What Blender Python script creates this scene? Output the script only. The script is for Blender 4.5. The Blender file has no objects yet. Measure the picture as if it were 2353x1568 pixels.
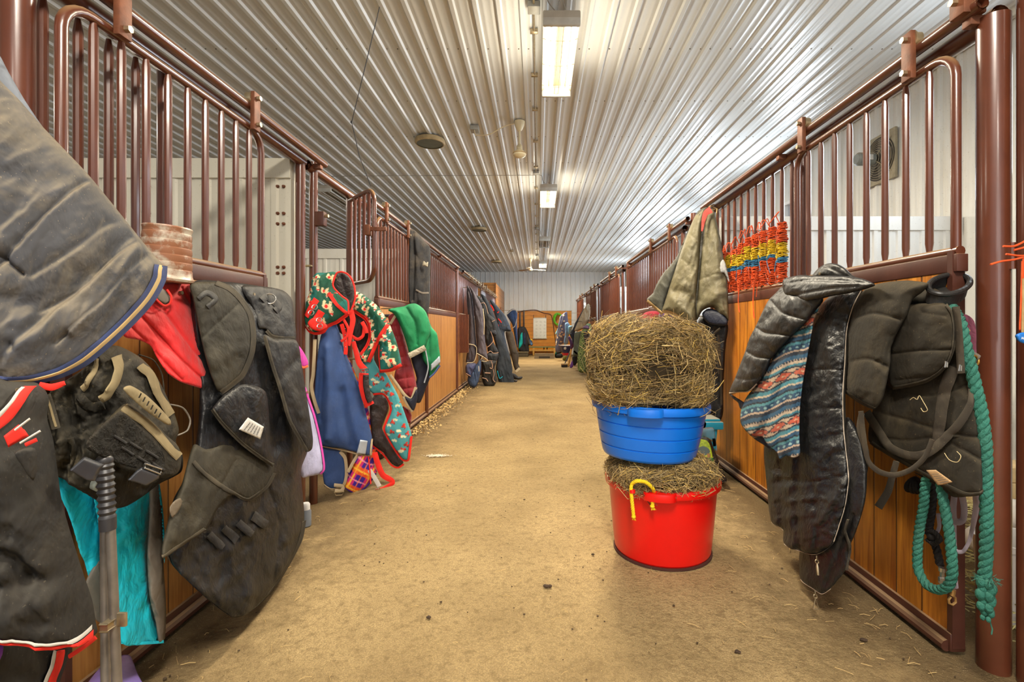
import bpy, bmesh, math, random
import numpy as np
from mathutils import Vector, Matrix
from mathutils.geometry import delaunay_2d_cdt
random.seed(7); RNG = np.random.default_rng(11)
C = bpy.context.scene.collection
F, CX, CY, CH = 1111.0, 1236.0, 755.0, 1.25      # focal length in pixels, vanishing point, eye height
XL, XR = -1.61, 1.677                            # planes of the two stall fronts

def P(px, py, Y):                                # a measured point of the photo at depth Y, in metres
    return Vector(((px-CX)*Y/F, Y, CH-(py-CY)*Y/F))
def S(r, g, b):
    f = lambda c: (c/255/12.92) if c <= 10 else (((c/255)+.055)/1.055)**2.4
    return (f(r), f(g), f(b), 1.0)

# ---------------------------------------------------------------- materials
class NT:
    def __init__(s, name):
        s.m = bpy.data.materials.new(name); s.m.use_nodes = True
        s.t = s.m.node_tree; s.b = s.t.nodes['Principled BSDF']; s.out = s.t.nodes['Material Output']
    def n(s, typ, **kw):
        nd = s.t.nodes.new(typ)
        for k, v in kw.items(): setattr(nd, k, v)
        return nd
    def l(s, a, b): s.t.links.new(a, b)
    def coord(s):
        if not hasattr(s, '_tc'): s._tc = s.n('ShaderNodeTexCoord')
        return s._tc.outputs['Object']
    def noise(s, scale, detail=3, rough=.55, stretch=None, dist=0):
        nz = s.n('ShaderNodeTexNoise'); nz.inputs['Scale'].default_value = scale
        nz.inputs['Detail'].default_value = detail; nz.inputs['Roughness'].default_value = rough
        nz.inputs['Distortion'].default_value = dist
        v = s.coord()
        if stretch:
            mp = s.n('ShaderNodeMapping'); mp.inputs['Scale'].default_value = stretch
            s.l(v, mp.inputs['Vector']); v = mp.outputs['Vector']
        s.l(v, nz.inputs['Vector'])
        return nz.outputs['Fac']
    def ramp(s, fac, lo, hi, a=(0,0,0,1), b=(1,1,1,1)):
        r = s.n('ShaderNodeValToRGB'); e = r.color_ramp.elements
        e[0].position = lo; e[1].position = hi; e[0].color = a; e[1].color = b
        s.l(fac, r.inputs['Fac']); return r.outputs['Color']
    def math(s, op, a, b=None):
        m = s.n('ShaderNodeMath', operation=op)
        for i, v in enumerate((a, b)):
            if v is None: continue
            if isinstance(v, (int, float)): m.inputs[i].default_value = v
            else: s.l(v, m.inputs[i])
        return m.outputs[0]
    def mix(s, fac, a, b, mode='MIX'):
        m = s.n('ShaderNodeMix', data_type='RGBA', blend_type=mode)
        for sock, v in ((m.inputs['Factor'], fac), (m.inputs['A'], a), (m.inputs['B'], b)):
            pass
        fi, ai, bi = m.inputs[0], m.inputs[6], m.inputs[7]
        for sock, v in ((fi, fac), (ai, a), (bi, b)):
            if isinstance(v, (int, float)): sock.default_value = v
            elif isinstance(v, tuple): sock.default_value = v
            else: s.l(v, sock)
        return m.outputs[2]
    def bump(s, h, strength=.3, dist=.005, prev=None):
        b = s.n('ShaderNodeBump'); b.inputs['Strength'].default_value = strength
        b.inputs['Distance'].default_value = dist; s.l(h, b.inputs['Height'])
        if prev is not None: s.l(prev, b.inputs['Normal'])
        return b.outputs['Normal']
    def up(s, lo, hi):                            # how far a surface faces upward (dust settles there)
        g = s.n('ShaderNodeNewGeometry'); sp = s.n('ShaderNodeSeparateXYZ')
        s.l(g.outputs['Normal'], sp.inputs[0])
        return s.ramp(sp.outputs['Z'], lo, hi)
    def fin(s, col=None, rough=None, nrm=None, **kw):
        if col is not None:
            if isinstance(col, tuple): s.b.inputs['Base Color'].default_value = col
            else: s.l(col, s.b.inputs['Base Color'])
        if rough is not None:
            if isinstance(rough, (int, float)): s.b.inputs['Roughness'].default_value = rough
            else: s.l(rough, s.b.inputs['Roughness'])
        if nrm is not None: s.l(nrm, s.b.inputs['Normal'])
        for k, v in kw.items(): s.b.inputs[k.replace('_', ' ')].default_value = v
        return s.m

def plain(name, col, rough=.5, var=.18, vs=12, bump=.15, bs=60, metal=0, dust=None, **kw):
    t = NT(name)
    dark = tuple(c*(1-var) for c in col[:3])+(1,); light = tuple(min(1, c*(1+var)) for c in col[:3])+(1,)
    c = t.ramp(t.noise(vs, 4), .3, .7, dark, light)
    if dust:
        dc, lo, hi, amt = dust
        c = t.mix(t.math('MULTIPLY', t.up(lo, hi), amt), c, dc)
    nr = t.bump(t.noise(bs, 3), bump, .003) if bump else None
    return t.fin(c, rough, nr, Metallic=metal, **kw)

def fabric(name, col, rough=.8, dust=None, damt=.5, wr=.5, ws=9, sheen=.0, weave=900, spec=.3, stretch=(1,1,.8)):
    """woven cloth: tone variation, dusty patches, small wrinkles and a fine weave"""
    t = NT(name)
    dark = tuple(c*.72 for c in col[:3])+(1,); light = tuple(min(1, c*1.25) for c in col[:3])+(1,)
    c = t.ramp(t.noise(5, 3, .6), .3, .72, dark, light)
    if dust:
        f = t.ramp(t.noise(3.6, 5, .68, dist=.6), .47, .78)
        c = t.mix(t.math('MULTIPLY', f, damt*.75), c, dust)
        c = t.mix(t.math('MULTIPLY', t.up(.15, .95), damt*.7), c, dust)
        sp = t.ramp(t.noise(150, 1, .5), .71, .76)
        c = t.mix(t.math('MULTIPLY', sp, .3), c, dust)
    b = t.bump(t.noise(ws, 4, .58, stretch, dist=.35), wr*.8, .045)
    b = t.bump(t.noise(weave, 1, .5), .12, .001, b)
    t.b.inputs['Sheen Weight'].default_value = sheen
    t.b.inputs['Specular IOR Level'].default_value = spec
    return t.fin(c, rough, b)

def attr_fabric(name, rough=.8, wr=.3):
    t = NT(name); a = t.n('ShaderNodeAttribute'); a.attribute_name = 'Col'
    n1 = t.noise(9, 4, .55, (1,1,.5), dist=.8)
    c = t.mix(t.math('MULTIPLY', t.ramp(t.noise(6, 5), .35, .75), .22), a.outputs['Color'], (.05,.045,.04,1))
    rid = t.math('ABSOLUTE', t.math('SUBTRACT', n1, .5))
    t.b.inputs['Specular IOR Level'].default_value = .3
    return t.fin(c, rough, t.bump(t.noise(900, 1), .1, .001, t.bump(rid, wr, .05)))

def planks(name, axis, w, light, dark, vertical=True, rough=.38, stain=.35):
    """varnished boards: each board its own tone, grain along its length, a groove at each joint"""
    t = NT(name); sp = t.n('ShaderNodeSeparateXYZ'); t.l(t.coord(), sp.inputs[0])
    u = t.math('DIVIDE', sp.outputs[axis], w)
    idx = t.math('FLOOR', u); fr = t.math('FRACT', u)
    wn = t.n('ShaderNodeTexWhiteNoise', noise_dimensions='1D'); t.l(idx, wn.inputs['W'])
    st = {'X': (14, 1, 14), 'Y': (1, 14, 14), 'Z': (1, 1, 14)}
    st = (16, 16, 1.1) if vertical else ((1.1, 16, 16))
    off = t.n('ShaderNodeVectorMath', operation='ADD'); cb = t.n('ShaderNodeCombineXYZ')
    for i in range(3): t.l(t.math('MULTIPLY', wn.outputs['Value'], 7.0), cb.inputs[i])
    t.l(t.coord(), off.inputs[0]); t.l(cb.outputs[0], off.inputs[1])
    mp = t.n('ShaderNodeMapping'); mp.inputs['Scale'].default_value = st; t.l(off.outputs[0], mp.inputs[0])
    nz = t.n('ShaderNodeTexNoise'); nz.inputs['Scale'].default_value = 2.2; nz.inputs['Detail'].default_value = 4
    nz.inputs['Distortion'].default_value = 1.2; t.l(mp.outputs[0], nz.inputs['Vector'])
    c = t.ramp(nz.outputs['Fac'], .28, .72, dark, light)
    c = t.mix(t.math('MULTIPLY', wn.outputs['Value'], .38), c, dark)
    kn = t.ramp(t.noise(5.5, 1, .4, (1, 1, .6)), .17, .21, (1,1,1,1), (0,0,0,1))
    c = t.mix(t.math('MULTIPLY', kn, .55), c, tuple(x*.25 for x in dark[:3])+(1,))
    st_ = t.ramp(t.noise(2.1, 5, .6), .5, .8)
    c = t.mix(t.math('MULTIPLY', st_, stain), c, tuple(x*.4 for x in dark[:3])+(1,))
    e = t.math('MINIMUM', fr, t.math('SUBTRACT', 1.0, fr))
    g = t.ramp(e, .012, .035)
    c = t.mix(g, tuple(x*.25 for x in dark[:3])+(1,), c)
    nr = t.bump(g, .5, .004, t.bump(nz.outputs['Fac'], .08, .003))
    return t.fin(c, rough, nr)

# ---------------------------------------------------------------- mesh helpers
class MB:
    def __init__(s): s.v = []; s.f = []
    def add(s, vs, fs):
        o = len(s.v); s.v += [tuple(v) for v in vs]; s.f += [tuple(i+o for i in f) for f in fs]; return s
    def box(s, x0, x1, y0, y1, z0, z1, M=None):
        vs = [Vector((x, y, z)) for z in (z0, z1) for y in (y0, y1) for x in (x0, x1)]
        if M: vs = [M @ v for v in vs]
        return s.add(vs, [(0,2,3,1),(4,5,7,6),(0,1,5,4),(2,6,7,3),(0,4,6,2),(1,3,7,5)])
    def bbox(s, x0, x1, y0, y1, z0, z1, b=.006, M=None):       # box with bevelled edges
        bm = bmesh.new(); bmesh.ops.create_cube(bm, size=1)
        for v in bm.verts:
            v.co = Vector(((x0+x1)/2+v.co.x*(x1-x0), (y0+y1)/2+v.co.y*(y1-y0), (z0+z1)/2+v.co.z*(z1-z0)))
        bmesh.ops.bevel(bm, geom=bm.edges[:], offset=b, segments=2, affect='EDGES', profile=.5)
        bm.verts.index_update()
        s.add([(M @ v.co if M else v.co) for v in bm.verts], [[v.index for v in f.verts] for f in bm.faces]); bm.free(); return s
    def tube(s, pts, r, n=12, caps=True, closed=False, flat=1.0, up=None):
        pts = [Vector(p) for p in pts]; m = len(pts)
        rr = r if isinstance(r, (list, tuple, np.ndarray)) else [r]*m
        tg = []
        for i in range(m):
            a = pts[(i-1) % m] if (closed or i > 0) else pts[0]; b = pts[(i+1) % m] if (closed or i < m-1) else pts[-1]
            d = b-a; tg.append(d.normalized() if d.length > 1e-9 else Vector((0,0,1)))
        u = Vector(up) if up else (Vector((0,0,1)) if abs(tg[0].z) < .9 else Vector((1,0,0)))
        nrm = (u - tg[0]*u.dot(tg[0])).normalized(); vs = []
        for i in range(m):
            nrm = (nrm - tg[i]*nrm.dot(tg[i]))
            nrm = nrm.normalized() if nrm.length > 1e-6 else Vector((1,0,0))
            bn = tg[i].cross(nrm)
            for k in range(n):
                a = 2*math.pi*k/n
                vs.append(pts[i]+nrm*(math.cos(a)*rr[i]*flat)+bn*(math.sin(a)*rr[i]))
        fs = []
        for i in range(m if closed else m-1):
            j = (i+1) % m
            for k in range(n):
                k2 = (k+1) % n; fs.append((i*n+k, i*n+k2, j*n+k2, j*n+k))
        if caps and not closed:
            fs.append(tuple(range(n-1, -1, -1))); fs.append(tuple((m-1)*n+k for k in range(n)))
        return s.add(vs, fs)
    def pipe(s, pts, r, t, n=16):                                # open hollow pipe
        s.tube(pts, r, n, caps=False); s.tube(pts, r-t, n, caps=False)
        return s
    def cyl(s, a, b, r, r2=None, n=16, caps=True): return s.tube([a, b], [r, r if r2 is None else r2], n, caps)
    def lathe(s, prof, c=(0,0,0), n=32, sx=1, sy=1, M=None, closed=False):
        vs = []; c = Vector(c)
        for r, z in prof:
            for k in range(n):
                a = 2*math.pi*k/n; v = Vector((r*sx*math.cos(a), r*sy*math.sin(a), z))
                vs.append((M @ v if M else v)+c)
        fs = []
        for i in range(len(prof)-1):
            for k in range(n):
                k2 = (k+1) % n; fs.append((i*n+k, i*n+k2, (i+1)*n+k2, (i+1)*n+k))
        if not closed:
            if prof[0][0] > 1e-6: fs.append(tuple(range(n-1, -1, -1)))
            if prof[-1][0] > 1e-6: fs.append(tuple((len(prof)-1)*n+k for k in range(n)))
        return s.add(vs, fs)
    def sphere(s, c, r, n=10, sc=(1,1,1)):
        prof = [(max(1e-4, math.sin(math.pi*i/n))*r, -math.cos(math.pi*i/n)*r) for i in range(n+1)]
        vs = []
        for q, z in prof:
            for k in range(n*2):
                a = math.pi*k/n; vs.append((c[0]+q*math.cos(a)*sc[0], c[1]+q*math.sin(a)*sc[1], c[2]+z*sc[2]))
        fs = [(i*2*n+k, i*2*n+(k+1) % (2*n), (i+1)*2*n+(k+1) % (2*n), (i+1)*2*n+k) for i in range(n) for k in range(2*n)]
        return s.add(vs, fs)
    def rope(s, path, r, pitch=.05, n=7):                        # three laid strands
        path = resample3(path, r*.45); d = 0
        for q in range(3):
            pts = []; d = 0; prev = None
            nrm = None
            for i, p in enumerate(path):
                t = (path[min(i+1, len(path)-1)]-path[max(i-1, 0)]).normalized()
                if nrm is None:
                    u = Vector((0,-1,0)) if abs(t.y) < .9 else Vector((1,0,0)); nrm = (u-t*u.dot(t)).normalized()
                else: nrm = (nrm-t*nrm.dot(t)).normalized()
                if prev is not None: d += (p-prev).length
                prev = p
                a = 2*math.pi*(d/pitch+q/3); bn = t.cross(nrm)
                pts.append(p+(nrm*math.cos(a)+bn*math.sin(a))*r*.5)
            s.tube(pts, r*.56, n)
        return s
    def mesh(s, name, smooth=35):
        me = bpy.data.meshes.new(name); me.from_pydata(s.v, [], s.f); me.update()
        if smooth:
            me.polygons.foreach_set('use_smooth', [True]*len(me.polygons))
            if smooth < 180: me.set_sharp_from_angle(angle=math.radians(smooth))
        return me
    def build(s, name, mat, parent=None, smooth=35):
        return link(name, s.mesh(name, smooth), mat, parent)

def wloc(o):
    v = Vector(o.location)
    while o.parent: o = o.parent; v += o.location
    return v
def link(name, me, mat, parent=None):
    o = bpy.data.objects.new(name, me)
    if mat is not None and not me.materials: me.materials.append(mat)
    if parent is not None:
        me.transform(Matrix.Translation(-wloc(parent))); o.parent = parent
    else:
        co = np.empty(len(me.vertices)*3); me.vertices.foreach_get('co', co); co = co.reshape(-1, 3)
        c = Vector(((co[:,0].min()+co[:,0].max())/2, (co[:,1].min()+co[:,1].max())/2, co[:,2].min()))
        me.transform(Matrix.Translation(-c)); o.location = c
    C.objects.link(o); return o
def tag(o, label=None, cat=None, group=None, kind=None):
    for k, v in (('label', label), ('category', cat), ('group', group), ('kind', kind)):
        if v: o[k] = v
    return o
def thing(name, label, cat, loc=(0,0,0), group=None):
    o = bpy.data.objects.new(name, None); o.location = loc; o.empty_display_size = .1; C.objects.link(o)
    return tag(o, label, cat, group)
def struct(o, label=None): o['kind'] = 'structure'; return o
def copy_tree(o, dloc, label=None, parent=None, root=True):
    c = o.copy(); C.objects.link(c)
    if root: c.location = Vector(o.location)+Vector(dloc)
    else: c.parent = parent
    if label: c['label'] = label
    for ch in list(o.children): copy_tree(ch, None, None, c, False)
    return c
def catmull(pts, step, closed=False):
    p = np.array(pts, float); m = len(p); out = []
    for i in range(m if closed else m-1):
        if closed: a, b, c, d = p[(i-1) % m], p[i], p[(i+1) % m], p[(i+2) % m]
        else: a, b, c, d = p[max(i-1, 0)], p[i], p[i+1], p[min(i+2, m-1)]
        L = np.linalg.norm(c-b); k = max(1, int(math.ceil(L/step)))
        # centripetal-like: limit tangents so long segments next to short ones do not overshoot
        m1 = (c-a)/2; m2 = (d-b)/2
        for mm in (m1, m2):
            n_ = np.linalg.norm(mm)
            if n_ > L*.8 and n_ > 0: mm *= L*.8/n_
        for j in range(k):
            t = j/k; t2 = t*t; t3 = t2*t
            out.append((2*t3-3*t2+1)*b+(t3-2*t2+t)*m1+(-2*t3+3*t2)*c+(t3-t2)*m2)
    if not closed: out.append(p[-1])
    return np.array(out)
def resample3(path, step): return [Vector(v) for v in catmull([tuple(p) for p in path], step)]

# ---------------------------------------------------------------- draped cloth
def _hash(ix, iy, seed):
    h = (ix*374761393+iy*668265263+seed*974711) & 0xffffffff
    h = ((h ^ (h >> 13))*1274126177) & 0xffffffff
    return ((h ^ (h >> 16)) & 0xffff)/65535.0
def vnoise(x, y, seed=0):
    ix = np.floor(x).astype(np.int64); iy = np.floor(y).astype(np.int64); fx = x-ix; fy = y-iy
    fx = fx*fx*(3-2*fx); fy = fy*fy*(3-2*fy)
    a = _hash(ix, iy, seed); b = _hash(ix+1, iy, seed); c = _hash(ix, iy+1, seed); d = _hash(ix+1, iy+1, seed)
    return (a*(1-fx)+b*fx)*(1-fy)+(c*(1-fx)+d*fx)*fy
def fbm(x, y, seed=0, o=3):
    s = 0; a = .5
    for k in range(o): s = s+a*vnoise(x*2**k, y*2**k, seed+k*17); a *= .5
    return s/(1-.5**o)
def segdist(q, a, b):
    d = b-a; L = (d*d).sum() or 1e-9
    t = np.clip(((q-a)@d)/L, 0, 1)
    return np.linalg.norm(q-(a+t[:,None]*d), axis=1)
def polydist(q, line):
    a = line[:-1]; d = line[1:]-a; L = (d*d).sum(1)+1e-9; out = []
    for k in range(0, len(q), 4000):
        r = q[k:k+4000,None,:]-a[None]
        t = np.clip((r*d).sum(2)/L, 0, 1)
        e = r-t[:,:,None]*d; out.append(np.sqrt((e*e).sum(2).min(1)))
    return np.concatenate(out) if out else np.zeros(0)
def inside(q, poly):
    x1, y1 = poly[:,0], poly[:,1]; x0, y0 = np.roll(x1, 1), np.roll(y1, 1); out = []
    dy = np.where(np.abs(y0-y1) < 1e-12, 1e-12, y0-y1)
    for k in range(0, len(q), 4000):
        qx, qy = q[k:k+4000,0:1], q[k:k+4000,1:2]
        t = ((y1 > qy) != (y0 > qy)) & (qx < (x0-x1)*(qy-y1)/dy+x1)
        out.append(t.sum(1) % 2 == 1)
    return np.concatenate(out) if out else np.zeros(0, bool)
def dX(xa, ya=0, xb=None, yb=None):               # hangs against a plane running along the aisle, X drifting from xa (height ya) to xb
    xb = xa if xb is None else xb; yb = ya+1 if yb is None else yb
    def f(q):
        t = np.clip((q[:,1]-ya)/(yb-ya), -.3, 1.3); X = xa+(xb-xa)*t
        o = q[:,0]-CX
        return F*X/np.where(np.abs(o) < 1, 1, o)
    return f
def dY(ya, pa=0, yb=None, pb=1, ax=1):
    yb = ya if yb is None else yb
    return lambda q: ya+(yb-ya)*np.clip((q[:,ax]-pa)/(pb-pa), -.3, 1.3)
def dpl(*anch):                                  # plane through three measured points (px, py, Y)
    A = np.array([[a[0], a[1], 1] for a in anch], float); w = np.linalg.solve(A, np.array([1/a[2] for a in anch]))
    return lambda q: 1/(q[:,0]*w[0]+q[:,1]*w[1]+w[2])
DL, DR, DC = (.5, -.87, 0), (-.5, -.87, 0), (0, -1, 0)
class Cloth:
    """A hanging piece of cloth: outline, the surface it hangs against, puffiness, folds and creases."""
    def __init__(s, poly, dep, bulge=.04, R=40, g=6, d=DL, folds=(), noise=None, edge=8, seed=1, back=None, round_=True, lift=0):
        s.out = catmull(poly, g, True) if round_ else np.array(poly, float)
        if not round_:
            s.out = np.vstack([np.linspace(s.out[i], s.out[(i+1) % len(s.out)], max(2, int(np.linalg.norm(s.out[(i+1) % len(s.out)]-s.out[i])/g)+1))[:-1] for i in range(len(s.out))])
        s.dep, s.bulge, s.R, s.g, s.d = dep, bulge, R, g, np.array(d)
        s.folds = [(catmull(f[:-2], 12) if len(f) > 4 else np.array(f[:-2], float), f[-2], f[-1]) for f in folds]
        s.ns, s.edge, s.seed, s.lift = noise, edge, seed, lift
        s.back = back if back is not None else .012+.3*bulge
        s.line = np.vstack([s.out, s.out[:1]])
    def prof(s, dist): t = np.clip(dist/s.R, 0, 1); return np.sqrt(np.maximum(0, 1-(1-t)**2))
    def off(s, q, dist):
        w = np.clip(dist/s.edge, 0, 1); w = w*w*(3-2*w)
        o = s.bulge*s.prof(dist)
        e = np.zeros(len(q))
        for f in s.folds:
            pp, wd, amp = f
            dd = polydist(q, pp)/wd
            if amp < 0 and wd < 7: e += amp*np.exp(-dd)*(dd < 6)         # stitched seam / sharp crease
            else: e += amp*np.exp(-dd*dd)
        if s.ns is not None:
            for (amp, su, sv, ang) in ([s.ns] if not isinstance(s.ns, list) else s.ns):
                a = math.radians(ang); x = q[:,0]*math.cos(a)+q[:,1]*math.sin(a); y = -q[:,0]*math.sin(a)+q[:,1]*math.cos(a)
                n1 = fbm(x/su+.35*vnoise(x/su/2, y/sv/2, s.seed+5), y/sv, s.seed, 3)
                e += amp*((1-2*np.abs(2*n1-1))*.6+(n1-.5)*.8)
        return o+e*w+s.lift
    def place(s, q, o, extra=0):
        Y = s.dep(q); p = np.stack([(q[:,0]-CX)*Y/F, Y, CH-(q[:,1]-CY)*Y/F], 1)
        return p+s.d*(o+extra)[:,None]
    def pt(s, px, py, lift=.004):
        q = np.array([[px, py]], float)
        dd = polydist(q, s.line) if inside(q, s.out)[0] else np.zeros(1)
        return Vector(s.place(q, s.off(q, dd), lift)[0])
    def pts(s, path, lift=.004, step=8, smooth=True):
        return [s.pt(x, y, lift) for x, y in (catmull(path, step) if smooth else path)]
    def build(s, name, mat, parent=None, color=None):
        n = len(s.out); lo = s.out.min(0); hi = s.out.max(0); g = s.g
        xs = np.arange(lo[0]+g*.5, hi[0], g); ys = np.arange(lo[1]+g*.5, hi[1], g*.87)
        gx, gy = np.meshgrid(xs, ys); gx = gx+(np.arange(len(ys)) % 2*g*.5)[:,None]
        q = np.stack([gx.ravel(), gy.ravel()], 1); q = q[inside(q, s.out)]
        dq = polydist(q, s.line); k = dq > g*.55; q = q[k]
        ex = []                                   # extra vertices along stitched seams so they stay crisp
        for pp, wd, amp in s.folds:
            if amp < 0 and wd < 7:
                r = catmull(pp, g) if len(pp) > 2 else np.linspace(pp[0], pp[1], max(2, int(np.linalg.norm(pp[1]-pp[0])/g)+1))
                tn = np.gradient(r, axis=0); tn /= np.linalg.norm(tn, axis=1)[:,None]+1e-9; nn = np.stack([-tn[:,1], tn[:,0]], 1)
                for k_ in (0, -1, 1): ex.append(r+nn*k_*max(1.6, wd*.6))
        if ex:
            ex = np.vstack(ex); ex = ex[inside(ex, s.out)]; ex = ex[polydist(ex, s.line) > g*.5] if len(ex) else ex
        if len(ex):
            near = np.array([np.min((ex[:,0]-a)**2+(ex[:,1]-b)**2) for a, b in q]) if len(q) else np.zeros(0)
            q = np.vstack([q[near > (g*.6)**2], ex])
        allq = np.vstack([s.out, q])
        vo, _, fo, *_ = delaunay_2d_cdt([Vector(v) for v in allq], [], [list(range(n))], 1, 1e-4)
        vo = np.array([tuple(v) for v in vo])
        dist = polydist(vo, s.line); dist[dist < 1e-3] = 0
        off = s.off(vo, dist)
        front = s.place(vo, off)
        bk = s.place(vo, np.minimum(off-.004, -s.back*s.prof(dist)+s.lift)*(dist > 0)+off*(dist <= 0))
        m = len(vo); rim = dist <= 0
        idx = np.full(m, -1); j = m; vb = []
        for i in range(m):
            if rim[i]: idx[i] = i
            else: idx[i] = j; j += 1; vb.append(bk[i])
        V = [tuple(v) for v in front]+[tuple(v) for v in vb]
        Fs = []
        for f in fo:
            f = list(f); a = vo[f[0]]; b = vo[f[1]]; c = vo[f[2]]
            if (b[0]-a[0])*(c[1]-a[1])-(b[1]-a[1])*(c[0]-a[0]) > 0: f = f[::-1]
            Fs.append(tuple(f))
            fb = tuple(int(idx[i]) for i in f[::-1])
            if not all(rim[i] for i in f): Fs.append(fb)
        me = bpy.data.meshes.new(name); me.from_pydata(V, [], Fs); me.update()
        me.polygons.foreach_set('use_smooth', [True]*len(me.polygons))
        if color is not None:
            cc = np.ones((len(V), 4), np.float32); cf = np.array(color(vo), np.float32)
            cc[:m,:3] = cf; cc[m:,:3] = cf[~rim]
            at = me.color_attributes.new('Col', 'FLOAT_COLOR', 'POINT'); at.data.foreach_set('color', cc.ravel())
        s.obj = link(name, me, mat, parent); return s.obj

def ribbon(path, w, ptf, th=.003, step=8, smooth=True, lift=.004, twist=None):
    """flat webbing along a measured path; w = its width there in pixels (number or list); ptf(px, py, lift) -> point"""
    q = catmull(path, step) if smooth else np.array(path, float)
    n = len(q)
    ww = np.interp(np.linspace(0, 1, n), np.linspace(0, 1, len(w)), w) if isinstance(w, (list, tuple)) else np.full(n, float(w))
    t = np.gradient(q, axis=0); t /= np.linalg.norm(t, axis=1)[:,None]+1e-9; nr = np.stack([-t[:,1], t[:,0]], 1)
    mb = MB(); vs = []
    for i in range(n):
        a = q[i]-nr[i]*ww[i]/2; b = q[i]+nr[i]*ww[i]/2
        for (r, l) in ((a, 0), (q[i]*.5+a*.5, th), (q[i], th*1.15), (q[i]*.5+b*.5, th), (b, 0)): vs.append(ptf(r[0], r[1], lift+l))
        for r in (b, a): vs.append(ptf(r[0], r[1], lift-th))
    fs = [(i*7+k, i*7+(k+1) % 7, (i+1)*7+(k+1) % 7, (i+1)*7+k) for i in range(n-1) for k in range(7)]
    fs += [tuple(range(6, -1, -1)), tuple((n-1)*7+k for k in range(7))]
    return mb.add(vs, fs)
def ydep(Y0, Y1=None, a=0, b=1, ax=1):            # ribbon support: depth changing along px or py
    Y1 = Y0 if Y1 is None else Y1
    def f(px, py, l):
        v = (px, py)[ax]; t = min(1.3, max(-.3, (v-a)/(b-a))); return P(px, py, Y0+(Y1-Y0)*t)+Vector(DC)*l
    return f
def xdep(xa, ya=0, xb=None, yb=1, d=DL):
    dd = dX(xa, ya, xb, yb)
    def f(px, py, l): return P(px, py, float(dd(np.array([[px, py]], float))[0]))+Vector(d)*l
    return f
def ring(c, r, t, nrm, n=20, sx=1):               # a metal ring
    nrm = Vector(nrm).normalized(); u = nrm.orthogonal().normalized(); v = nrm.cross(u)
    return [Vector(c)+u*math.cos(2*math.pi*k/n)*r*sx+v*math.sin(2*math.pi*k/n)*r for k in range(n)]
# ---------------------------------------------------------------- shared materials
TAN = S(186,160,118)
m_pipe = plain('brown_pipe_paint', S(90,47,30), .30, .15, 6, .05, 40, dust=(S(170,140,100), .25, .95, .85), Coat_Weight=.4, Coat_Roughness=.15)
m_pipe2 = plain('brown_angle_iron', S(78,43,32), .45, .2, 8, .1, 60, dust=(S(160,130,95), .4, .95, .8))
m_rust = plain('rusty_bracket', S(112,66,42), .6, .35, 20, .3, 80, metal=.2, dust=(S(165,135,100), .4, .9, .7))
m_bolt = plain('dull_bolt', S(176,160,130), .35, .2, 30, .1, 80, metal=.8)
m_plankR = planks('right_boards', 'Y', .142, S(216,142,44), S(140,74,16), stain=.45)
m_plankL = planks('left_boards', 'Y', .142, S(206,150,82), S(152,96,44), stain=.4)
m_plankB = planks('back_boards', 'Z', .185, S(242,166,40), S(190,112,20), vertical=False, stain=.12)
m_plankT = planks('tack_boards', 'Z', .24, S(196,134,64), S(150,92,38), vertical=False, stain=.25)
def white_metal(name, col, dirt, amt, rough=.36, lo=.5, hi=.8, streak=(1,1,.25)):
    t = NT(name)
    f = t.ramp(t.noise(2.2, 4, .65, streak), lo, hi)
    c = t.mix(t.math('MULTIPLY', f, amt), col, dirt)
    sp = t.ramp(t.noise(75, 1, .5), .70, .74)
    c = t.mix(t.math('MULTIPLY', sp, .5*amt), c, S(110,90,60))
    return t.fin(c, rough)
m_ceil = white_metal('ceiling_panel', S(207,209,208), S(180,170,148), .32, .30, streak=(1,.12,1))
m_wallm = white_metal('white_wall_panel', S(222,222,218), S(196,184,158), .5, .4)
m_part = white_metal('partition_panel', S(214,210,194), S(176,158,122), .4, .42, .45, .85)

def ribbed(w0, w1, sp, at, major=.020, minor=.0022):
    """profile of a ribbed steel sheet: list of (along, height)"""
    out = [(w0, 0)]; n0 = int(math.floor((w0-at)/sp)); k = n0
    while at+k*sp < w1:
        c = at+k*sp
        for dx, h in ((-.030, 0), (-.016, major), (.016, major), (.030, 0), (sp*.33-.014, 0), (sp*.33-.007, minor), (sp*.33+.007, minor), (sp*.33+.014, 0),
                      (sp*.67-.014, 0), (sp*.67-.007, minor), (sp*.67+.007, minor), (sp*.67+.014, 0)):
            if w0 < c+dx < w1: out.append((c+dx, h))
        k += 1
    out.append((w1, 0)); return out
HC = CH+130*23.1/F          # ceiling height
DB, XO, XFAR = 23.1, 4.03, -11.0
# ceiling
pr = ribbed(XFAR, XO+.05, .195, .06)
mb = MB(); ys = [-5, 1, 4, 8.2, 12.3, 16.4, 20.5, DB+.05]; vs = []
for y in ys: vs += [(x, y, HC-h) for x, h in pr]
n = len(pr); mb.add(vs, [(j*n+i, j*n+i+1, (j+1)*n+i+1, (j+1)*n+i) for j in range(len(ys)-1) for i in range(n-1)])
ceiling = struct(mb.build('ceiling', m_ceil, None, 20))
mb = MB()
for y in np.arange(3.6, 22.8, 1.07):
    for k in range(-30, 20):
        x = .06+.195*k
        for dx in ((.045,) if (k+int(y)) % 3 else (.045, -.05)):
            mb.cyl((x+dx, y, HC-.001), (x+dx, y, HC-.006), .008, .005, 6)
o = mb.build('screw', plain('zinc_screw', S(120,112,100), .4, metal=.6), ceiling); o['kind'] = 'stuff'
# roof beam edge just overhead, at the top of the frame
struct(MB().bbox(-1.78, -1.30, 3.50, 3.585, HC-.05, HC+.005, .01).build('trim_1', plain('rusty_beam', S(120,82,58), .7, .3, 15), None))
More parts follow.
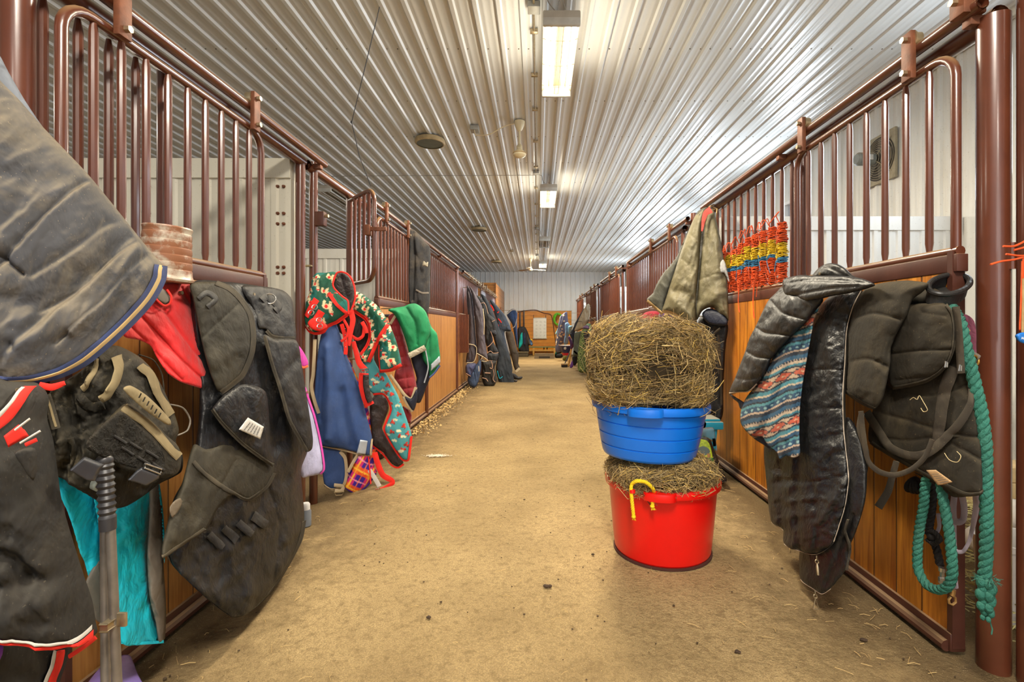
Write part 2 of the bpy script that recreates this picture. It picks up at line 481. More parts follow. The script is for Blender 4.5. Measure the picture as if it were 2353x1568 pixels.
# walls
pr = ribbed(XFAR, XO, .2257, .0)
def wall_xz(pr, y, z0, z1, s=-1): 
    n = len(pr); return MB().add([(x, y+s*h, z0) for x, h in pr]+[(x, y+s*h, z1) for x, h in pr], [(i, i+1, n+i+1, n+i) for i in range(n-1)])
struct(wall_xz(pr, DB, 0, HC).build('wall_back', m_wallm, None, 20))
wb = bpy.data.objects['wall_back']
MB().box(-1.30, 1.6, DB-.055, DB-.03, 0.02, CH+40*DB/F).build('wood_cladding', m_plankB, wb)
MB().box(-1.32, 1.62, DB-.075, DB-.03, CH+40*DB/F, CH+40*DB/F+.03).build('cap_rail', plain('cap_tin', S(190,188,180), .4), wb)
WIN = [(7.15, 7.85), (11.0, 11.7), (14.8, 15.5), (18.7, 19.4), (3.2, -1)]
WIN = [(a, b) for a, b in WIN if b > a]; WZ0, WZ1 = 2.20, 3.28
def wall_yz(y0, y1, z0, z1): 
    pr = ribbed(y0, y1, .2257, .1); n = len(pr)
    return [(XO-h, y, z0) for y, h in pr]+[(XO-h, y, z1) for y, h in pr], [(i, i+1, n+i+1, n+i) for i in range(n-1)]
mb = MB(); yy = -5
for a, b in WIN:
    mb.add(*wall_yz(yy, a, 0, HC)); mb.add(*wall_yz(a, b, 0, WZ0)); mb.add(*wall_yz(a, b, WZ1, HC)); yy = b
mb.add(*wall_yz(yy, DB, 0, HC))
struct(mb.build('wall_right', m_wallm, None, 20))
pr = ribbed(-5, DB, .2257, .1); n = len(pr)
struct(MB().add([(XFAR+h, y, 0) for y, h in pr]+[(XFAR+h, y, HC) for y, h in pr], [(i+1, i, n+i, n+i+1) for i in range(n-1)]).build('wall_left', m_wallm, None, 20))
struct(MB().box(XO-.06, XO-.02, -5, DB, HC-.09, HC-.005).build('trim_2', plain('eave_trim', S(214,210,200), .4), None))
m_frame = plain('window_vinyl', S(236,236,236), .35, .04)
t = NT('window_glass'); t.b.inputs['Transmission Weight'].default_value = 1; t.b.inputs['Roughness'].default_value = .05; t.b.inputs['IOR'].default_value = 1.02
m_glass = t.m
for i, (a, b) in enumerate(WIN):
    mb = MB()
    for (y0, y1, z0, z1) in ((a, a+.05, WZ0, WZ1), (b-.05, b, WZ0, WZ1), (a, b, WZ0, WZ0+.05), (a, b, WZ1-.05, WZ1), ((a+b)/2-.02, (a+b)/2+.02, WZ0, WZ1)):
        mb.bbox(XO-.05, XO+.05, y0, y1, z0, z1, .005)
    w = struct(mb.build('window_%d' % (i+1), m_frame, None))
    MB().box(XO+.005, XO+.01, a+.03, b-.03, WZ0+.03, WZ1-.03).build('pane', m_glass, w)
# partitions between stalls: white ribbed steel with a flat cap
def partition(y, x0, x1, ztop, m, cap=.13):
    xa, xb = min(x0, x1), max(x0, x1); pr = ribbed(xa, xb, .2257, .04, .012); n = len(pr)
    mb = MB(); 
    for s in (-1, 1):
        mb.add([(x, y+s*(.03+h), .02) for x, h in pr]+[(x, y+s*(.03+h), ztop-.02) for x, h in pr], [(i, i+1, n+i+1, n+i) for i in range(n-1)])
    for x in (xa, xb): mb.box(x-.005, x+.005, y-.032, y+.032, .02, ztop-.02)
    w = struct(mb.build('wall_partition', m, None, 20))
    MB().box(xa-.006, xb+.006, y-.05, y+.05, ztop-cap, ztop).build('cap_trim', m, w)
    return w
w = partition(3.27, -1.66, -4.7, 2.385, m_part)
mb = MB()
for z in (.3, .75, 1.15, 1.62, 1.66, 1.95, 2.02, 2.2):
    for x in (-1.70, -1.74, -2.6):
        mb.cyl((x, 3.235, z), (x, 3.222, z), .012, .008, 8)
o = mb.build('rivet', m_rust, w); o['kind'] = 'stuff'
for y in (6.6, 9.6, 12.9, 16.2): partition(y, -1.68, -4.7, 2.33, m_wallm)
for y in (4.62, 8.5, 12.35, 16.2, 20.0): partition(y, 1.75, XO-.03, 2.31, m_wallm)
# tack room at the far end of the left row
tr = struct(MB().box(-4.6, XL, 18.3, DB-.06, 0.01, 2.98).build('wall_tack_room', m_plankT, None))
MB().box(XL-.005, XL+.03, 18.28, 18.36, 0.01, 2.98).build('corner_board', plain('corner_board', S(150,96,44), .5), tr)
MB().bbox(XL+.002, XL+.05, 20.6, 20.68, 1.9, 2.15, .01).build('hasp', m_rust, tr)

# floor
t = NT('packed_dirt_floor')
n1 = t.noise(1.3, 5, .62); n2 = t.noise(9, 4, .65); n3 = t.noise(55, 3, .6); 
c = t.ramp(n1, .3, .72, S(134,113,77), S(194,168,120))
c = t.mix(t.math('MULTIPLY', t.ramp(n2, .35, .7), .5), c, S(166,142,98))
c = t.mix(t.math('MULTIPLY', t.ramp(n3,   .5, .72), .4), c, S(112,92,62))
sp = t.n('ShaderNodeSeparateXYZ'); t.l(t.coord(), sp.inputs[0])
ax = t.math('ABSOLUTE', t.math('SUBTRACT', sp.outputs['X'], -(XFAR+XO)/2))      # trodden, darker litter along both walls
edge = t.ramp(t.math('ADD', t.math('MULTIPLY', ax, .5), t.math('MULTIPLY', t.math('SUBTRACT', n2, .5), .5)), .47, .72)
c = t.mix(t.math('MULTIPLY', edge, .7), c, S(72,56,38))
vo = t.n('ShaderNodeTexVoronoi'); vo.inputs['Scale'].default_value = 34; t.l(t.coord(), vo.inputs['Vector'])
spk = t.ramp(vo.outputs['Distance'], .045, .075, (1,1,1,1), (0,0,0,1))
wn = t.ramp(t.noise(6, 2), .52, .6)
c = t.mix(t.math('MULTIPLY', t.math('MULTIPLY', spk, wn), .75), c, S(214,186,120))
vo2 = t.n('ShaderNodeTexVoronoi'); vo2.inputs['Scale'].default_value = 21; t.l(t.coord(), vo2.inputs['Vector'])
c = t.mix(t.math('MULTIPLY', t.ramp(vo2.outputs['Distance'], .03, .09, (1,1,1,1), (0,0,0,1)), .45), c, S(64,48,32))
t.b.inputs['Specular IOR Level'].default_value = .2
n4 = t.noise(170, 2, .6); n5 = t.noise(26, 4, .7)
c = t.mix(t.math('MULTIPLY', t.ramp(n4, .40, .64), .55), c, S(92,75,50))
c = t.mix(t.math('MULTIPLY', t.ramp(n5, .50, .66), .5), c, S(104,85,56))
c = t.mix(t.math('MULTIPLY', t.ramp(n4, .62, .72), .5), c, S(206,182,138))
m_floor = t.fin(c, .9, t.bump(n4, .5, .006, t.bump(n3, .7, .014)))
N = 60; mb = MB(); xs = np.linspace(XFAR, XO, 46); ys = np.concatenate([np.linspace(-5, 1, 5), np.linspace(1.2, 9, 60), np.linspace(9.5, DB, 30)])
X, Yg = np.meshgrid(xs, ys); Z = .012*(fbm(X*1.1+40, Yg*.9+40, 3)-.5)
mb.add(np.stack([X.ravel(), Yg.ravel(), Z.ravel()], 1), [(j*46+i, j*46+i+1, (j+1)*46+i+1, (j+1)*46+i) for j in range(len(ys)-1) for i in range(45)])
struct(mb.build('floor', m_floor, None, 180))

# ---------------------------------------------------------------- stall fronts
ZT, ZH, ZD, ZS, ZP = 2.412, 2.388, 2.316, 1.545, 1.465   # track, header, door top, bar sill, top of boards
def post(side, y, r, ztop, label, x=None, group=None, open_top=False, parts=()):
    x = (XL if side < 0 else XR) if x is None else x
    t = thing('stall_post', label, 'post', (x, y, 0), group)
    MB().cyl((x, y, 0.0), (x, y, ztop), r, n=24).build('pole', m_pipe, t)
    return t
def grille_bars(parent, x, ys, z0, z1, r=.0145, n=10):
    o0 = None
    for y in ys:
        if o0 is None:
            o0 = MB().tube([(x, y, z0), (x, y, z0+.05), (x, y, z1-.05), (x, y, z1)], [r*.55, r, r, r*.55], n).build('bar', m_pipe, parent); y0 = y
        else:
            c = o0.copy(); C.objects.link(c); c.parent = parent; c.location = (0, y-y0, 0)
def slide_door(label, side, y0, y1, nb, low=True, first=None, flip=False, r=.0175, wood=None, hang=True):
    x = side*(1.53 if side < 0 else 1.60); wood = wood or (m_plankL if side < 0 else m_plankR)
    t = thing('stall_door', label, 'door', (x, y0, 0), None)
    R = .10; path = [(x, y0, ZS)]
    for k in range(7):
        a = math.pi/2*k/6; path.append((x, y0+R-R*math.cos(a), ZD-R+R*math.sin(a)))
    for k in range(7):
        a = math.pi/2*k/6; path.append((x, y1-R+R*math.sin(a), ZD-R+R*math.cos(a)))
    path.append((x, y1, ZS)); MB().tube(path, r, 14).build('frame', m_pipe, t)
    ys = [y0+(y1-y0)*(k+1)/(nb+1) for k in range(nb)]
    grille_bars(t, x, ys, ZS, ZD)
    MB().tube([(x, y0-.02, ZS), (x, y1+.02, ZS)], .019, 12).build('sill_pipe', m_pipe, t)
    MB().bbox(x-.022, x+.022, y0-.03, y1+.03, ZP, ZS-.012, .004).build('sill_plate', m_pipe2, t)
    if low:
        MB().box(x-.018, x+.018, y0, y1, .08, ZP).build('board_panel', wood, t)
        mb = MB(); mb.bbox(x-.03, x+.03, y0-.01, y1+.01, .015, .085, .006); mb.tube([(x-side*.035, y0, .035), (x-side*.035, y1, .035)], .022, 10)
        mb.build('kick_rail', m_pipe2, t)
        for y in (y0, y1): MB().box(x-.024, x+.024, y-.012, y+.012, .03, ZS).build('edge_channel', m_pipe2, t)
    if hang:
        for k, y in enumerate((y0+(y1-y0)*.17, y1-(y1-y0)*.10)):
            hg = MB().bbox(x-side*.034-.012, x-side*.034+.012, y-.028, y+.028, ZD-.02, ZT+.085, .004).build('hanger', m_rust, t)
            xx = x-side*.034
            MB().cyl((xx+side*.04, y, ZT+.055), (xx+side*.012, y, ZT+.055), .032, n=16).cyl((xx+side*.012, y, ZT+.055), (xx+side*.006, y, ZT+.055), .038, n=16).build('roller', m_bolt, hg)
            mb = MB()
            for z in (ZT+.055, ZD+.012): mb.cyl((xx-side*.012, y, z), (xx-side*.03, y, z), .013, n=6)
            mb.build('bolt', m_bolt, hg)
    return t
def stall_front(label, side, y0, y1, nb, low=True, wood=None):
    x = XL if side < 0 else XR; wood = wood or (m_plankL if side < 0 else m_plankR)
    t = thing('stall_grille', label, 'stall front', (x, y0, 0))
    ys = [y0+(y1-y0)*(k+.5)/nb for k in range(nb)]
    grille_bars(t, x, ys, ZS, ZH-.02, .0145)
    MB().tube([(x, y0, ZS), (x, y1, ZS)], .02, 12).build('sill_pipe', m_pipe, t)
    MB().bbox(x-.022, x+.022, y0, y1, ZP, ZS-.012, .004).build('sill_plate', m_pipe2, t)
    if low:
        MB().box(x-.018, x+.018, y0+.01, y1-.01, .08, ZP).build('board_panel', wood, t)
        mb = MB(); mb.bbox(x-.03, x+.03, y0, y1, .015, .085, .006); mb.tube([(x-side*.035, y0, .035), (x-side*.035, y1, .035)], .022, 10)
        mb.build('kick_rail', m_pipe2, t)
    return t
def rails(side, pieces, label):
    x = XL if side < 0 else XR; xt = side*(1.53 if side < 0 else 1.60)
    for k, (kind, y0, y1, lab) in enumerate(pieces):
        if kind == 'header':
            o = MB().pipe([(x, y0, ZH), (x, y1, ZH)], .036, .007).build('header_pipe', m_pipe, None)
        else:
            o = MB().pipe([(xt, y0, ZT+.012), (xt, y1, ZT+.012)], .024, .005)
            o = o.build('track_rail', m_pipe, None)
            n = max(2, int((y1-y0)/1.3)+1)
            for i in range(n):
                y = y0+.06+(y1-y0-.12)*i/(n-1)
                MB().bbox(min(x, xt)-.005, max(x, xt)+.005, y-.02, y+.02, ZT-.04, ZT-.005, .003).build('bracket', m_rust, o)
        tag(o, lab, 'pipe' if kind == 'header' else 'rail')
# ---- left side
post(-1, 1.497, .041, 3.0, 'thick brown steel post at the left edge behind the grey blanket', x=-1.612)
slide_door('near left sliding stall door with round-cornered brown bar frame', -1, 1.552, 2.672, 9)
g = thing('stall_grille', 'dark fixed bars behind the near left sliding door', 'stall front', (XL-.06, 1.5, 0))
grille_bars(g, XL-.05, (1.62, 1.745, 1.87, 1.995), .3, ZH-.02, .0155)
MB().tube([(XL-.05, 1.55, ZS), (XL-.05, 2.1, ZS)], .02, 12).build('sill_pipe', m_pipe, g)
MB().box(XL-.068, XL-.032, 1.52, 2.12, .06, ZP).build('board_panel', m_plankL, g)
post(-1, 2.145, .026, ZH, 'dark brown post behind the near left door bars', x=XL-.05)
post(-1, 3.277, .031, ZH, 'brown steel post against the edge of the white partition on the left')
p = post(-1, 3.447, .028, ZT+.02, 'brown post with a square latch box beside the white partition', x=-1.60)
MB().bbox(-1.60+.02, -1.60+.085, 3.42, 3.475, 1.98, 2.08, .004).build('latch_box', m_pipe2, p)
MB().cyl((-1.52, 3.44, 2.05), (-1.49, 3.44, 2.05), .012, n=8).build('latch_bolt', m_bolt, p)
post(-1, 4.13, .026, ZH, 'brown hinge post carrying the swung-out feed gate on the left')
fg = thing('feed_gate', 'small barred feed gate swung out into the aisle on the left', 'gate', (XL, 4.13, 1.6))
a = Vector((-1.595, 4.10, 0)); b = Vector((-1.262, 3.727, 0)); u = (b-a)
zt, zb = 2.335, 1.625
path = [a+Vector((0,0,zt)), a+u*.75+Vector((0,0,zt))]
for k in range(1, 6): path.append(a+u*(.75+.25*math.sin(math.pi/2*k/5))+Vector((0,0,zt-.10*(1-math.cos(math.pi/2*k/5)))))
for k in range(0, 6): path.append(a+u*(.75+.25*math.cos(math.pi/2*k/5))+Vector((0,0,zb+.10*(1-math.sin(math.pi/2*k/5)))))
path.append(a+Vector((0,0,zb))); MB().tube(path, .017, 12).build('frame', m_pipe, fg)
for k in range(5):
    q = a+u*(.04+.19*k); MB().cyl(q+Vector((0,0,zb)), q+Vector((0,0,zt)), .014, n=10).build('bar', m_pipe, fg)
q = a+u*1.02; MB().bbox(q.x-.05, q.x+.09, q.y-.012, q.y+.012, 2.0, 2.03, .003).bbox(q.x-.07, q.x-.03, q.y-.03, q.y+.03, 1.965, 2.045, .006).build('latch', m_rust, fg)
slide_door('second left sliding door beyond the feed gate, partly behind a green blanket', -1, 4.60, 5.70, 9)
stall_front('left barred stall front over golden boards behind the hanging black jacket', -1, 5.74, 9.40, 27)
post(-1, 6.85, .03, 1.5, 'short brown post at the near end of the golden boards on the left', x=XL+.03)
post(-1, 9.46, .034, ZH+.02, 'brown post beyond the golden boards on the left', x=XL+.02)
stall_front('left barred stall front just before the row of dark blankets', -1, 9.55, 12.9, 25)
slide_door('left sliding door hidden by the row of dark blankets', -1, 12.95, 14.1, 8, low=True)
stall_front('farthest left barred stall front before the wooden tack room', -1, 14.2, 18.25, 30)
post(-1, 14.15, .03, ZH, 'far left brown post among the hung dark blankets')
fgl = thing('feed_gate', 'brown barred feed gate hanging folded down on the left wall', 'gate', (-1.5, 9.75, .7))
a = Vector((-1.585, 9.72, 0)); b = Vector((-1.412, 9.80, 0)); u = b-a
mb = MB(); mb.tube([a+Vector((0,0,.76)), b+Vector((0,0,.76)), b+Vector((0,0,1.53)), a+Vector((0,0,1.53))], .012, 8, closed=True); mb.build('frame', m_rust, fgl)
for k in range(1, 8): MB().cyl(a+u*k/8+Vector((0,0,.76)), a+u*k/8+Vector((0,0,1.53)), .012, n=8).build('bar', m_pipe, fgl)
rails(-1, [('header', 0.9, 3.30, 'brown header pipe above the near left stall door'),
           ('track', 0.9, 3.47, 'upper dusty track rail above the near left stall door'),
           ('header', 3.36, 9.5, 'header pipe from the latch post past the feed gate on the left'),
           ('track', 4.45, 9.3, 'track rail over the second left door and its jacket'),
           ('header', 9.42, 18.28, 'far left header pipe above the row of dark blankets'),
           ('track', 9.9, 17.9, 'far left track rail above the row of dark blankets')], '')
# ---- right side
post(1, 1.78, .050, ZH+.005, 'thick brown post right of the teal rope, under the open pipe end')
post(1, 1.69, .046, 3.0, 'brown post at the right edge of the view with orange twine', x=1.735)
dr = slide_door('near right sliding stall door with large round-cornered bar frame', 1, 1.85, 2.985, 8)
stall_front('right stall front whose bars are wrapped with baling twine', 1, 3.12, 4.58, 11)
post(1, 3.06, .024, ZH, 'dark post where the near right door meets the twine-wrapped bars')
post(1, 4.62, .028, ZH+.03, 'brown post at the far end of the twine-wrapped bars')
post(1, 5.2, .034, ZH+.1, 'brown capped post behind the tall khaki rug', group=None)
post(1, 5.56, .03, ZH, 'brown post under an open pipe end left of the khaki rug')
slide_door('right sliding door with bars left of the khaki rug', 1, 5.55, 6.86, 10)
stall_front('right barred stall front left of the khaki rug, with a blue spot', 1, 6.95, 8.9, 16)
post(1, 8.96, .034, ZH+.1, 'brown post right of a bright white gap on the right side')
post(1, 9.5, .03, ZH, 'brown post left of a bright white gap on the right side')
slide_door('farther right sliding door seen above the hay', 1, 9.5, 10.75, 9)
stall_front('farther right barred stall front above the hay', 1, 10.85, 12.7, 15)
post(1, 12.75, .036, ZH+.1, 'brown post between the farther and farthest right stalls')
post(1, 13.3, .03, ZH, 'brown post behind the cream blanket on the right')
slide_door('right sliding door behind the cream blanket', 1, 13.3, 14.5, 9)
stall_front('right barred stall front behind the cream blanket', 1, 14.6, 16.4, 14)
post(1, 16.5, .036, ZH+.1, 'far right brown post beside the dotted blanket')
slide_door('farthest right sliding door beside the dotted blanket', 1, 17.0, 18.2, 9)
stall_front('farthest right barred stall front near the back wall', 1, 18.3, 20.3, 15)
post(1, 20.4, .036, ZH+.1, 'last brown post on the right before the back wall')
rails(1, [('header', 1.752, 4.66, 'header pipe with a dusty open end at upper right'),
          ('track', 1.74, 4.7, 'upper right track rail carrying the near right door'),
          ('header', 5.5, 9.0, 'right header pipe with an open end left of the khaki rug'),
          ('track', 5.16, 8.6, 'right track rail left of the khaki rug'),
          ('header', 9.4, 12.8, 'farther right header pipe with an open end above the hay'),
          ('track', 9.1, 12.3, 'farther right track rail above the hay'),
          ('header', 13.2, 16.6, 'header pipe above the cream blanket'),
          ('track', 12.9, 16.3, 'track rail above the cream blanket'),
          ('header', 17.0, 20.5, 'farthest right header pipe near the back wall'),
          ('track', 16.7, 20.2, 'farthest right track rail near the back wall')], '')

o = [c for c in C.objects if c.get('label', '').startswith('upper right track rail')][0]
eb = MB().bbox(1.555, 1.64, 1.765, 1.83, ZT-.005, ZT+.085, .005).build('end_bracket', m_rust, o)
MB().cyl((1.555, 1.80, ZT+.05), (1.535, 1.80, ZT+.05), .014, n=6).build('bolt', m_bolt, eb)
# ================================================================ LEFT FOREGROUND
DUST = S(150,134,104)
f_grey = fabric('dusty_grey_waxed_cloth', S(68,69,74), .75, S(164,148,118), .7, .35, 9)
f_navyb = fabric('navy_webbing', S(58,72,118), .85, DUST, .15, .1)
f_gold = fabric('straw_stripe', S(206,180,128), .85, None, 0, .1)
f_black = fabric('black_rug_cloth', S(33,32,31), .66, S(112,102,84), .26, .4, 8)
f_blackL = fabric('black_ripstop', S(28,28,30), .58, S(104,96,80), .22, .45, 9)
f_blackG = fabric('black_lining', S(22,23,26), .46, S(96,92,86), .18, .6, 10)
f_olive = fabric('olive_black_cloth', S(36,33,25), .68, S(112,102,78), .28, .4, 9)
f_bind = fabric('black_binding', S(52,48,40), .8, DUST, .3, .1)
f_red = fabric('red_quilt', S(222,42,44), .65, S(236,120,110), .12, .5, 8, sheen=.2)
f_redb = fabric('red_webbing', S(226,44,34), .75, None, 0, .1)
f_white = fabric('white_webbing', S(200,196,190), .85, DUST, .2, .1)
f_turq = fabric('turquoise_cloth', S(30,206,234), .5, S(100,212,220), .15, .8, 9)
f_mesh = fabric('grey_mesh', S(122,114,104), .8, None, 0, .4, 10)
f_bag = fabric('olive_pack_cloth', S(34,31,24), .75, S(138,122,88), .28, .5, 12)
f_bagT = fabric('dusty_tan_strap', S(128,114,84), .85, S(166,148,110), .5, .3)
f_velcro = fabric('black_hairy_velcro', S(30,28,24), .95, S(110,100,84), .3, .9, 40)
m_plk = plain('black_plastic', S(46,48,54), .38, .15, 20, .05)
m_alu = plain('worn_aluminium', S(128,122,116), .38, .2, 20, .05, metal=.55)
m_grip = plain('ribbed_black_grip', S(48,47,50), .42, .12, 20, .05, dust=(DUST, .5, 1, .3))
m_steel = plain('bright_steel', S(190,188,184), .25, .1, 20, 0, metal=.9)
m_tag = plain('white_care_tag', S(206,204,198), .7, .08, 30, .1)
m_ink = plain('grey_print', S(92,90,88), .8, .05, 30, 0)

def cl(name, parent, mat, poly, dep, **kw):
    col = kw.pop('color', None); c = Cloth(poly, dep, **kw); c.build(name, mat, parent, col); return c
def print_lines(parent, c, quad, n, name='print'):
    """rows of unreadably small print on a sewn-in tag: quad = 4 measured corners"""
    q = np.array(quad, float); mb = MB()
    for k in range(n):
        t = (k+.8)/(n+.6); a = q[0]*(1-t)+q[3]*t; b = q[1]*(1-t)+q[2]*t
        x = .08
        while x < .9:
            w = random.uniform(.06, .18); e = min(.94, x+w)
            p0 = a*(1-x)+b*x; p1 = a*(1-e)+b*e; d = (q[3]-q[0])/n*.26
            vs = [c.pt(*p, .0075) for p in (p0, p1, p1+d, p0+d)]
            mb.add(vs, [(0,1,2,3)]); x = e+.035
    mb.build(name, m_ink, parent, 0)

# --- can turned upside down on the blanket bar
t = thing('tin_can', 'rusty ribbed tin can turned upside down behind the grey blanket', 'can', P(374, 650, 1.80))
nt = NT('rusty_tin'); ff = nt.ramp(nt.noise(14, 6, .65), .46, .60)
cc_ = nt.mix(ff, S(140,92,64), S(190,178,160)); met = nt.math('MULTIPLY', ff, .35)
nt.l(met, nt.b.inputs['Metallic']); m_tin = nt.fin(cc_, .45, nt.bump(nt.noise(40, 4), .25, .003))
c0 = P(378, 652, 1.80); prof = [(.0, 0), (.082, 0), (.089, .004), (.091, .012), (.087, .018)]
for k in range(6): z = .026+k*.027; prof += [(.0845-k*.0016, z), (.0838-k*.0016, z+.018), (.0815-k*.0016, z+.0205), (.0815-k*.0016, z+.0235)]
prof += [(.0755, .192), (.0775, .200), (.0755, .205), (.070, .202), (.0, .200)]
MB().lathe(prof, c0+Vector((0,0,.006)), 40, M=Matrix.Rotation(.06, 3, 'Y')).build('ribbed_body', m_tin, t)

# --- red quilted blanket under the can
t = thing('quilted_blanket', 'red quilted blanket hanging in a point beneath the rusty can', 'blanket', P(420, 900, 1.9))
d_ = dX(-1.40, 650, -1.30, 900)
cR = cl('quilted_shell', t, f_red, [(366,655),(400,648),(440,650),(449,668),(456,720),(466,775),(480,840),(499,899),(488,901),(455,891),(415,878),(385,858),(358,818),(346,795),(320,782),(284,772),(296,735),(330,690)], d_,
   bulge=.05, R=60, g=4, edge=6, folds=[((382,712),(430,780),(480,846),5,-.022),((330,728),(400,805),(494,896),5,-.024),((418,660),(462,742),5,-.02),((300,745),(350,800),(420,872),5,-.02),((352,690),(430,775),18,.012),((340,760),(380,800),20,-.02),((455,800),(480,860),16,.012)], noise=(.010,26,60,-40), seed=4)
tg = cl('grey_tongue', t, f_mesh, [(352,668),(366,660),(380,668),(390,682),(391,694),(380,700),(366,693),(356,683)], dX(-1.335), bulge=.012, R=12, g=3, d=DL)
ribbon([(352,668),(360,688),(378,703),(391,698),(394,682),(384,666)], 5, xdep(-1.33), .002, 5).build('red_piping', f_redb, t)
MB().tube([P(x, y, 1.98) for x, y in catmull([(466,898),(462,930),(467,955),(464,992)], 5)], .0035, 8).build('white_cord', f_white, t)

# --- big black rug
t = thing('horse_rug', 'large black horse rug with flaps and a D-ring drooping nearly to the floor', 'horse rug', P(560, 1400, 1.98))
dB = dX(-1.37, 650, -1.20, 1400)
cB = cl('rug_body', t, f_blackG, [(440,655),(520,648),(600,658),(650,668),(672,690),(677,740),(684,800),(700,900),(714,1000),(706,1040),(692,1080),(697,1150),(699,1195),(690,1240),(660,1300),(622,1358),(590,1390),(553,1411),(530,1410),(480,1372),(430,1325),(390,1282),(380,1245),(398,1150),(438,1075),(455,980),(458,880)], dB,
   bulge=.09, R=110, g=5, edge=14, seed=9, noise=[(.026,60,150,-12),(.018,46,60,35),(.007,18,26,-30)], folds=[((600,1060),(640,1190),(625,1340),5,-.014),((430,1290),(520,1350),(580,1330),18,.02),((650,920),(672,1100),(640,1290),20,.022),((560,1130),(590,1250),(560,1390),16,.02),((470,1180),(560,1220),14,-.02),((620,880),(640,1010),24,-.03),((690,1100),(640,1230),16,-.018),((470,1290),(545,1230),(600,1180),12,.014),((500,1330),(560,1285),10,.012),((640,1250),(690,1225),9,-.012)])
ribbon([(383,1252),(395,1286),(432,1324),(482,1370),(531,1407),(552,1408),(590,1387),(622,1355),(660,1297),(690,1238),(698,1195)], 11, cB.pt, .005, 10).build('hem_binding', f_bind, t)
cM = cl('lower_flap', t, f_olive, [(452,1010),(480,1020),(520,1005),(560,1015),(626,1050),(630,1075),(612,1105),(572,1132),(540,1120),(505,1150),(480,1195),(440,1218),(385,1250),(400,1165),(428,1090)], dX(-1.30, 1000, -1.20, 1250), bulge=.03, R=50, g=5, seed=3, noise=(.012,30,70,20), folds=[((545,1040),(500,1120),4,-.008),((470,1080),(460,1160),14,-.02),((440,1100),(415,1200),16,.015)], lift=.10)
ribbon([(454,1042),(480,1070),(520,1100),(560,1128),(575,1130),(612,1104),(629,1074)], 9, cM.pt, .003, 8).build('flap_binding', f_bind, t)
ribbon([(388,1248),(440,1215),(478,1190)], 10, cM.pt, .003, 8).build('flap_binding', f_bind, t)
MB().tube(ring(cM.pt(608,1036,.012), .016, .003, (.6,-.7,.3)), .003, 8, closed=True).build('metal_ring', m_steel, t)
for k in range(4):   # stitched elastic girth panel
    x = 486+k*32; ribbon([(x,1205-k*14),(x+30,1232-k*16)], 18, lambda a, b, l: cB.pt(a, b, l+.012), .006, 8).build('girth_elastic', f_blackL, t)
cT = cl('lining_flap', t, f_blackG, [(497,925),(520,900),(560,880),(608,895),(618,960),(620,1010),(630,1045),(626,1062),(590,1035),(556,1008),(515,966),(491,935)], dX(-1.28, 900, -1.24, 1060), bulge=.022, R=40, g=5, seed=5, noise=[(.012,22,60,-25),(.006,14,18,30)], folds=[((560,890),(590,1000),12,-.018),((520,930),(560,990),4,-.006)], lift=.075)
ribbon([(492,934),(515,966),(556,1008),(590,1035),(627,1060)], 9, cT.pt, .003, 8).build('flap_binding', f_bind, t)
tagp = cl('care_tag', t, m_tag, [(551,976),(571,950),(606,971),(598,998)], dX(-1.25), bulge=.004, R=8, g=3, lift=.115, round_=False)
print_lines(t, tagp, [(556,974),(573,955),(601,972),(594,992)], 5)
cF = cl('rounded_flap', t, f_olive, [(441,656),(470,650),(502,651),(530,664),(556,690),(575,722),(584,768),(582,808),(562,858),(535,882),(512,899),(500,892),(478,830),(457,740),(447,690)], dX(-1.34, 650, -1.27, 900), bulge=.03, R=70, g=5, seed=6, noise=[(.014,40,90,20),(.006,18,24,-30)], lift=.055, folds=[((470,775),(545,705),4,-.009),((540,720),(570,800),20,.012),((500,830),(540,800),20,.014)])
ribbon([(500,653),(530,666),(557,692),(576,724),(583,768),(580,808),(560,857),(534,881),(511,898)], 12, cF.pt, .003, 8).build('flap_binding', f_bind, t)
ribbon([(462,690),(480,676),(500,690),(482,708)], 12, cF.pt, .004, 6).build('stitched_patch', f_blackL, t)
cG = cl('shoulder_flap', t, f_blackL, [(556,662),(600,660),(645,668),(668,688),(675,735),(678,778),(650,778),(622,772),(610,757),(596,755),(584,715)], dX(-1.37, 660, -1.30, 780), bulge=.024, R=45, g=4, seed=7, noise=[(.012,25,60,0),(.005,14,18,30)], lift=.05, folds=[((645,690),(645,770),4,-.006),((585,700),(610,750),8,-.012)])
ribbon([(612,760),(624,772),(650,777),(677,777)], 8, cG.pt, .003, 6).build('flap_binding', f_bind, t)
ribbon([(602,692),(614,684),(640,706),(632,716)], 16, cG.pt, .005, 6).build('ring_tab', f_blackL, t)
MB().tube(ring(cG.pt(619,689,.016), .025, .003, (.5,-.8,.25), 24), .0035, 8, closed=True).build('metal_ring', m_steel, t)
cS = cl('side_flap', t, f_blackL, [(606,770),(628,778),(678,782),(690,830),(704,920),(716,1000),(714,1026),(702,1032),(690,1008),(662,960),(642,890),(622,830)], dX(-1.30, 770, -1.22, 1030), bulge=.02, R=35, g=5, seed=8, noise=[(.014,22,60,-10),(.005,14,18,30)], lift=.07, folds=[((640,870),(665,840),(684,820),10,-.018),((650,860),(690,950),12,.014)])
ribbon([(608,772),(624,832),(643,890),(663,958),(690,1008),(703,1030)], 8, cS.pt, .003, 8).build('flap_binding', f_bind, t)
cl('maker_patch', t, fabric('worn_badge', S(112,100,84), .8), [(398,1152),(408,1136),(422,1130),(425,1142),(416,1160),(404,1172)], dX(-1.2), bulge=.004, R=6, g=3, lift=.075)

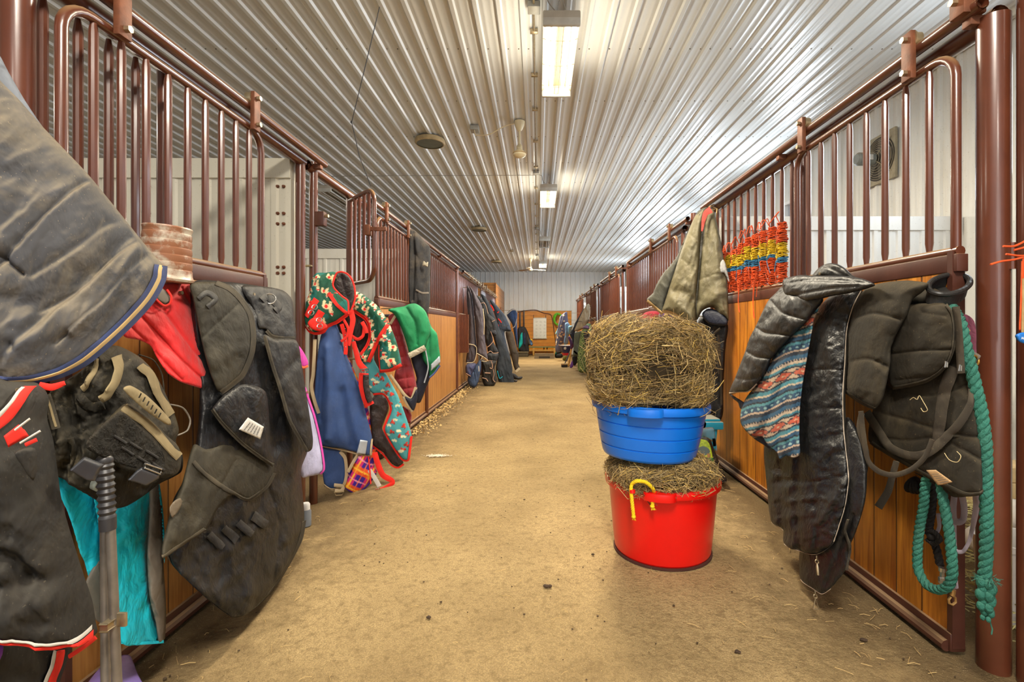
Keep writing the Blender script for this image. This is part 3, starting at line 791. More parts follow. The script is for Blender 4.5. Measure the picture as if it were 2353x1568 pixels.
# --- turquoise rug with grey mesh edge
t = thing('stable_rug', 'turquoise rug with a grey mesh stripe below the black backpack', 'horse rug', P(300, 1475, 1.5))
dT = dX(-1.36, 1085, -1.32, 1475)
cl('inner_fold', t, f_turq, [(122,1085),(160,1100),(228,1120),(240,1220),(232,1320),(215,1400),(206,1340),(188,1270),(170,1200),(150,1150),(130,1120)], dX(-1.38), bulge=.03, R=40, g=5, seed=2, noise=(.012,30,50,20), folds=[((160,1130),(200,1260),18,.02),((215,1200),(205,1330),12,-.02)])
cl('mesh_gusset', t, f_mesh, [(196,1345),(228,1290),(245,1330),(243,1430),(220,1425)], dX(-1.37), bulge=.01, R=20, g=5)
cTq = cl('turquoise_panel', t, f_turq, [(214,1105),(260,1130),(345,1095),(346,1180),(340,1280),(345,1380),(362,1440),(364,1472),(280,1473),(266,1420),(240,1300),(225,1200)], dT, bulge=.05, R=50, g=5, seed=12, noise=[(.016,36,60,-35),(.006,16,20,20)], folds=[((232,1140),(245,1330),12,-.025),((300,1160),(320,1240),16,.014),((330,1390),(345,1460),10,-.012)])
cMs = cl('mesh_stripe', t, f_mesh, [(344,1100),(360,1090),(368,1130),(374,1200),(376,1300),(382,1400),(378,1470),(364,1472),(357,1430),(343,1370),(338,1280),(343,1180)], dX(-1.31), bulge=.03, R=30, g=5, noise=(.012,20,50,-20), seed=3)
cl('turquoise_edge', t, f_turq, [(356,1092),(364,1088),(374,1140),(381,1230),(380,1290),(376,1240),(370,1160)], dX(-1.32), bulge=.012, R=12, g=4, lift=.02)
ribbon([(282,1471),(330,1473),(378,1470)], 6, lambda a, b, l: P(a, b, F*-1.31/(a-CX))+Vector(DL)*(l+.012), .003, 8).build('hem', f_turq, t)

# --- black backpack / saddle bag
t = thing('backpack', 'dusty black tactical backpack hanging over the turquoise rug', 'backpack', P(300, 1165, 1.48))
dP = dX(-1.30, 790, -1.27, 1160)
cP = cl('pack_body', t, f_bag, [(196,845),(240,800),(270,795),(320,820),(350,850),(378,900),(402,955),(411,990),(404,1015),(420,1050),(416,1085),(370,1110),(330,1140),(300,1158),(262,1163),(222,1140),(170,1108),(132,1085),(112,1050),(104,960),(120,900)], dP, bulge=.10, R=75, g=4, edge=8, seed=21, noise=[(.022,40,50,35),(.008,14,18,10)], folds=[((180,900),(200,1000),(160,1080),16,-.035),((230,860),(300,900),(370,980),16,.02),((320,850),(390,960),10,-.02),((130,930),(150,1060),22,-.03)])
cQ = cl('front_pouch', t, f_bag, [(214,1004),(250,965),(292,925),(310,924),(345,950),(385,990),(416,1022),(421,1060),(410,1082),(380,1088),(330,1080),(280,1060),(225,1022)], dX(-1.21, 920, -1.20, 1090), bulge=.045, R=22, g=4, seed=22, noise=(.005,18,24,30), lift=.05)
cV = cl('velcro_panel', t, f_velcro, [(222,1004),(292,936),(318,950),(388,1022),(396,1052),(384,1074),(330,1062),(262,1036)], dX(-1.205), bulge=.010, R=12, g=4, noise=(.003,7,9,30), lift=.095)
for (x, y) in ((285,985),(318,1000),(352,1018),(300,1010),(335,1032),(366,1046)):
    ribbon([(x,y),(x+26,y+17)], 5, cV.pt, .0025, 6).build('webbing_loop', f_blackL, t)
ribbon([(298,928),(345,960),(395,1012),(419,1040)], 13, cQ.pt, .006, 8).build('pouch_edge', f_bagT, t)
cl('moulded_handle', t, f_bagT, [(289,890),(305,884),(340,905),(372,935),(395,962),(396,973),(386,972),(345,945),(300,905)], dX(-1.17), bulge=.022, R=9, g=3, lift=.03)
for k in range(6): ribbon([(325+k*9,904+k*9),(320+k*9,914+k*9)], 3, xdep(-1.135), .003, 4).build('handle_slot', f_velcro, t)
ribbon([(286,815),(296,840),(292,868),(278,895),(262,905)], 17, lambda a, b, l: cP.pt(a, b, l+.03), .006, 6).build('grab_loop', f_bagT, t)
ribbon([(244,820),(242,850),(230,875),(220,884)], 14, lambda a, b, l: cP.pt(a, b, l+.02), .005, 6).build('shoulder_strap', f_bagT, t)
ribbon([(330,838),(352,860),(372,905),(398,950)], 12, lambda a, b, l: cP.pt(a, b, l+.015), .005, 6).build('side_strap', f_bagT, t)
ribbon([(210,900),(235,925),(262,920)], 22, cP.pt, .008, 6).build('cross_strap', f_bag, t)
def buckle(par, poly, X, lift=.02, hole=None):
    c = cl('buckle', par, m_plk, poly, dX(X), bulge=.014, R=6, g=2.5, lift=lift, round_=False); return c
buckle(t, [(176,1068),(208,1040),(252,1058),(244,1068),(232,1094),(216,1092)], -1.15, .05)
bk = buckle(t, [(303,1092),(322,1072),(334,1064),(374,1080),(372,1090),(345,1106),(322,1098)], -1.15, .05)
MB().tube([P(x, y, F*-1.12/(x-CX)) for x, y in ((334,1066),(371,1079),(368,1090),(332,1076))], .0025, 8, closed=True).build('buckle_bar', m_steel, t)
ribbon([(192,990),(196,1010),(192,1030),(188,1048)], 9, lambda a, b, l: cP.pt(a, b, l+.02), .005, 5).build('ridged_trim', f_bag, t)
MB().tube([P(x, y, F*-1.30/(x-CX)) for x, y in catmull([(392,930),(420,938),(437,965),(430,990),(405,1002)], 4)], .003, 8).build('grey_cord', f_mesh, t)
MB().tube([P(x, y, F*-1.33/(x-CX)) for x, y in catmull([(318,815),(352,828),(372,860),(377,900)], 4)], .0022, 8).build('thin_cord', f_bind, t)
ribbon([(107,908),(115,930),(122,955),(130,985)], 20, xdep(-1.22), .003, 6).build('striped_strap', f_bind, t)
ribbon([(110,912),(117,932),(124,957),(131,980)], 6, lambda a, b, l: xdep(-1.22)(a, b, l+.004), .002, 6).build('strap_stripe', f_bagT, t)

# --- manure fork handles
t = thing('manure_scoop', 'long-handled scoop with ribbed black grip standing by the turquoise rug', 'scoop', P(255, 1560, 1.36))
Yh = 1.30
def grip(p0, p1, r0, n=10):
    p0, p1 = Vector(p0), Vector(p1); pts, rr = [], []
    for k in range(n*4+1):
        u = k/(n*4); pts.append(p0.lerp(p1, u)); rr.append(r0*(1+.12*math.cos(2*math.pi*u*n)))
    rr[0] *= .55; rr[-1] *= .95
    return MB().tube(pts, rr, 18)
g1 = grip(P(240,1056,Yh), P(247,1190,Yh), .0185, 9); g1.sphere(P(240,1060,Yh), .0195, 8); g1.build('ribbed_grip', m_grip, t)
MB().cyl(P(247,1188,Yh), P(248,1218,Yh), .019, .0185).build('grip_collar', m_grip, t)
e1 = P(270, 1568, Yh+.02); dirv = (e1-P(255,1215,Yh)).normalized()
MB().cyl(P(254,1212,Yh), P(254,1212,Yh)+dirv*1.02, .0112).build('pole', m_alu, t)
e2 = P(243, 1568, Yh+.03); dirv = (e2-P(241,1205,Yh+.05)).normalized()
MB().cyl(P(241,1200,Yh+.05), P(241,1200,Yh+.05)+dirv*1.02, .0112).build('pole', m_alu, t)
MB().bbox(*[v for pair in zip(P(244,1452,Yh-.02), P(270,1410,Yh+.03)) for v in pair], .004).bbox(P(270,0,Yh).x, P(291,0,Yh).x, Yh-.004, Yh+.004, P(0,1440,Yh).z, P(0,1408,Yh).z, .002).build('clip', m_bolt, t)
grip(P(137,1078,1.42), P(212,1108,1.34), .02, 2).build('second_grip', m_grip, t)
MB().cyl(P(206,1105,1.34), P(232,1117,1.33), .0165).build('grip_sleeve', plain('pale_sleeve', S(150,156,146), .5), t)
# lilac plastic bag on the floor
t = thing('plastic_bag', 'crumpled lilac plastic bag on the floor by the scoop handles', 'bag', P(275, 1567, 1.66))
m_lil = plain('lilac_plastic', S(150,128,206), .25, .25, 9, .6, 14, Transmission_Weight=.2)
cl('crumpled_sheet', t, m_lil, [(196,1600),(225,1540),(250,1522),(285,1505),(298,1512),(312,1550),(335,1610),(270,1640)], dpl((200,1600,1.50),(290,1505,1.75),(330,1610,1.55)), bulge=.04, R=30, g=5, noise=(.02,22,26,30), d=DC)

# --- black rug with red and white binding, left edge
t = thing('horse_rug', 'black rug with red and white binding at the lower left edge', 'horse rug', P(90, 1560, 1.15))
dK = dX(-1.20, 880, -1.10, 1560)
cK0 = cl('under_layer', t, f_black, [(-90,1430),(100,1462),(165,1462),(160,1500),(140,1560),(118,1640),(-90,1640)], dX(-1.22), bulge=.04, R=60, g=7, noise=(.014,50,60,10))
cK = cl('rug_shell', t, f_black, [(-90,868),(40,872),(92,884),(112,915),(108,960),(122,1010),(132,1080),(140,1140),(152,1190),(170,1250),(192,1320),(212,1380),(220,1430),(222,1456),(180,1466),(100,1468),(0,1452),(-90,1440)], dK,
   bulge=.09, R=120, g=6, edge=14, seed=31, noise=[(.022,80,110,20),(.012,40,50,-30)], folds=[((-20,1330),(60,1310),(150,1290),18,-.02),((0,1240),(60,1250),(90,1290),22,-.04),((60,1060),(120,1200),(160,1340),34,.03),((20,1400),(120,1350),(180,1330),26,.02),((0,960),(60,1040),22,.02)])
ribbon([(-90,1408),(0,1420),(100,1434),(170,1434),(218,1430)], 9, lambda a, b, l: cK.pt(a, b, l+.004), .003, 8).build('white_stripe', f_white, t)
ribbon([(-90,1422),(0,1434),(100,1448),(170,1448),(221,1444)], 14, lambda a, b, l: cK.pt(a, b, l+.006), .003, 8).build('red_binding', f_redb, t)
ribbon([(152,1476),(146,1510),(133,1545),(118,1620)], 14, lambda a, b, l: cK0.pt(a, b, l+.012), .003, 8).build('red_binding', f_redb, t)
ribbon([(140,1476),(134,1510),(120,1545),(104,1620)], 8, lambda a, b, l: cK0.pt(a, b, l+.010), .003, 8).build('white_stripe', f_white, t)
ribbon([(221,1464),(196,1484),(160,1508)], 9, xdep(-1.13), .003, 8).build('red_strap', f_redb, t)
ribbon([(84,884),(80,910),(58,945),(36,970),(31,992),(46,1012)], [18,20,22,20,16,12], lambda a, b, l: cK.pt(a, b, l+.014), .003, 6).build('red_binding', f_redb, t)
ribbon([(76,884),(70,910),(48,942),(28,966)], 7, lambda a, b, l: cK.pt(a, b, l+.020), .003, 6).build('white_stripe', f_white, t)
ribbon([(92,885),(120,890),(150,880)], [14,16,10], xdep(-1.20), .003, 6).build('red_binding', f_redb, t)
cl('red_patch', t, f_redb, [(38,990),(70,965),(92,990),(48,1015)], dX(-1.12), bulge=.005, R=8, g=4, round_=False, lift=.06)
ribbon([(36,988),(70,962)], 5, xdep(-1.07), .002, 6).build('white_stripe', f_white, t); ribbon([(48,1018),(94,990)], 5, xdep(-1.07), .002, 6).build('white_stripe', f_white, t)
ribbon([(60,1022),(86,1010)], 9, xdep(-1.09), .002, 6).build('red_strap', f_redb, t)
cl('strap_tab', t, f_black, [(58,1028),(96,1018),(106,1045),(98,1090),(76,1060)], dX(-1.10), bulge=.012, R=12, g=4, lift=.05)
# purple thing at the very edge
t = thing('purple_pad', 'purple padded edge poking in at the far lower left', 'pad', P(-10, 1540, 1.1))
cl('padded_edge', t, fabric('purple_cloth', S(120,60,190), .6), [(-70,1445),(-20,1466),(-7,1492),(-9,1520),(-22,1540),(-70,1555)], dY(1.02), bulge=.04, R=22, g=5, d=DC)

# --- big grey blanket, nearest
t = thing('horse_rug', 'large dusty grey rug with navy and straw binding at the upper left', 'horse rug', P(150, 875, 1.25))
cl('pale_lining', t, fabric('pale_lining', S(120,126,136), .8), [(-130,-60),(-40,60),(0,128),(22,170),(60,235),(98,291),(130,330),(90,330),(20,240),(-40,150),(-130,20)], dX(-1.33), bulge=.02, R=20, g=6)
dG = dX(-1.28, 150, -1.22, 870)
cGr = cl('grey_shell', t, f_grey, [(-130,20),(-40,118),(0,184),(40,225),(98,291),(140,335),(200,398),(245,452),(290,508),(330,558),(355,588),(372,606),(381,624),(376,645),(352,690),(305,742),(252,792),(202,833),(152,860),(92,877),(40,881),(-20,874),(-130,850)], dG,
   bulge=.10, R=150, g=5, edge=18, seed=41, noise=[(.014,160,70,-52),(.006,60,26,-40)],
   folds=[((216,418),(145,500),(50,607),(0,664),(-60,720),6,-.03),((0,580),(50,607),(90,640),6,-.022),((355,575),(300,640),(250,700),(150,790),6,-.02),((340,545),(270,600),(215,660),(120,720),6,-.016),((318,530),(250,610),(160,700),(60,790),12,-.026),((330,570),(270,680),(190,760),12,.022),((200,420),(130,520),(70,570),26,.016),((40,690),(120,700),(200,640),20,-.02),((0,750),(100,780),(220,720),22,.016),((345,600),(290,700),(240,770),10,-.012),((30,420),(120,440),(180,430),24,-.012),((260,520),(200,580),(110,640),8,-.012),((20,860),(60,760),16,-.015)])
ribbon([(374,612),(371,642),(346,688),(300,739),(248,788),(199,828),(150,854),(91,870),(40,873),(-20,866),(-130,842)], 23, lambda a, b, l: cGr.pt(a, b, l+.004), .004, 10).build('navy_binding', f_navyb, t)
ribbon([(374,612),(371,642),(346,688),(300,739),(248,788),(199,828),(150,854),(91,870),(40,873),(-20,866),(-130,842)], 6, lambda a, b, l: cGr.pt(a, b, l+.009), .003, 10).build('straw_stripe', f_gold, t)
# ================================================================ LEFT, BEYOND THE WHITE PARTITION
L3 = lambda r, g, b: np.array(S(r, g, b)[:3])
def ell(q, c, r, a=0):
    x = q[:,0]-c[0]; y = q[:,1]-c[1]; ca, sa = math.cos(a), math.sin(a)
    return ((x*ca+y*sa)/r[0])**2+((-x*sa+y*ca)/r[1])**2 < 1
def base_col(n, c): return np.tile(c, (n, 1))
LLAMA = [(763,640,.3,.8),(733,640,2.2,.8),(716,668,2.6,.7),(732,655,.2,.9),(753,672,.1,.8),(760,706,.2,1.15),(722,697,.4,.9),(714,684,1.4,.7),(748,738,.1,.6),(716,755,.3,.7),
         (824,682,.4,.9),(842,712,.6,.9),(860,702,.3,.7),(852,745,1.2,.9),(818,705,1.1,.8),(876,722,.2,.7),(853,770,.2,.9),(880,775,2.0,.9),(905,797,3.3,.9),(900,828,2.8,1.1),(884,815,1.5,.8),(838,820,.6,.8),(856,795,1.4,.6),(893,752,.3,.7),(862,790,2.,.6),(833,690,.2,.5)]
def llama_col(q):
    c = base_col(len(q), L3(20,82,62)); beige, red, wht = L3(226,208,164), L3(226,34,34), L3(236,232,222)
    f = fbm(q[:,0]/26, q[:,1]/26, 5); c[f > .6] = L3(24,104,96)
    for k in range(46):
        r_ = np.random.default_rng(100+k); x, y = r_.uniform(703, 922), r_.uniform(628, 850)
        for j in range(3): c[ell(q, (x+r_.uniform(-4,4), y+r_.uniform(-4,4)), (1.7, 1.5))] = red
        c[ell(q, (x+6, y-3), (1.1, 1.1))] = wht
    for (x, y, a, s) in LLAMA:
        ca, sa = math.cos(a), math.sin(a)
        s = s*.82; T = lambda u, v: (x+s*(u*ca-v*sa), y+s*(u*sa+v*ca))
        m = ell(q, (x, y), (11*s, 6.2*s), a)
        for u in (-9, -5.5, 5, 8.5): m |= ell(q, T(u, -8), (1.7*s, 6*s), a)
        m |= ell(q, T(10, 5), (3.6*s, 7*s), a); m |= ell(q, T(12, 11), (4.8*s, 3.6*s), a)
        c[m] = beige
        c[ell(q, T(-1, 0), (4*s, 5*s), a)] = red; c[ell(q, T(13.5, 15.5), (3.6*s, 2.6*s), a)] = red; c[ell(q, T(14, 18.6), (1.6*s, 1.6*s))] = wht
        for u, v in ((11, 10), (13.6, 10.4)): c[ell(q, T(u, v), (.8*s, .8*s))] = L3(60,40,30)
    return c
def tractor_col(q):
    c = base_col(len(q), L3(70,150,158))
    r_ = np.random.default_rng(5)
    pts = [(870,862),(864,880),(902,905),(925,924),(918,950),(930,978),(922,1000),(928,1030),(905,968),(938,995),(915,1040),(898,925),(880,870),(893,885),(845,872),(903,990),(890,900),(936,1020)]
    for i, (x, y) in enumerate(pts):
        a = r_.uniform(-.8, .8); ca, sa = math.cos(a), math.sin(a); s = .75
        T = lambda u, v: (x+s*(u*ca-v*sa), y+s*(u*sa+v*ca))
        cx, cy = x+r_.uniform(-14,-9), y+r_.uniform(6,14)
        for j in range(3): c[ell(q, (cx+j*3-3, cy-(j == 1)*1.5), (3.2, 2.4))] = L3(214,214,178)
        c[ell(q, T(0, 0), (6.5*s, 3*s), a)] = L3(206,58,40); c[ell(q, T(-3, -4), (3*s, 3.5*s), a)] = L3(190,48,36)
        c[ell(q, T(-4, 3), (3.8*s, 3.8*s))] = L3(120,34,28); c[ell(q, T(-4, 3), (1.7*s, 1.7*s))] = L3(206,70,50)
        c[ell(q, T(5, 3.6), (2.5*s, 2.5*s))] = L3(120,34,28)
    return c
def plaid_col(q):
    a = math.radians(28); u = q[:,0]*math.cos(a)+q[:,1]*math.sin(a); v = -q[:,0]*math.sin(a)+q[:,1]*math.cos(a)
    c = base_col(len(q), L3(62,30,140))
    fu, fv = (u/34) % 1, (v/46) % 1
    c[(fu < .42)] = L3(206,40,110); c[(fv < .40)] = L3(232,84,34); c[(fu < .42) & (fv < .40)] = L3(240,116,36)
    c[(np.abs(fu-.21) < .05)] = L3(248,176,48); c[(np.abs(fv-.2) < .045)] = L3(250,190,60); c[np.abs(fu-.7) < .03] = L3(236,120,50); c[np.abs(fv-.72) < .03] = L3(236,150,170)
    return c
a_llama = attr_fabric('llama_print', .8, .35); a_tract = attr_fabric('tractor_print', .85, .3); a_plaid = attr_fabric('plaid_print', .8, .3)
f_blue = fabric('navy_blue_cloth', S(48,72,120), .8, S(120,130,150), .15, .25, 6)
f_beige = fabric('beige_webbing', S(178,160,130), .85, None, 0, .15)
f_liner = fabric('dark_brown_liner', S(44,36,36), .55, S(110,100,96), .2, .8, 14)
f_maroon = fabric('maroon_quilt', S(134,34,42), .55, None, 0, .4, 12, sheen=.1)
f_green = fabric('green_cloth', S(26,122,76), .75, S(90,160,120), .15, .35, 6)
f_navyl = fabric('dark_navy_liner', S(30,34,50), .6, None, 0, .5)
f_fleece = fabric('fleece', S(186,176,156), .95, None, 0, .9, 60)
m_silver = plain('reflective_patch', S(168,176,186), .35, .08, 30, .05, metal=.2)
dH = dY(3.38, 705, 3.95, 940, ax=0); hdep = lambda e: dY(3.38+e, 705, 3.95+e, 940, ax=0)
DM = (.15, -.99, 0)
def hp(e=0): return lambda px, py, l: P(px, py, 3.38+.57*(px-705)/235+e)+Vector(DM)*l

# wall hook the stack of rugs hangs from
t = thing('rug_hook', 'small steel rug hook on the post behind the llama print rug', 'hook', (-1.57, 3.44, 1.6))
MB().tube([(-1.572,3.43,1.56),(-1.55,3.43,1.56),(-1.50,3.43,1.555),(-1.47,3.43,1.58)], .008, 8).tube([(-1.60,3.42,1.69),(-1.60,3.40,1.69),(-1.62,3.40,1.69),(-1.66,3.40,1.69)], .008, 8).build('hook_rod', m_bolt, t)

# navy blue rug
t = thing('horse_rug', 'navy blue rug with beige edging hanging below the llama print hood', 'horse rug', P(770, 1125, 3.5))
cN = cl('blue_shell', t, f_blue, [(768,735),(782,770),(793,808),(808,845),(822,881),(842,955),(855,1007),(853,1046),(828,1042),(790,1032),(738,1022),(734,989),(722,940),(723,896),(731,807),(739,766),(752,740)], hdep(-.02), bulge=.09, R=45, g=3.5, d=DM, seed=51, folds=[((760,800),(765,900),(760,1000),10,.03),((790,900),(800,960),(815,1020),12,-.03),((745,830),(740,960),8,-.02)], noise=(.008,20,90,5))
ribbon([(739,1024),(790,1034),(828,1044),(852,1047)], 5, lambda a, b, l: cN.pt(a, b, l+.004), .003, 5).build('hem_tape', f_beige, t)
ribbon([(853,1046),(856,1008)], 3, lambda a, b, l: cN.pt(a, b, l+.004), .003, 5).build('hem_tape', f_beige, t)
cl('silver_patch', t, m_silver, [(833,1005),(850,1008),(845,1038),(825,1036)], hdep(-.03), bulge=.003, R=6, g=3, d=DM, round_=False, lift=.085)
cN2 = cl('lower_lobe', t, f_blue, [(738,1024),(783,1036),(793,1050),(797,1090),(790,1114),(764,1124),(746,1114),(741,1080)], hdep(0), bulge=.03, R=25, g=3.5, d=DM)
ribbon([(783,1037),(794,1052),(797,1090),(790,1114),(764,1124),(746,1114)], 6, lambda a, b, l: cN2.pt(a, b, l+.004), .003, 5).build('hem_tape', f_beige, t)
ribbon([(724,780),(720,860),(716,890),(724,925),(733,950)], 8, hp(-.06), .003, 6).build('beige_strap', f_beige, t)
ribbon([(768,1115),(788,1118),(785,1128),(770,1128)], 8, hp(-.03), .003, 5).build('beige_strap', f_beige, t)
ribbon([(822,1046),(812,1062),(800,1085)], 7, hp(-.02), .003, 5).build('beige_strap', f_beige, t)
MB().tube([hp(-.05)(x, y, 0) for x, y in ((768,1132),(790,1130),(786,1138),(772,1139))], .004, 6, closed=True).build('buckle', m_bolt, t)
# plaid rug
t = thing('horse_rug', 'orange and purple plaid rug squeezed behind the navy blue rug', 'horse rug', P(820, 1134, 3.72))
cl('plaid_shell', t, a_plaid, [(772,775),(786,785),(800,820),(818,860),(834,900),(846,940),(858,985),(864,1030),(860,1070),(866,1086),(846,1114),(820,1134),(800,1127),(788,1116),(800,1085),(815,1050),(835,1046),(846,1010),(820,930),(790,840)], hdep(.08), bulge=.06, R=30, g=2.2, d=DM, seed=52, noise=(.01,14,50,15), color=plaid_col)
ribbon([(790,1118),(806,1129),(822,1133),(846,1114),(864,1088)], 4, hp(.05), .003, 5).build('purple_binding', fabric('violet_tape', S(56,30,110)), t)
# teal tractor rug
t = thing('horse_rug', 'teal rug printed with red tractors and clouds, red edging, dark lining showing', 'horse rug', P(925, 1058, 3.9))
cTr = cl('print_shell', t, a_tract, [(833,815),(850,812),(872,850),(886,858),(900,882),(914,908),(930,950),(942,986),(946,1002),(941,1040),(938,1056),(926,1055),(906,1030),(890,1002),(883,985),(890,965),(899,940),(890,915),(880,905),(858,905),(843,888)], hdep(.05), bulge=.05, R=35, g=2.2, d=DM, seed=53, noise=(.01,20,60,-15), color=tractor_col, folds=[((885,865),(905,915),(920,960),7,-.015)])
cLn = cl('dark_lining', t, f_liner, [(850,925),(862,910),(880,908),(890,920),(893,940),(884,965),(878,985),(888,1003),(905,1030),(920,1052),(927,1064),(915,1073),(900,1066),(880,1040),(857,1022),(852,985)], hdep(.06), bulge=.05, R=35, g=3, d=DM, seed=54, noise=(.014,20,30,-30))
ribbon([(858,906),(880,905),(891,916),(899,940),(890,965),(883,985),(890,1003),(906,1030),(925,1056),(938,1057),(942,1035),(946,1002)], 5, lambda a, b, l: cTr.pt(a, b, l+.005), .003, 5).build('red_edging', f_redb, t)
ribbon([(857,1024),(880,1042),(900,1068),(915,1074),(928,1066)], 5, lambda a, b, l: cLn.pt(a, b, l+.006), .003, 5).build('red_edging', f_redb, t)
ribbon([(861,1040),(868,1065),(880,1092),(900,1104),(903,1110),(880,1124),(863,1128)], [12,13,13,13,10,9,9], hp(-.02), .003, 6).build('red_strap', f_redb, t)
MB().tube([hp(-.04)(x, y, 0) for x, y in ((862,1125),(872,1122),(874,1129),(865,1132))], .004, 6, closed=True).build('buckle', m_steel, t)
ribbon([(849,1080),(862,1100),(872,1118)], 10, hp(.0), .003, 6).build('white_label', m_tag, t)
ribbon([(846,1046),(850,1080),(852,1112)], 3, hp(-.03), .003, 6).build('red_cord', f_redb, t)
# llama print rug, on top
t = thing('horse_rug', 'dark green rug printed with llamas in red hats, red edging, hood at the top', 'horse rug', P(860, 855, 3.7))
cA = cl('print_body', t, a_llama, [(812,668),(824,672),(840,681),(868,704),(893,741),(911,786),(922,832),(920,845),(900,851),(874,855),(872,822),(871,793),(862,812),(849,831),(838,833),(826,826),(832,812),(844,795),(851,775),(848,747),(840,732),(826,722),(814,712),(808,695)], hdep(.0), bulge=.08, R=40, g=2.0, d=DM, seed=55, edge=6, noise=(.012,18,60,35), color=llama_col, folds=[((826,690),(855,730),(868,790),6,-.02),((850,695),(885,745),8,.015),((868,735),(865,800),5,-.018)])
cL2 = cl('inner_lining', t, f_liner, [(768,740),(800,712),(826,722),(840,732),(848,747),(850,775),(843,795),(830,813),(822,800),(812,780),(800,770),(785,768),(770,752)], hdep(.05), bulge=.03, R=25, g=3, d=DM, noise=(.008,12,20,0))
cHd = cl('hood_back', t, a_llama, [(728,628),(748,627),(768,625),(775,633),(768,650),(770,662),(786,680),(800,690),(803,712),(800,722),(776,741),(760,748),(745,762),(727,766),(714,761),(705,750),(701,735),(703,715),(704,697),(712,672),(716,655),(718,641)], hdep(-.06), bulge=.10, R=45, g=2.0, d=DM, seed=56, edge=6, noise=(.010,26,30,20), color=llama_col, folds=[((727,640),(745,672),(752,690),6,-.012),((760,690),(735,740),9,.012)])
cOp = cl('hood_lining', t, f_liner, [(768,640),(775,628),(790,626),(803,636),(812,655),(815,672),(814,688),(808,708),(803,714),(799,690),(785,680),(768,662)], hdep(-.05), bulge=.02, R=20, g=2.5, d=DM, seed=57, noise=(.01,10,20,30), lift=.02, folds=[((788,640),(795,665),(802,690),6,-.02)])
ribbon([(801,722),(801,704),(799,691),(786,681),(769,664),(765,654),(769,638),(774,628),(784,625),(797,629),(808,641),(815,662),(816,685),(811,704),(806,716)], 4, hp(-.14), .004, 4).build('red_edging', f_redb, t)
ribbon([(802,722),(776,741),(760,748),(745,763),(727,767),(713,762),(704,749),(701,733)], 6, lambda a, b, l: cHd.pt(a, b, l+.008), .004, 4).build('red_edging', f_redb, t)
ribbon([(763,675),(780,700),(801,722)], 7, lambda a, b, l: cHd.pt(a, b, l+.006), .003, 5).build('red_strap', f_redb, t)
for x0, y0, x1, y1 in ((738,690,712,728),(750,717,733,742)):
    ribbon([(x0,y0),(x1,y1)], 15, lambda a, b, l: cHd.pt(a, b, l+.006), .004, 5).build('red_tab', f_redb, t)
cl('red_tab_base', t, f_redb, [(707,742),(722,730),(740,738),(752,752),(735,762),(716,756)], hdep(-.16), bulge=.006, R=8, g=3, d=DM)
for x, y in ((723,706),(715,719),(733,736),(735,750)):
    MB().tube(ring(hp(-.19)(x, y, 0), .017, .002, (.2,-1,.3), 18), .0028, 6, closed=True).build('metal_ring', m_steel, t)
ribbon([(873,853),(900,850),(923,838)], 8, lambda a, b, l: cA.pt(a, b, l+.006), .004, 4).build('red_edging', f_redb, t)
ribbon([(894,746),(872,780),(856,815),(848,832)], 7, lambda a, b, l: cA.pt(a, b, l+.008), .004, 4).build('red_edging', f_redb, t)
ribbon([(872,792),(872,820),(875,852)], 4, lambda a, b, l: cA.pt(a, b, l+.008), .003, 4).build('red_edging', f_redb, t)
ribbon([(813,714),(827,723),(841,733),(849,748),(851,775),(844,795),(830,815)], 8, lambda a, b, l: cA.pt(a, b, l+.008), .004, 4).build('red_edging', f_redb, t)
ribbon([(806,714),(811,735),(806,765),(802,795)], [13,12,10,6], hp(-.1), .003, 5).build('red_strap', f_redb, t)
ribbon([(790,735),(800,755),(796,775),(784,785)], 6, hp(-.05), .003, 5).build('red_strap', f_redb, t)
ribbon([(785,745),(792,770),(795,800),(794,815)], 9, hp(-.04), .003, 5).build('eyelet_strap', f_redb, t)
ribbon([(808,772),(822,780),(834,772),(837,750)], 7, hp(-.03), .003, 5).build('red_strap', f_redb, t)
ribbon([(832,740),(840,755),(842,766)], 9, hp(-.06), .003, 5).build('eyelet_strap', f_redb, t)
ribbon([(812,785),(819,812),(826,835),(839,850)], [10,11,13,14], hp(-.07), .004, 5).build('red_strap', f_redb, t)
MB().tube([hp(-.1)(x, y, 0) for x, y in ((829,850),(846,847),(847,852),(830,856))], .005, 6, closed=True).cyl(hp(-.1)(838,852,0), hp(-.1)(839,858,0), .006, n=8).build('buckle', m_steel, t)
ribbon([(836,858),(835,885),(842,915),(850,932)], 21, hp(-.05), .012, 5).build('red_pad_edge', f_redb, t)
ribbon([(841,862),(841,885),(846,912),(851,924)], 13, hp(-.07), .014, 5).build('black_pad', f_liner, t)
for k in range(4): MB().sphere(hp(-.06)(793+k*.4, 756+k*14, 0), .004, 5).build('eyelet', m_steel, t)
# magenta and lilac cloths behind the black rug
t = thing('cooler_rug', 'magenta cloth corner poking out above the lilac towel', 'cloth', P(692, 845, 2.6))
cl('magenta_cloth', t, fabric('magenta', S(196,60,160), .7), [(668,780),(680,788),(694,804),(706,826),(708,840),(697,846),(686,838),(676,815)], dX(-1.36), bulge=.02, R=15, g=3)
ribbon([(688,840),(698,845),(708,841)], 5, xdep(-1.33), .003, 4).build('orange_tip', fabric('orange', S(240,104,60)), t)
t = thing('saddle_pad', 'lilac mesh saddle pad with a magenta edge beside the navy blue rug', 'saddle pad', P(720, 1095, 2.75))
c_ = cl('lilac_mesh', t, fabric('lilac_mesh', S(178,180,216), .8, None, 0, .3, 12), [(690,885),(704,900),(716,935),(730,985),(741,1040),(744,1078),(734,1090),(712,1095),(694,1097),(686,1050),(688,960)], dX(-1.34), bulge=.03, R=25, g=4)
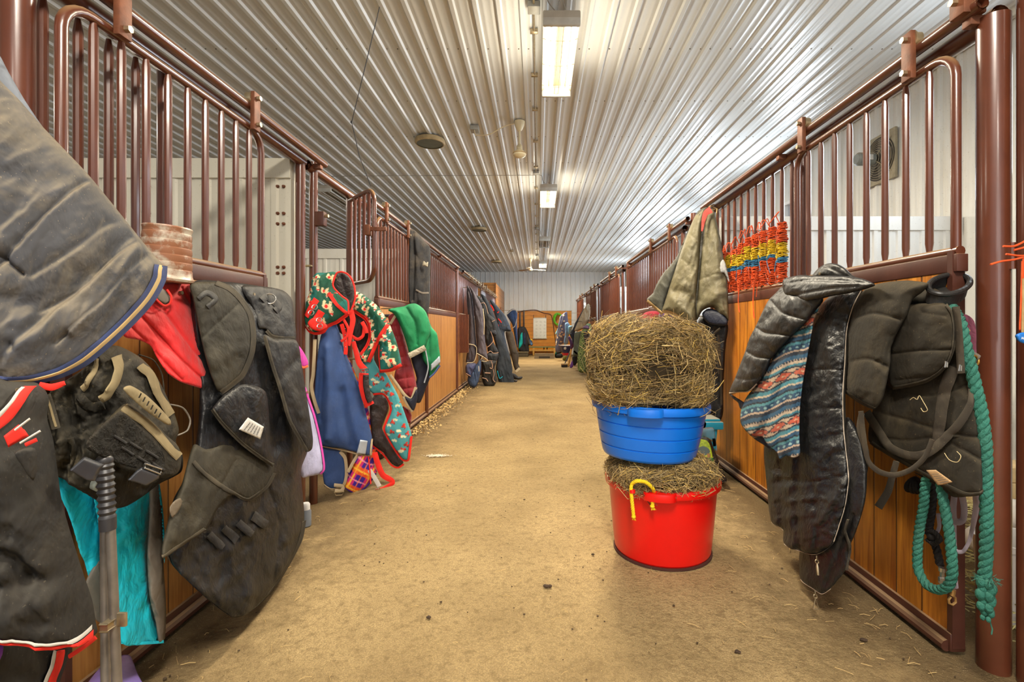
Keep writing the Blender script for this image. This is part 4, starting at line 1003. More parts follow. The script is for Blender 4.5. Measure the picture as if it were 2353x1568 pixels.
ribbon([(700,890),(710,920),(722,955),(734,1005),(742,1050),(744,1078),(736,1089)], 5, lambda a, b, l: c_.pt(a, b, l+.004), .003, 6).build('magenta_edge', fabric('magenta_tape', S(206,70,170)), t)
t = thing('bottle', 'white capped grey bottle on the floor behind the large black rug', 'bottle', (P(702,1168,3.05).x, 3.05, 0))
c0 = Vector((P(702,1168,3.05).x, 3.05, 0.004)); MB().lathe([(.03,0),(.034,.004),(.034,.09),(.026,.105)], c0, 20).build('bottle_body', plain('grey_plastic', S(110,116,124), .4), t)
MB().lathe([(.027,.104),(.027,.135),(.02,.145),(0,.146)], c0, 20).build('cap', plain('white_cap', S(220,220,220), .4), t)

# maroon quilted rug, green rug
t = thing('horse_rug', 'maroon quilted rug with khaki edging under the green rug', 'horse rug', P(935, 975, 4.7))
gd = lambda e: dY(4.58+e, 890, 4.88+e, 1011, ax=0); gp = lambda e: (lambda px, py, l: P(px, py, 4.58+.3*(px-890)/121+e)+Vector(DM)*l)
cMr = cl('quilted_shell', t, f_maroon, [(892,728),(902,720),(915,718),(925,760),(936,800),(950,850),(957,885),(959,915),(950,946),(938,932),(922,905),(906,868),(914,830),(905,790),(897,750)], gd(0), bulge=.08, R=30, g=2.5, d=DM, seed=61, folds=[((905,735),(922,800),(935,860),(940,920),4,-.02)]+[((905+k*1.5,750+k*24),(945+k*2.2,745+k*24),4,-.014) for k in range(8)])
ribbon([(896,862),(908,878),(930,908),(945,917),(956,890)], 7, gp(-.09), .003, 5).build('khaki_edging', f_beige, t)
cl('dark_flap', t, f_navyl, [(930,912),(945,916),(957,895),(959,918),(950,945),(940,935)], gd(-.1), bulge=.02, R=12, g=3, d=DM)
ribbon([(926,912),(936,930),(948,946)], 6, gp(-.1), .003, 5).build('khaki_edging', f_beige, t)
cl('lower_corner', t, f_maroon, [(925,935),(938,940),(946,955),(943,973),(932,968)], gd(.02), bulge=.02, R=10, g=3, d=DM)
MB().tube([(-1.51,4.62,1.372),(-1.38,4.60,1.372)], .013, 10).build('rack_arm', m_plk, t)
ribbon([(897,745),(907,728),(912,720)], 6, gp(-.05), .003, 4).build('khaki_edging', f_beige, t)
t = thing('horse_rug', 'bright green rug with fleece trim and a silver patch beside the maroon rug', 'horse rug', P(1000, 866, 4.9))
cl('dark_lining', t, f_navyl, [(944,815),(975,800),(988,835),(990,862),(980,890),(966,925),(956,925),(952,895),(957,870)], gd(.06), bulge=.03, R=20, g=3, d=DM, noise=(.01,10,30,10))
cG1 = cl('green_right', t, f_green, [(975,716),(986,738),(992,752),(1004,767),(1009,800),(1012,823),(1008,843),(996,858),(988,867),(984,846),(972,828),(968,800),(980,770)], gd(.02), bulge=.06, R=28, g=2.5, d=DM, seed=62, folds=[((985,770),(988,820),6,-.02)], noise=(.008,14,40,0))
cG2 = cl('green_left', t, f_green, [(892,713),(905,708),(929,704),(940,699),(955,698),(970,707),(979,718),(987,740),(989,762),(981,788),(975,801),(960,808),(943,817),(936,797),(926,765),(915,738),(905,722)], gd(-.06), bulge=.09, R=35, g=2.5, d=DM, seed=63, folds=[((935,708),(955,740),(960,790),5,-.03),((915,720),(940,770),8,.02),((968,715),(975,760),8,.02)], noise=(.006,16,40,-20))
ribbon([(940,818),(958,809),(977,799)], 13, gp(-.12), .012, 4).build('fleece_trim', f_fleece, t)
cl('silver_patch', t, m_silver, [(990,838),(1010,818),(1012,834),(990,853)], gd(-.06), bulge=.003, R=6, g=3, d=DM, round_=False)
ribbon([(987,868),(998,858),(1011,840)], 4, gp(-.05), .003, 4).build('navy_edging', f_navyb, t)
ribbon([(978,805),(984,845),(975,880)], 3, gp(-.02), .003, 4).build('silver_strap', m_silver, t)
# black torn jacket on the rail
t = thing('work_jacket', 'torn black canvas jacket slung over the left track rail', 'jacket', P(965, 722, 5.85))
cJ = cl('jacket_shell', t, fabric('worn_black_canvas', S(46,46,48), .85, S(128,112,92), .5, .6, 8), [(940,529),(950,528),(960,536),(976,555),(987,566),(990,600),(988,650),(988,690),(982,722),(972,718),(955,708),(941,702),(938,640),(939,580)], dY(5.72, 940, 5.95, 990, ax=0), bulge=.10, R=24, g=2.2, d=DM, seed=64, folds=[((951,535),(954,600),(950,690),4,-.04),((957,548),(962,620),(968,690),6,.03),((955,585),(965,600),(970,650),5,-.03)], noise=(.015,10,40,0))
ribbon([(958,668),(972,675),(986,674)], 4, lambda a, b, l: cJ.pt(a, b, l+.004), .003, 4).build('pocket_tape', f_mesh, t)
cl('torn_lining', t, f_fleece, [(973,600),(979,604),(984,602),(982,614),(976,612),(970,610)], dY(5.72), bulge=.01, R=4, g=2, d=DM)

# ---- far row of dark rugs (crop-space outlines: x/6.033+1060, y/6.033+640)
def fc(pts): return [(x/6.033+1060, y/6.033+640) for x, y in pts]
def far_rug(label, col, Y, shells, name='horse_rug', cat='horse rug', group=None, edges=(), dust=None, Yr=None):
    allp = [p for s in shells for p in s]; lo = max(allp, key=lambda p: p[1]); px, py = fc([lo])[0]
    t = thing(name, label, cat, P(px, py, Y))
    for i, s in enumerate(shells):
        m = fabric('far_cloth', col[i % len(col)], .75, dust or S(110,110,112), .25, .6, 5)
        cl('shell' if i == 0 else 'flap', t, m, fc(s), dY(Y-.08*i), bulge=.12, R=9, g=1.6, d=DM, seed=int(px)+i, edge=3, noise=(.03,5,26,-14))
    for (path, w, c, e) in edges:
        ribbon(fc(path), w/6.033, lambda a, b, l: P(a, b, Y-.16-e)+Vector(DM)*l, .006, 2).build('edging', c, t)
    return t
f_cream = fabric('cream_tape', S(198,184,154), .9); f_tanp = fabric('pinkish_tape', S(188,150,128), .9)
far_rug('blue rug with pale edges hanging last in the far left row', [S(60,84,130), S(70,98,150)], 14.6, [[(630,500),(700,425),(750,430),(775,470),(772,640),(782,960),(745,840),(705,640)]], edges=[([(630,500),(700,440),(755,440),(775,480)], 14, f_white, 0), ([(770,560),(745,660),(710,690)], 12, f_white, 0)])
far_rug('muddy grey-brown rug with a pale hem in the far left row', [S(88,78,68)], 12.6, [[(615,745),(700,735),(735,830),(765,960),(796,1070),(790,1180),(812,1245),(765,1300),(725,1220),(690,1080),(650,930)]], edges=[([(755,1295),(812,1245)], 34, f_cream, 0), ([(690,1005),(790,1050)], 6, f_bind, 0)], dust=S(140,120,92))
far_rug('slate blue rug with an orange-red trim in the far left row', [S(62,72,88), S(52,60,76)], 11.9, [[(395,295),(460,340),(545,435),(610,520),(690,700),(688,735),(600,745),(640,960),(700,1190),(705,1300),(640,1290),(560,1010),(505,640),(440,430)]], edges=[([(405,370),(430,400),(452,450)], 16, f_redb, .05), ([(500,480),(522,460)], 14, f_redb, .05), ([(510,560),(540,590),(555,615)], 14, f_redb, .05), ([(515,640),(522,700),(535,760)], 10, f_redb, .05), ([(535,640),(610,670),(650,650)], 6, f_bind, .05)])
far_rug('long black-blue rug reaching the floor in the far left row', [S(50,56,64)], 11.3, [[(270,220),(330,250),(400,380),(470,540),(560,760),(620,930),(690,1130),(700,1280),(730,1400),(738,1460),(680,1478),(540,1468),(480,1260),(500,1060),(440,800),(380,560),(320,380)]], edges=[([(500,1280),(530,1385),(575,1360)], 8, f_turq, .02)])
far_rug('dark rug with pinkish tan edging behind the grey-mauve rug', [S(48,48,50), S(56,58,62), S(44,46,52)], 10.9, [[(205,240),(262,268),(330,345),(375,470),(400,510),(470,570),(482,640),(490,780),(440,800),(445,880),(515,1030),(380,1040),(360,960),(325,850),(312,560),(262,380)], [(365,1040),(510,1040),(480,1150),(375,1140)], [(400,730),(470,720),(490,785),(440,800),(415,780)]], edges=[([(270,345),(315,340),(345,385),(370,490)], 8, f_tanp, .1), ([(405,735),(430,800),(440,870),(400,925),(360,955)], 9, f_tanp, .1), ([(365,1030),(405,1010),(445,1038),(515,1030)], 10, f_tanp, .1), ([(375,1138),(480,1148)], 9, f_tanp, .16), ([(425,600),(470,580)], 9, f_tanp, .12)])
far_rug('bundled black rug with tan piping resting on the floor in the far left row', [S(46,43,40)], 10.55, [[(270,1120),(360,1150),(480,1145),(462,1250),(492,1400),(450,1490),(330,1492),(285,1400),(282,1250)]], edges=[([(325,1310),(405,1315)], 14, f_tanp, .05), ([(415,1150),(430,1200),(425,1250),(395,1240)], 10, f_tanp, .05), ([(440,1260),(455,1330),(440,1400),(470,1440)], 9, f_tanp, .05), ([(290,1380),(345,1395),(370,1430)], 10, f_tanp, .05)])
far_rug('grey-mauve rug with cream edging, nearest of the far left row', [S(82,76,84), S(86,80,88)], 10.3, [[(78,95),(100,110),(150,250),(182,560),(212,940),(206,1080),(170,1170),(75,1182),(68,1100),(98,900),(96,560),(74,300)], [(110,110),(140,130),(212,240),(292,400),(312,680),(342,950),(368,1125),(332,1112),(215,1045),(212,900),(182,500),(140,200)]], edges=[([(75,1172),(170,1160),(205,1075),(208,960),(175,925),(105,912)], 11, f_cream, .05), ([(216,1040),(332,1106),(366,1135)], 11, f_cream, .12), ([(300,420),(318,600),(312,780)], 12, f_cream, .12), ([(270,1130),(300,1090),(360,1130),(345,1152),(275,1145)], 9, f_cream, .05)], dust=S(128,122,126))
far_rug('blue rug bag slumped on the floor under the grey-mauve rug', [S(66,84,116), S(70,76,112)], 10.15, [[(100,1340),(150,1270),(215,1180),(268,1130),(276,1240),(255,1350),(238,1430),(192,1508),(120,1490),(85,1410)], [(68,1200),(200,1180),(170,1290),(130,1362),(66,1325)]], name='rug_bag', cat='bag', edges=[([(68,1320),(130,1358)], 9, f_tanp, .06), ([(240,1215),(245,1290)], 12, f_white, .05)])
far_rug('dark boots and gear lying at the foot of the far left row', [S(40,38,40)], 11.75, [[(700,1320),(745,1325),(790,1362),(842,1360),(845,1385),(800,1402),(745,1398),(715,1390)]], name='rubber_boot', cat='boot')
far_rug('small dark clod on the floor by the far left row', [S(50,44,40)], 11.3, [[(730,1415),(760,1405),(780,1420),(765,1438),(735,1438)]], name='dirt_clod', cat='dirt')
# clutter of hooks and buckles along the far left rail
for k in range(14):
    y = 10.4+k*.5; o = MB().tube([(-1.56, y, 2.425), (-1.53, y, 2.452), (-1.50, y, 2.45), (-1.46, y, 2.44), (-1.46, y, 2.33), (-1.43, y, 2.30), (-1.41, y, 2.34)], .007, 6).build('rug_hook', m_bolt, None)
    tag(o, 'small wire hook in the row along the far left rail', 'hook', 'wire hooks along the far left rail')
# ================================================================ RIGHT SIDE
DRt = (-.5, -.87, 0)
f_puff = fabric('black_padded_nylon', S(31,31,31), .46, S(112,104,90), .08, .4, 9, spec=.45)
f_sat = fabric('black_shiny_nylon', S(25,25,26), .46, None, 0, .6, 12, spec=.45)
f_quilt = fabric('dusty_black_quilt', S(42,38,30), .85, S(130,112,78), .24, .3, 9)
f_web = fabric('black_webbing', S(58,52,44), .8, DUST, .3, .1)
f_pipe = fabric('pale_piping', S(206,190,170), .7)
def aztec_col(q):
    x, y = q[:,0], q[:,1]
    v = y+.36*(x-1700)+3*np.sin((x-1790)/14.)*(y > 760); u = x-.3*y
    bands = [(0,9,(44,92,124)),(9,13,(24,36,52)),(13,19,(206,184,160)),(19,24,(60,132,150)),(24,28,(28,40,56)),(28,50,(206,178,150)),(50,54,(28,40,56)),(54,62,(70,142,158)),(62,66,(214,196,170)),(66,74,(40,84,116)),(74,78,(24,34,48)),(78,84,(86,150,160)),(84,96,(36,76,108)),(96,100,(206,180,156)),(100,108,(30,44,62))]
    p = v % 108; c = base_col(len(q), L3(60,120,140))
    for a, b, k in bands: c[(p >= a) & (p < b)] = L3(*k)
    m = (p >= 28) & (p < 50); du = np.abs((u % 46)-23)/23; dv = np.abs(p-39)/11
    c[m & (np.floor(du*6)/6+np.floor(dv*5)/5 < .95)] = L3(40,44,60); c[m & (np.floor(du*6)/6+np.floor(dv*5)/5 < .72)] = L3(206,96,66); c[m & (du+dv < .25)] = L3(230,190,150)
    z = (p >= 84) & (p < 96) & (np.abs(((u % 16)-8))/8+np.abs(p-90)/6 < .6); c[z] = L3(150,190,190)
    z = (p >= 9) & (p < 13) & ((u % 7) < 3); c[z] = L3(190,170,150)
    c = c*.78+np.array(L3(96,96,96))*.22*.8
    return c*(.65+.4*fbm(x/5, y/5, 3)[:,None])
a_aztec = attr_fabric('woven_stripes', .95, .25)

# long shiny black coat
t = thing('long_coat', 'long shiny black coat with pale-edged zipper hanging to the floor on the right', 'coat', P(1870, 1398, 2.12))
dC_ = dX(1.50, 640, 1.22, 1360)
cC2 = cl('inner_layer', t, f_sat, [(1944,960),(1975,1000),(1992,1080),(1988,1152),(1968,1220),(1951,1262),(1948,1301),(1922,1338),(1890,1362),(1864,1348),(1839,1330),(1838,1262),(1860,1180),(1900,1050)], dX(1.47, 640, 1.245, 1360), bulge=.05, R=40, g=5, d=DRt, seed=71, noise=(.014,26,80,8), folds=[((1960,1180),(1930,1250),(1900,1330),8,-.02)])
ribbon([(1840,1329),(1864,1346),(1890,1360),(1908,1347)], 4, lambda a, b, l: cC2.pt(a, b, l+.003), .002, 5).build('pale_piping', f_pipe, t)
cC = cl('coat_body', t, f_sat, [(1981,664),(1968,700),(1950,752),(1946,830),(1942,900),(1943,980),(1950,1060),(1953,1100),(1944,1160),(1920,1236),(1900,1258),(1872,1271),(1838,1264),(1801,1247),(1799,1217),(1772,1198),(1763,1127),(1756,1036),(1770,960),(1800,880),(1840,800),(1880,710),(1908,680),(1945,662)], dC_,
   bulge=.10, R=85, g=4, d=DRt, edge=10, seed=72, noise=[(.022,34,110,6),(.022,80,30,-14),(.011,30,16,24)], folds=[((1800,1215),(1795,1130),(1800,1050),12,-.035),((1838,1262),(1830,1150),(1838,1040),9,-.025),((1870,1268),(1876,1180),(1868,1100),7,-.015),((1835,1095),(1890,1090),(1946,1080),5,-.014),((1850,940),(1900,930),(1942,935),5,-.014),((1858,850),(1900,845),(1945,850),4,-.012),((1900,760),(1915,850),(1900,930),18,.02),((1880,1180),(1915,1130),(1945,1090),8,.018),((1870,1050),(1910,1020),(1940,1000),8,.015)])
zp = [(1980,670),(1961,706),(1947,760),(1943,830),(1938,904),(1940,981),(1949,1060),(1951,1098),(1941,1160),(1918,1228)]
ribbon(zp, 9, lambda a, b, l: cC.pt(a, b, l+.006), .003, 6).build('zipper_tape', f_bind, t)
ribbon([(x-3, y) for x, y in zp], 3, lambda a, b, l: cC.pt(a, b, l+.012), .002, 6).build('pale_piping', f_pipe, t)
ribbon([(1802,1247),(1838,1262),(1872,1268),(1900,1256),(1919,1233)], 4, lambda a, b, l: cC.pt(a, b, l+.004), .002, 5).build('pale_piping', f_pipe, t)
ribbon([(1773,1199),(1799,1217)], 4, lambda a, b, l: cC.pt(a, b, l+.004), .002, 5).build('pale_piping', f_pipe, t)
ribbon([(1946,1180),(1940,1210),(1950,1240),(1952,1262),(1944,1300)], 7, lambda a, b, l: cC2.pt(a, b, l+.02), .003, 5).build('zipper_tape', f_bind, t)
def zpull(p0, p1, X, wide=False):
    a, b = P(*p0, F*X/(p0[0]-CX)), P(*p1, F*X/(p1[0]-CX)); mb = MB()
    mb.tube(ring(a.lerp(b, .12), .009, .002, (.8,-.5,0), 14, .7), .0022, 6, closed=True); mb.tube(ring(a.lerp(b, .32), .010, .002, (.2,-1,0), 14, .7), .0022, 6, closed=True)
    if wide: mb.tube([a.lerp(b, .4), a.lerp(b, 1)+Vector((-.012,0,0)), a.lerp(b, 1.02), a.lerp(b, 1)+Vector((.012,0,0))], .0032, 6, closed=True)
    else: mb.tube([a.lerp(b, .42), a.lerp(b, .6), a.lerp(b, 1)], [.003,.006,.005], 8)
    return mb
zpull((1876,1277),(1880,1322),1.20).build('zipper_pull', m_bolt, t); zpull((1873,1358),(1875,1400),1.19,True).build('zipper_pull', m_bolt, t)

# woven striped blanket
t = thing('woven_blanket', 'blue and cream blanket with orange diamond stripes under the black hood', 'blanket', P(1800, 1054, 2.5))
dA = dX(1.42, 700, 1.24, 1050)
cl('fleece_back', t, fabric('blue_fleece', S(60,70,90), .95, None, 0, .8, 40), [(1715,985),(1732,1008),(1750,1020),(1770,1034),(1786,1050),(1770,1030),(1775,1000),(1740,970)], dX(1.30), bulge=.02, R=12, g=4, d=DRt)
cl('striped_cloth', t, a_aztec, [(1886,698),(1872,732),(1859,800),(1845,880),(1838,943),(1837,1000),(1838,1044),(1824,1053),(1806,1048),(1792,1056),(1784,1040),(1766,1026),(1750,1004),(1730,1006),(1702,972),(1708,926),(1740,880),(1790,800),(1825,762),(1862,716)], dA,
   bulge=.05, R=40, g=2.4, d=DRt, seed=74, color=aztec_col, noise=(.008,20,80,20), folds=[((1850,760),(1815,880),(1785,1040),8,-.035),((1862,760),(1838,880),(1822,1050),6,-.03),((1840,770),(1790,900),(1750,1000),9,-.028),((1830,880),(1806,1000),9,.025),((1800,830),(1760,930),(1730,990),12,.02)])

# puffy black hooded coat
t = thing('hooded_coat', 'puffy black hooded coat lying over the striped blanket on the right', 'coat', P(1690, 925, 2.9))
dPf = dX(1.44, 606, 1.28, 925)
cl('coat_lining', t, f_navyl, [(1676,905),(1692,914),(1712,928),(1712,945),(1700,938),(1696,926),(1684,916)], dX(1.30), bulge=.01, R=8, g=3, d=DRt)
cPf = cl('puffy_sleeve', t, f_puff, [(1799,658),(1784,672),(1766,690),(1748,725),(1736,751),(1722,778),(1713,806),(1700,840),(1690,866),(1676,904),(1700,902),(1722,900),(1738,885),(1752,868),(1764,845),(1774,824),(1800,795),(1826,766),(1852,742),(1874,714),(1892,690),(1880,672),(1840,664)], dPf,
   bulge=.10, R=45, g=3.5, d=DRt, edge=6, seed=75, noise=[(.014,26,34,-40),(.006,10,14,10)], folds=[((1736,751),(1760,765),(1790,768),(1815,772),4,-.022),((1713,806),(1740,818),(1770,824),4,-.022),((1770,690),(1800,720),(1850,735),4,-.018),((1790,672),(1775,720),(1750,745),9,-.02),((1690,868),(1720,870),(1748,866),5,-.014),((1815,690),(1790,740),10,.015)])
ribbon([(1677,902),(1700,900),(1722,898),(1740,882)], 3, lambda a, b, l: cPf.pt(a, b, l+.003), .002, 5).build('pale_piping', f_pipe, t)
cCo = cl('collar_fold', t, f_puff, [(1799,658),(1801,645),(1812,640),(1840,634),(1868,636),(1905,636),(1955,638),(1985,645),(2008,657),(1995,664),(1982,668),(1950,676),(1908,683),(1880,690),(1854,695),(1840,690),(1830,684),(1806,680)], dX(1.42, 630, 1.38, 695), bulge=.07, R=26, g=3, d=DRt, edge=5, seed=76, noise=(.010,40,14,-8), lift=.05, folds=[((1812,655),(1860,648),(1930,650),(1990,655),5,-.02),((1835,680),(1900,668),(1970,662),5,-.018)])
cl('hood_peak', t, f_puff, [(1866,640),(1876,622),(1890,611),(1908,606),(1926,609),(1942,618),(1956,632),(1968,642),(1940,646),(1900,646)], dX(1.50), bulge=.06, R=22, g=3, d=DRt, edge=5, noise=(.010,20,12,20), seed=77, lift=.02, folds=[((1890,612),(1920,628),(1950,640),5,-.014)])

# quilted black rug with webbing straps
t = thing('horse_rug', 'dusty quilted black rug with webbing straps hanging at the right', 'horse rug', P(2190, 1142, 1.7))
dQ = dX(1.53, 640, 1.46, 1140)
cQ1 = cl('quilted_body', t, f_quilt, [(1990,690),(2046,652),(2088,648),(2130,656),(2164,672),(2186,700),(2195,760),(2198,800),(2222,855),(2238,927),(2252,1019),(2256,1100),(2255,1126),(2246,1136),(2192,1141),(2176,1128),(2100,1080),(2040,1044),(2006,1026),(1995,1010),(2000,960),(2020,900),(2000,800)], dQ,
   bulge=.07, R=60, g=5, d=DRt, seed=81, edge=8, noise=(.010,60,60,10), folds=[((2010,943),(2080,960),(2160,985),(2240,1000),5,-.014),((2005,1000),(2080,1005),(2150,1000),(2245,1050),5,-.012),((2020,880),(2120,905),(2225,880),5,-.012),((2240,900),(2250,1000),8,-.012)])
ribbon([(2000,1014),(2040,1040),(2100,1074),(2176,1112),(2215,1126),(2252,1122)], 11, lambda a, b, l: cQ1.pt(a, b, l+.004), .003, 8).build('hem_binding', f_bind, t)
cl('hem_lining', t, fabric('brown_black_lining', S(40,34,28), .8), [(2176,1118),(2210,1128),(2250,1128),(2246,1137),(2193,1143),(2160,1122),(2100,1085)], dX(1.47), bulge=.02, R=12, g=4, d=DRt)
cFl = cl('rounded_flap', t, f_quilt, [(2060,712),(2099,700),(2140,698),(2164,700),(2178,720),(2183,760),(2180,800),(2166,836),(2145,858),(2118,874),(2080,884),(2044,890),(2034,850),(2040,780)], dX(1.47), bulge=.05, R=40, g=4, d=DRt, seed=82, lift=.05, noise=(.008,40,30,0), folds=[((2044,812),(2100,804),(2178,802),4,-.014),((2110,720),(2160,728),4,-.006),((2050,870),(2120,862),4,-.008)])
ribbon([(2163,702),(2177,722),(2182,760),(2179,800),(2165,835),(2144,857),(2118,872),(2080,882),(2046,888)], 11, lambda a, b, l: cFl.pt(a, b, l+.004), .003, 7).build('flap_binding', f_bind, t)
cSl = cl('sleeve_panel', t, f_quilt, [(1984,668),(2010,655),(2046,648),(2088,646),(2130,653),(2120,670),(2095,690),(2082,725),(2060,765),(2046,800),(2045,830),(2036,880),(2026,918),(2008,938),(1985,928),(1964,916),(1942,898),(1946,830),(1950,760),(1962,705)], dX(1.46, 640, 1.40, 940),
   bulge=.10, R=55, g=4, d=DRt, seed=83, edge=8, lift=.02, noise=(.012,40,40,15), folds=[((1952,735),(2000,722),(2060,735),5,-.018),((1947,830),(1990,822),(2044,845),5,-.018),((2046,775),(2030,840),10,-.015)])
ribbon([(1942,897),(1964,914),(1986,927),(2008,936)], 9, lambda a, b, l: cSl.pt(a, b, l+.004), .003, 6).build('cuff_binding', f_bind, t)
wp = lambda X: xdep(X, d=DRt)
ribbon([(2178,840),(2162,880),(2152,930),(2146,980),(2142,1020)], [30,28,26,24,22], lambda a, b, l: cQ1.pt(a, b, l+.012), .004, 8).build('webbing_strap', f_web, t)
ribbon([(2218,856),(2222,890),(2214,925),(2190,960),(2150,1005),(2118,1030),(2080,1036),(2040,1020),(2012,980),(1990,945)], 19, lambda a, b, l: cQ1.pt(a, b, l+.022), .004, 8).build('webbing_strap', f_web, t)
ribbon([(1978,945),(1984,1000),(1995,1060),(2020,1084),(2055,1092),(2095,1078),(2125,1050),(2142,1010)], 12, wp(1.33), .003, 8).build('webbing_strap', f_web, t)
ribbon([(1980,950),(1975,985),(1990,1040),(1985,1090),(1978,1092)], 14, wp(1.34), .003, 8).build('webbing_strap', f_web, t)
ribbon([(2060,1060),(2050,1095),(2040,1130),(2018,1166)], [14,16,18,20], wp(1.42), .003, 7).build('eyelet_strap', f_web, t)
ribbon([(2196,705),(2202,760),(2206,820),(2208,858)], 18, wp(1.44), .004, 7).build('webbing_strap', f_web, t)
c_ = cl('care_tag', t, plain('brown_care_tag', S(164,132,92), .8, .1), [(2128,1081),(2150,1080),(2189,1108),(2170,1114),(2155,1116)], dX(1.40), bulge=.003, R=8, g=3, d=DRt, round_=False)
print_lines(t, c_, [(2134,1084),(2152,1084),(2182,1107),(2160,1112)], 5)
for pts in ([(2077,909),(2085,904),(2093,908),(2098,900),(2105,912),(2114,930),(2106,934),(2100,926)], [(2150,1022),(2160,1036),(2176,1040),(2184,1028),(2176,1018)], [(2140,776),(2146,790)], [(2128,820),(2134,834)], [(2155,715),(2160,735),(2168,745)]):
    MB().tube(cQ1.pts(pts, .07, 3), .0011, 5).build('straw_wisp', plain('straw', S(196,176,130), .7), t)
for x, y in ((2174,838),(2206,846)): MB().tube(ring(wp(1.39)(x, y, 0), .013, .002, (.6,-.8,0), 4), .0028, 6, closed=True).build('buckle', m_steel, t)

# black padded noseband cup on the wall
t = thing('padded_cup', 'black oval padded boot hanging above the quilted rug at the right', 'boot', P(2185, 700, 1.85))
Yc = 1.80; el = [P(2181+48*math.cos(a), 654+22*math.sin(a)-6*math.cos(a), Yc-.04*math.sin(a)*1.5) for a in np.linspace(0, 2*math.pi, 40, endpoint=False)]
MB().tube(el, .010, 10, closed=True).build('padded_rim', f_puff, t)
lo = [v+Vector((0,.015,-.045)) for v in el]; mb = MB(); vs = el+lo; n = 40
mb.add(vs, [(i, (i+1) % n, n+(i+1) % n, n+i) for i in range(n)]+[tuple(range(n, 2*n))]); mb.build('cup_wall', f_puff, t, 60)
MB().tube([v*1 for v in [P(2181+42*math.cos(a), 657+17*math.sin(a)-6*math.cos(a), Yc-.06*math.sin(a)) for a in np.linspace(0, math.pi, 20)]], .0025, 6).build('piping', f_pipe, t)
MB().bbox(P(2195,0,1.86).x, P(2211,0,1.86).x, 1.85, 1.875, P(0,790,1.86).z, P(0,672,1.86).z, .004).build('hanging_strap', m_plk, t)

# teal rope
f_teal = fabric('teal_rope', S(44,104,90), .85, S(110,150,130), .2, .5, 60)
t = thing('lead_rope', 'thick teal lead rope with a braided end hanging beside the right post', 'rope', P(2265, 1435, 1.62))
rp = [P(x, y, F*X/(x-CX)) for x, y, X in ((2176,694,1.578),(2190,712,1.50),(2207,744,1.46),(2217,790,1.46),(2236,866,1.47),(2254,943,1.48),(2264,1019,1.48),(2266,1110,1.48),(2267,1200,1.48),(2266,1270,1.48),(2262,1330,1.48))]
MB().rope(rp, .0185, .075, 8).build('laid_rope', f_teal, t)
lp = [P(x, y, F*1.47/(x-CX)) for x, y in ((2160,1085),(2138,1090),(2127,1110),(2122,1163),(2112,1220),(2108,1270),(2110,1310),(2128,1343),(2154,1356),(2178,1348),(2188,1320),(2186,1270),(2180,1217),(2170,1163),(2163,1120),(2165,1085))]
MB().rope(lp, .0165, .066, 8).build('rope_loop', f_teal, t)
mb = MB(); bx = P(2266, 1340, 1.595)
for k in range(7):
    for s in (-1, 0, 1):
        w = (1, 1.1, 1.1, 1.0, .95, .8, .55)[k]
        mb.sphere(bx+Vector((s*.0135*w+(.004 if k % 2 else -.004), -.012 if s == 0 else 0, -.019*k)), .0155*w, 7, (.85, .85, 1.15))
mb.build('braided_end', f_teal, t)
mb = MB()
for k in range(60):
    a = RNG.uniform(0, 6.28); p = bx+Vector((.024*math.cos(a), .02*math.sin(a)-.004, .016+RNG.uniform(-.006,.006)))
    mb.cyl(p, p+Vector((.016*math.cos(a)+RNG.normal(0,.004), .010*math.sin(a), RNG.uniform(-.012,.012))), .0011, .0006, 4, False)
mb.tube([bx+Vector((.012,0,-.125)), bx+Vector((.016,-.005,-.150)), bx+Vector((.013,-.005,-.168))], .002, 5); mb.build('frayed_whip', f_teal, t)

# mauve halter with brass buckle
t = thing('halter', 'mauve webbing halter with a brass buckle behind the teal rope', 'halter', P(2235, 880, 1.72))
f_mau = fabric('mauve_webbing', S(126,70,88), .8)
ribbon([(2205,735),(2216,735),(2226,744),(2231,770),(2233,800),(2236,830),(2243,870),(2250,893)], [24,26,24,20,18,15,12,10], xdep(1.56, d=DRt), .004, 5).build('halter_strap', f_mau, t)
ribbon([(2228,812),(2240,818),(2249,824)], 15, xdep(1.545, d=DRt), .004, 5).build('grey_loop', f_mesh, t)
MB().tube(ring(P(2241,828,F*1.53/(2241-CX)), .016, .002, (.3,-1,.2), 16), .0035, 7, closed=True).build('brass_buckle', plain('brass', S(190,150,70), .3, .1, 20, 0, metal=.8), t)
MB().cyl(P(2224,760,F*1.535/(2224-CX)), P(2224,760,F*1.535/(2224-CX))+Vector((-.003,-.004,0)), .006, n=12).build('eyelet', plain('brass_eyelet', S(190,150,70), .3, .1, 20, 0, metal=.8), t)
# lilac lead strap
t = thing('lead_strap', 'pale lilac flat lead strap looped under the quilted rug with a brass snap', 'strap', P(2190, 1393, 1.75))
f_lil = fabric('lilac_webbing', S(170,158,172), .85)
ribbon([(2194,1130),(2190,1165),(2192,1195),(2203,1200),(2213,1194),(2215,1165),(2208,1130)], 15, xdep(1.52, d=DRt), .003, 4).build('strap_loop', f_lil, t)
ribbon([(2185,1160),(2190,1200),(2191,1260),(2193,1330),(2195,1352)], 14, xdep(1.535, d=DRt), .003, 6).build('strap_drop', f_lil, t)
ribbon([(2240,1130),(2243,1160),(2236,1205),(2226,1245),(2213,1267),(2200,1268),(2192,1262)], [14,15,14,11,9,9,9], xdep(1.52, d=DRt), .003, 5).build('strap_bight', f_lil, t)
ribbon([(2155,1180),(2158,1210),(2150,1230)], 9, xdep(1.54, d=DRt), .003, 5).build('strap_bight', f_lil, t)
m_brs = plain('worn_brass', S(186,150,96), .35, .1, 20, 0, metal=.7)
